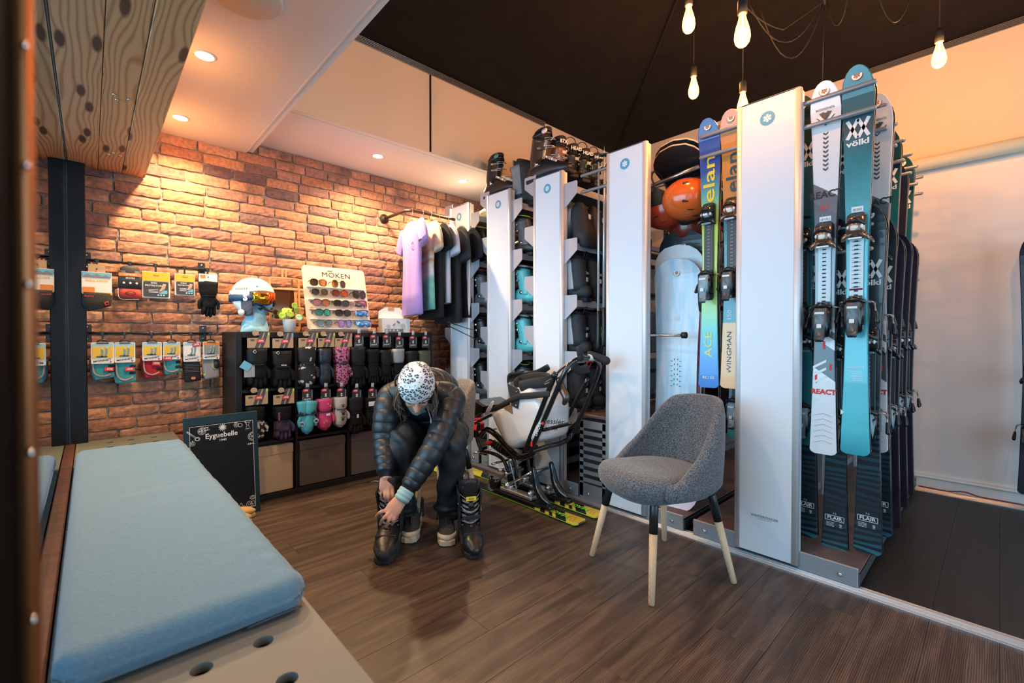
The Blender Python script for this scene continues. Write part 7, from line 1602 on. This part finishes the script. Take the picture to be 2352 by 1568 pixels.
# sneakers
CRM = mat('sneaker_cream', (.70, .55, .40), .6, var=(12, .12)); SUP = mat('sneaker_charcoal', (.045, .038, .036), .8, bump=(90, .2)); LAC = mat('sneaker_lace', (.07, .065, .062), .8)
def sneaker(toe, rz, nm='sneaker'):
    s = thing(nm, None, None); s.parent = PE; s.location = V(toe)-PE0; s.rotation_euler = (0, 0, rz); s.scale = (1.06,)*3
    sol = [(-.030, -.270), (.030, -.270), (.036, -.22), (.034, -.14), (.047, -.06), (.038, -.012), (.018, 0), (-.018, 0), (-.038, -.012), (-.047, -.06), (-.034, -.14), (-.036, -.22)]
    M().prism(sol, 0, .034, b=.005).build('sole', CRM, s); m = M(); m.prism([(x*1.02, y*1.01) for x, y in sol], .0, .007); m.build('outsole', BLKM, s)
    m = M(); m.tube([(0, -.245, .05), (0, -.19, .062), (0, -.12, .06), (0, -.06, .045), (0, -.028, .038)], [(.028, .035), (.036, .048), (.040, .040), (.043, .026), (.034, .014)], 16, k=3, rnd=True, pw=.85); m.build('upper', SUP, s)
    m = M(); m.tube([(0, -.215, .06), (0, -.212, .11), (0, -.205, .150)], [(.034, .050), (.034, .046), (.038, .048)], 16, k=3, up=(1, 0, 0)); m.build('ankle', SUP, s)
    m = M(); m.tube([(-.042, -.085, .040), (-.037, -.030, .044), (0, -.007, .042), (.037, -.030, .044), (.042, -.085, .040)], [(.006, .006), (.008, .014), (.010, .016), (.008, .014), (.006, .006)], 8, k=4, rnd=True); m.build('toe_bumper', CRM, s)
    m = M()
    for k in range(6):
        y = -.085-.020*k; z = .078+.011*k; m.tube([(-.028, y, z-.010), (0, y+.004, z+.004), (.028, y-.012, z-.004)], .0026, 5, k=3); m.tube([(.028, y, z-.010), (0, y+.004, z+.006), (-.028, y-.012, z-.004)], .0026, 5, k=3)
    m.tube([(-.012, -.075, .072), (0, -.078, .076), (.0, -.19, .142), (0, -.175, .160)], [(.018, .004)]*2, 8, k=3); m.build('laces', LAC, s)
    for e in (-1, 1): M().tube([(e*.036, -.12, .055), (e*.040, -.16, .075), (e*.036, -.215, .085)], [(.002, .006)]*2, 6, k=3).build('side_stripe', CRM, s)
sneaker(P(1028, 1257, Z=0)+V((0, 0, .0)), R(148)); sneaker(P(938, 1250, Z=0), R(140))
# ================================================ sit ski on its two skis
SK = thing('sit_ski', 'sit ski with a white bucket seat and black tube frame mounted on two skis', 'sit ski', (2.155, 2.05, 0)); SO = V((2.155, 2.05, 0))
def K_(px, py, X): return P(px, py, X=X)-SO
S_SIT = sheet('topsheet_black_yellow', [(0, (.80, .58, .06)), (.07, (.012, .012, .014)), (.10, (.012, .012, .014)), (.115, (.78, .55, .08)), (.13, (.012, .012, .014)), (.145, (.78, .55, .08)), (.165, (.012, .012, .014)), (.19, (.78, .55, .08)), (.215, (.012, .012, .014)), (.66, (.75, .65, .03)), (.76, (.02, .02, .02)), (.78, (.75, .65, .03)), (.93, (.02, .02, .02))], L=1.72, k=.55)
sitm = skimesh(1.72, .108, .074, .118, [S_SIT, EDGE, SBASE, mat('edge_lime', (.35, .85, .05), .5)], hook=.05, round_tail=.5)
GRN = mat('green_text', (.25, .75, .04), .5)
BOOTP = mat('clamp_black', (.010, .010, .011), .2, coat=.5)
for x, yy in ((2.075, 1.640), (2.245, 1.625)):
    o = put('ski', sitm, SK, V((x, yy, .014))-SO); o.rotation_euler = MX(((0, -1, 0), (0, 0, 1), (-1, 0, 0))).to_euler()
    text('REACT', .048, GRN, o, (-.0095, 0, .165), tuple((Euler(RF).to_matrix() @ Euler((0, 0, PI/2)).to_matrix()).to_euler()), bold=.03); text('HERO', .060, YEL, o, (-.0098, 0, .30), tuple((Euler(RF).to_matrix() @ Euler((0, 0, PI/2)).to_matrix()).to_euler()), bold=.03)
    q = M()
    for k in range(3): z = .035+.022*k; q.prism([(-.040, z), (0, z+.014), (.040, z), (.040, z+.002), (0, z+.016), (-.040, z+.002)], 0, .0008)
    q.build('chevron_print', mat('chevron_brown', (.45, .30, .05), .5), o, (-.0085, 0, 0), RF)
    b = V((x, 0, 0))-SO
    def bx(nm, y, z, d, m_, bv=.004, T_=None): return M().box((0, 0, 0), d, 0, bv).build(nm, m_, SK, b+V((0, y, z)), T_ or (0, 0, 0))
    bx('mount_plate', 2.17, .055, (.060, .30, .022), ALU); bx('base_plate', 2.17, .030, (.070, .42, .020), BLK)
    # black toe clamp with a tall hooked lever, and a heel block
    q = M(); q.tube([(0, 1.90, .045), (0, 1.95, .075), (0, 1.995, .130), (0, 2.015, .200), (0, 2.03, .245)], [(.030, .016), (.033, .030), (.026, .026), (.020, .020), (.018, .014)], 12, k=4, up=(1, 0, 0), rnd=True); q.box((0, 1.93, .035), (.064, .14, .026), 0, .008); q.build('toe_clamp', BOOTP, SK, b)
    q = M(); q.box((0, 2.40, .060), (.066, .075, .075), 0, .014); q.tube([(-.03, 2.42, .07), (0, 2.45, .10), (.03, 2.42, .07)], .010, 8, k=3); q.build('heel_block', BOOTP, SK, b)
    for y in (2.05, 2.27): M().tube([(-.028, y, .08), (.028, y, .08)], .013, 12).build('clamp_roller', CHR, SK, b); M().lathe([(.018, .062), (.018, .09), (.010, .10)], 14).build('plate_bolt', STEEL, SK, b+V((0, y, 0)))
    M().tube([(0, 2.27, .085), (.0, 2.14, .16), (0, 2.06, .21)], [.009, .007], 8).build('link_rod', STEEL, SK, b)
for (y, z) in ((2.06, .21), (2.12, .155), (2.30, .150)): M().tube([V((2.075, y, z))-SO, V((2.245, y, z))-SO], .011, 12).build('cross_axle', STEEL, SK)
def tb(nm, pts, r, m_=BOOTP, X=2.155, k=4, n=12): return M().tube([K_(a, b_, X) if not hasattr(a, 'x') else a for a, b_ in pts], r, n, k=k, rnd=True).build(nm, m_, SK)
# rocker frame and suspension
for X in (2.09, 2.22):
    tb('rocker_tube', [(1105, 1000), (1118, 986), (1141, 1000), (1165, 1027), (1192, 1050), (1216, 1046), (1230, 1028)], [.019, .021, .022, .020], X=X); tb('lower_arm', [(1106, 1036), (1135, 1042), (1156, 1056), (1167, 1082)], [.012, .013, .012], X=X)
    tb('swing_arm', [(1180, 1052), (1186, 1085), (1190, 1115)], .012, X=X); tb('rear_link', [(1212, 1050), (1216, 1082), (1222, 1108)], .011, X=X); tb('front_link', [(1106, 1036), (1096, 1005), (1100, 975)], .014, X=X)
    tb('stay', [(1166, 1080), (1150, 1098), (1142, 1112)], .008, STEEL, X=X); tb('diagonal_link', [(1172, 1062), (1180, 1095), (1186, 1120)], .006, STEEL, X=X)
for p in ((1108, 1036), (1120, 988), (1165, 1075), (1190, 1052), (1214, 1048), (1189, 1112), (1150, 1060)):
    a = K_(*p, 2.155); M().tube([a-V((.085, 0, 0)), a+V((.085, 0, 0))], .008, 10).build('pivot_bolt', CHR, SK)
tb('shock_absorber', [(1126, 1014), (1150, 1030), (1178, 1048)], [.020, .024, .020], BLKM); q = M(); A = K_(1132, 1018, 2.155); B = K_(1172, 1044, 2.155)
ax = (B-A).normalized(); s1 = ax.cross(V((1, 0, 0))).normalized()
q.tube([A.lerp(B, k/84)+(V((1, 0, 0))*math.cos(k*.52)+s1*math.sin(k*.52))*.028 for k in range(85)], .0036, 5); q.build('coil_spring', mat('spring_black', (.03, .03, .03), .3, .6), SK)
M().box((0, 0, 0), (.05, .05, .03), 0, .01).build('red_reservoir', RED, SK, K_(1124, 1017, 2.12))
# bucket seat: side profile swept across its width
prof = [(1194, 889), (1222, 886), (1256, 885), (1266, 898), (1284, 912), (1294, 930), (1294, 965), (1290, 998), (1262, 1008), (1234, 1013), (1210, 1024), (1192, 1027), (1176, 1020), (1160, 1006), (1140, 978), (1126, 956), (1134, 945), (1152, 938), (1172, 934), (1186, 930)]
pp = [K_(a, b_, 1.985+(a-1126)/168*.21) for a, b_ in prof]; cy_ = sum(p.y for p in pp)/len(pp); cz_ = sum(p.z for p in pp)/len(pp)
sp = catmull([V((0, p.y, p.z)) for p in pp]+[V((0, pp[0].y, pp[0].z))], 3)[:-1]
rings = []
for (x, s_) in ((-.150, .02), (-.150, .66), (-.146, .84), (-.132, .95), (-.10, 1), (0, 1.02), (.10, 1), (.132, .95), (.146, .84), (.150, .62), (.150, .02)): rings.append([(x-.025, cy_+(p.y-cy_)*s_, cz_+(p.z-cz_)*s_) for p in sp])
BUC = mat('bucket_white', (.80, .78, .78), .22, coat=.5); m = M(); m.loft(rings, 0, True, True); m.build('bucket', BUC, SK)
m = M()
for z_, e in ((.012, 0),):
    pts = [K_(1196, 890, 1.985), K_(1225, 884, 2.02), K_(1258, 880, 2.08), K_(1262, 872, 2.20), K_(1232, 868, 2.26), K_(1196, 876, 2.22), K_(1184, 886, 2.08)]
    m.tube([p+V((0, 0, .01)) for p in pts], [(.012, .035)]*2, 10, k=5, closed=False, rnd=True)
m.build('padded_rim', BLKM, SK)
m = M(); m.tube([K_(1166, 871, 2.02), K_(1172, 866, 2.15), K_(1200, 862, 2.28), K_(1232, 858, 2.30), K_(1260, 842, 2.30)], [(.006, .030), (.006, .034), (.006, .022)], 10, k=4, rnd=True); m.build('back_flap', BLK, SK)
FL = [(1165, 880), (1192, 893), (1193, 912), (1189, 938), (1176, 932), (1170, 905)]
m = M(); c = [K_(a, b_, 1.972) for a, b_ in FL]; m.prism([(p.y, p.z) for p in c], 0, .006, b=.001); m.build('hip_flap', mat('flap_grey', (.035, .035, .04), .5), SK, (1.970-SO.x, 0, 0), MX(((0, 0, 1), (1, 0, 0), (0, 1, 0))).to_euler())
for p in ((1186, 900), (1186, 916), (1185, 931)): M().ell(K_(*p, 1.966), (.004, .006, .006), 8).build('stud', CHR, SK)
m = M(); m.tube([K_(1130, 942, 2.0), K_(1160, 925, 1.97), K_(1190, 911, 1.962), K_(1222, 908, 1.966), K_(1262, 904, 1.97)], [(.014, .004), (.015, .004), (.020, .004), (.018, .004)], 8, k=5, up=(1, 0, 0)); m.build('lap_belt', BLKM, SK)
m = M(); c = [K_(*p, 1.98) for p in ((1156, 936), (1176, 927), (1178, 950))]; m.prism([(p.y, p.z) for p in c], 0, .004); m.build('brown_gusset', mat('gusset_brown', (.25, .15, .08), .6), SK, (1.974-SO.x, 0, 0), MX(((0, 0, 1), (1, 0, 0), (0, 1, 0))).to_euler())
# foot cover at the front
m = M(); c = [K_(*p, 2.155) for p in ((1102, 962), (1103, 918), (1122, 914), (1146, 928), (1140, 944), (1118, 956))]; m.prism([(p.y, p.z) for p in c], -.13, .13, b=.012); m.build('foot_cover', BOOTP, SK, (0, 0, 0), MX(((0, 0, 1), (1, 0, 0), (0, 1, 0))).to_euler())
m = M(); m.tube([K_(1118, 950, 2.01), K_(1124, 938, 2.0), K_(1132, 922, 2.0)], [(.006, .016), (.008, .020), (.005, .010)], 10, k=3, up=(1, 0, 0), rnd=True); m.build('white_buckle', PAPER, SK); tb('footrest_arm', [(1092, 972), (1110, 962), (1128, 953)], .010, X=2.03); M().box((0, 0, 0), (.06, .10, .07), 0, .01).build('red_block', RED, SK, K_(1098, 978, 2.2))
# push handle: two near uprights and a loop that comes back on the far side
tb('upright_tube', [(1207, 1032), (1240, 948), (1274, 862)], .0155, X=1.99, k=2); M().tube([K_(1271, 866, 1.99), K_(1276, 857, 1.99)], .019, 12).build('tube_end', BLK, SK)
M().tube([K_(1219, 1036, 1.985), K_(1258, 945, 1.99), K_(1292, 866, 2.0), K_(1308, 838, 2.03), K_(1334, 822, 2.10), K_(1362, 823, 2.22), K_(1376, 838, 2.30), K_(1370, 868, 2.32), K_(1345, 930, 2.32), K_(1318, 990, 2.32), K_(1300, 1012, 2.26), K_(1262, 1024, 2.10), K_(1222, 1035, 1.99)], .0150, 12, k=6, rnd=True).build('handle_loop', BOOTP, SK)
M().tube([K_(1328, 822, 2.085), K_(1338, 820, 2.12)], .0175, 12).build('tape_white', PAPER, SK); M().tube([K_(1352, 820, 2.17), K_(1362, 822, 2.22)], .0175, 12).build('tape_white', PAPER, SK)
tb('cross_bar', [(1246, 988), (1310, 972)], .011, X=2.0, k=1)
M().tube([K_(1288, 992, 2.32), K_(1330, 905, 2.32), K_(1352, 868, 2.32)], .013, 10, k=2).build('far_upright', BOOTP, SK)
m = M(); m.tube([K_(1316, 838, 2.16), K_(1330, 850, 2.22), K_(1352, 846, 2.26)], [(.006, .030)]*2, 10, k=4, up=(1, 0, 0), rnd=True); m.build('head_band', BLKM, SK)
m = M(); m.tube([K_(1284, 870, 2.02), K_(1290, 890, 2.03), K_(1300, 912, 2.02), K_(1296, 926, 2.02)], [(.014, .020), (.022, .026), (.018, .022), (.012, .014)], 12, k=3, rnd=True); m.build('clamp_bracket', mat('bracket_dark_metal', (.12, .10, .09), .3, .8), SK); tb('steel_hook', [(1252, 880), (1270, 868), (1288, 848), (1304, 836)], .008, CHR, X=2.03)
m = M(); m.tube([K_(1330, 800, 2.06), K_(1334, 822, 2.08)], [.016, .020], 12, rnd=True); m.tube([K_(1355, 812, 2.2), K_(1392, 828, 2.24)], [.018, .026], 12, rnd=True); m.build('grip_pad', BLKM, SK)
text('tessier', .046, INK, SK, K_(1272, 968, 1.983), (PI/2, 0, -PI/2+R(26)), bold=.012, shear=.2); M().prism(circ(.010, 10), 0, .002).build('red_dot', RED, SK, K_(1247, 972, 1.975), (PI/2, 0, -PI/2)); text('SCARVER', .022, INK, SK, K_(1264, 985, 1.985), (PI/2, 0, -PI/2+R(26)), bold=.01)
text('UNIQUE', .026, INKW, SK, K_(1236, 985, 1.972), (PI/2, R(-66), -PI/2), bold=.02); M().box((0, 0, 0), (.003, .014, .03), 0, .001).build('red_sticker', RED, SK, K_(1221, 1020, 1.969))
for p in ((1159, 989), (1168, 984)): M().ell(K_(*p, 1.99), (.008, .008, .008), 10).build('bucket_bolt', CHR, SK)
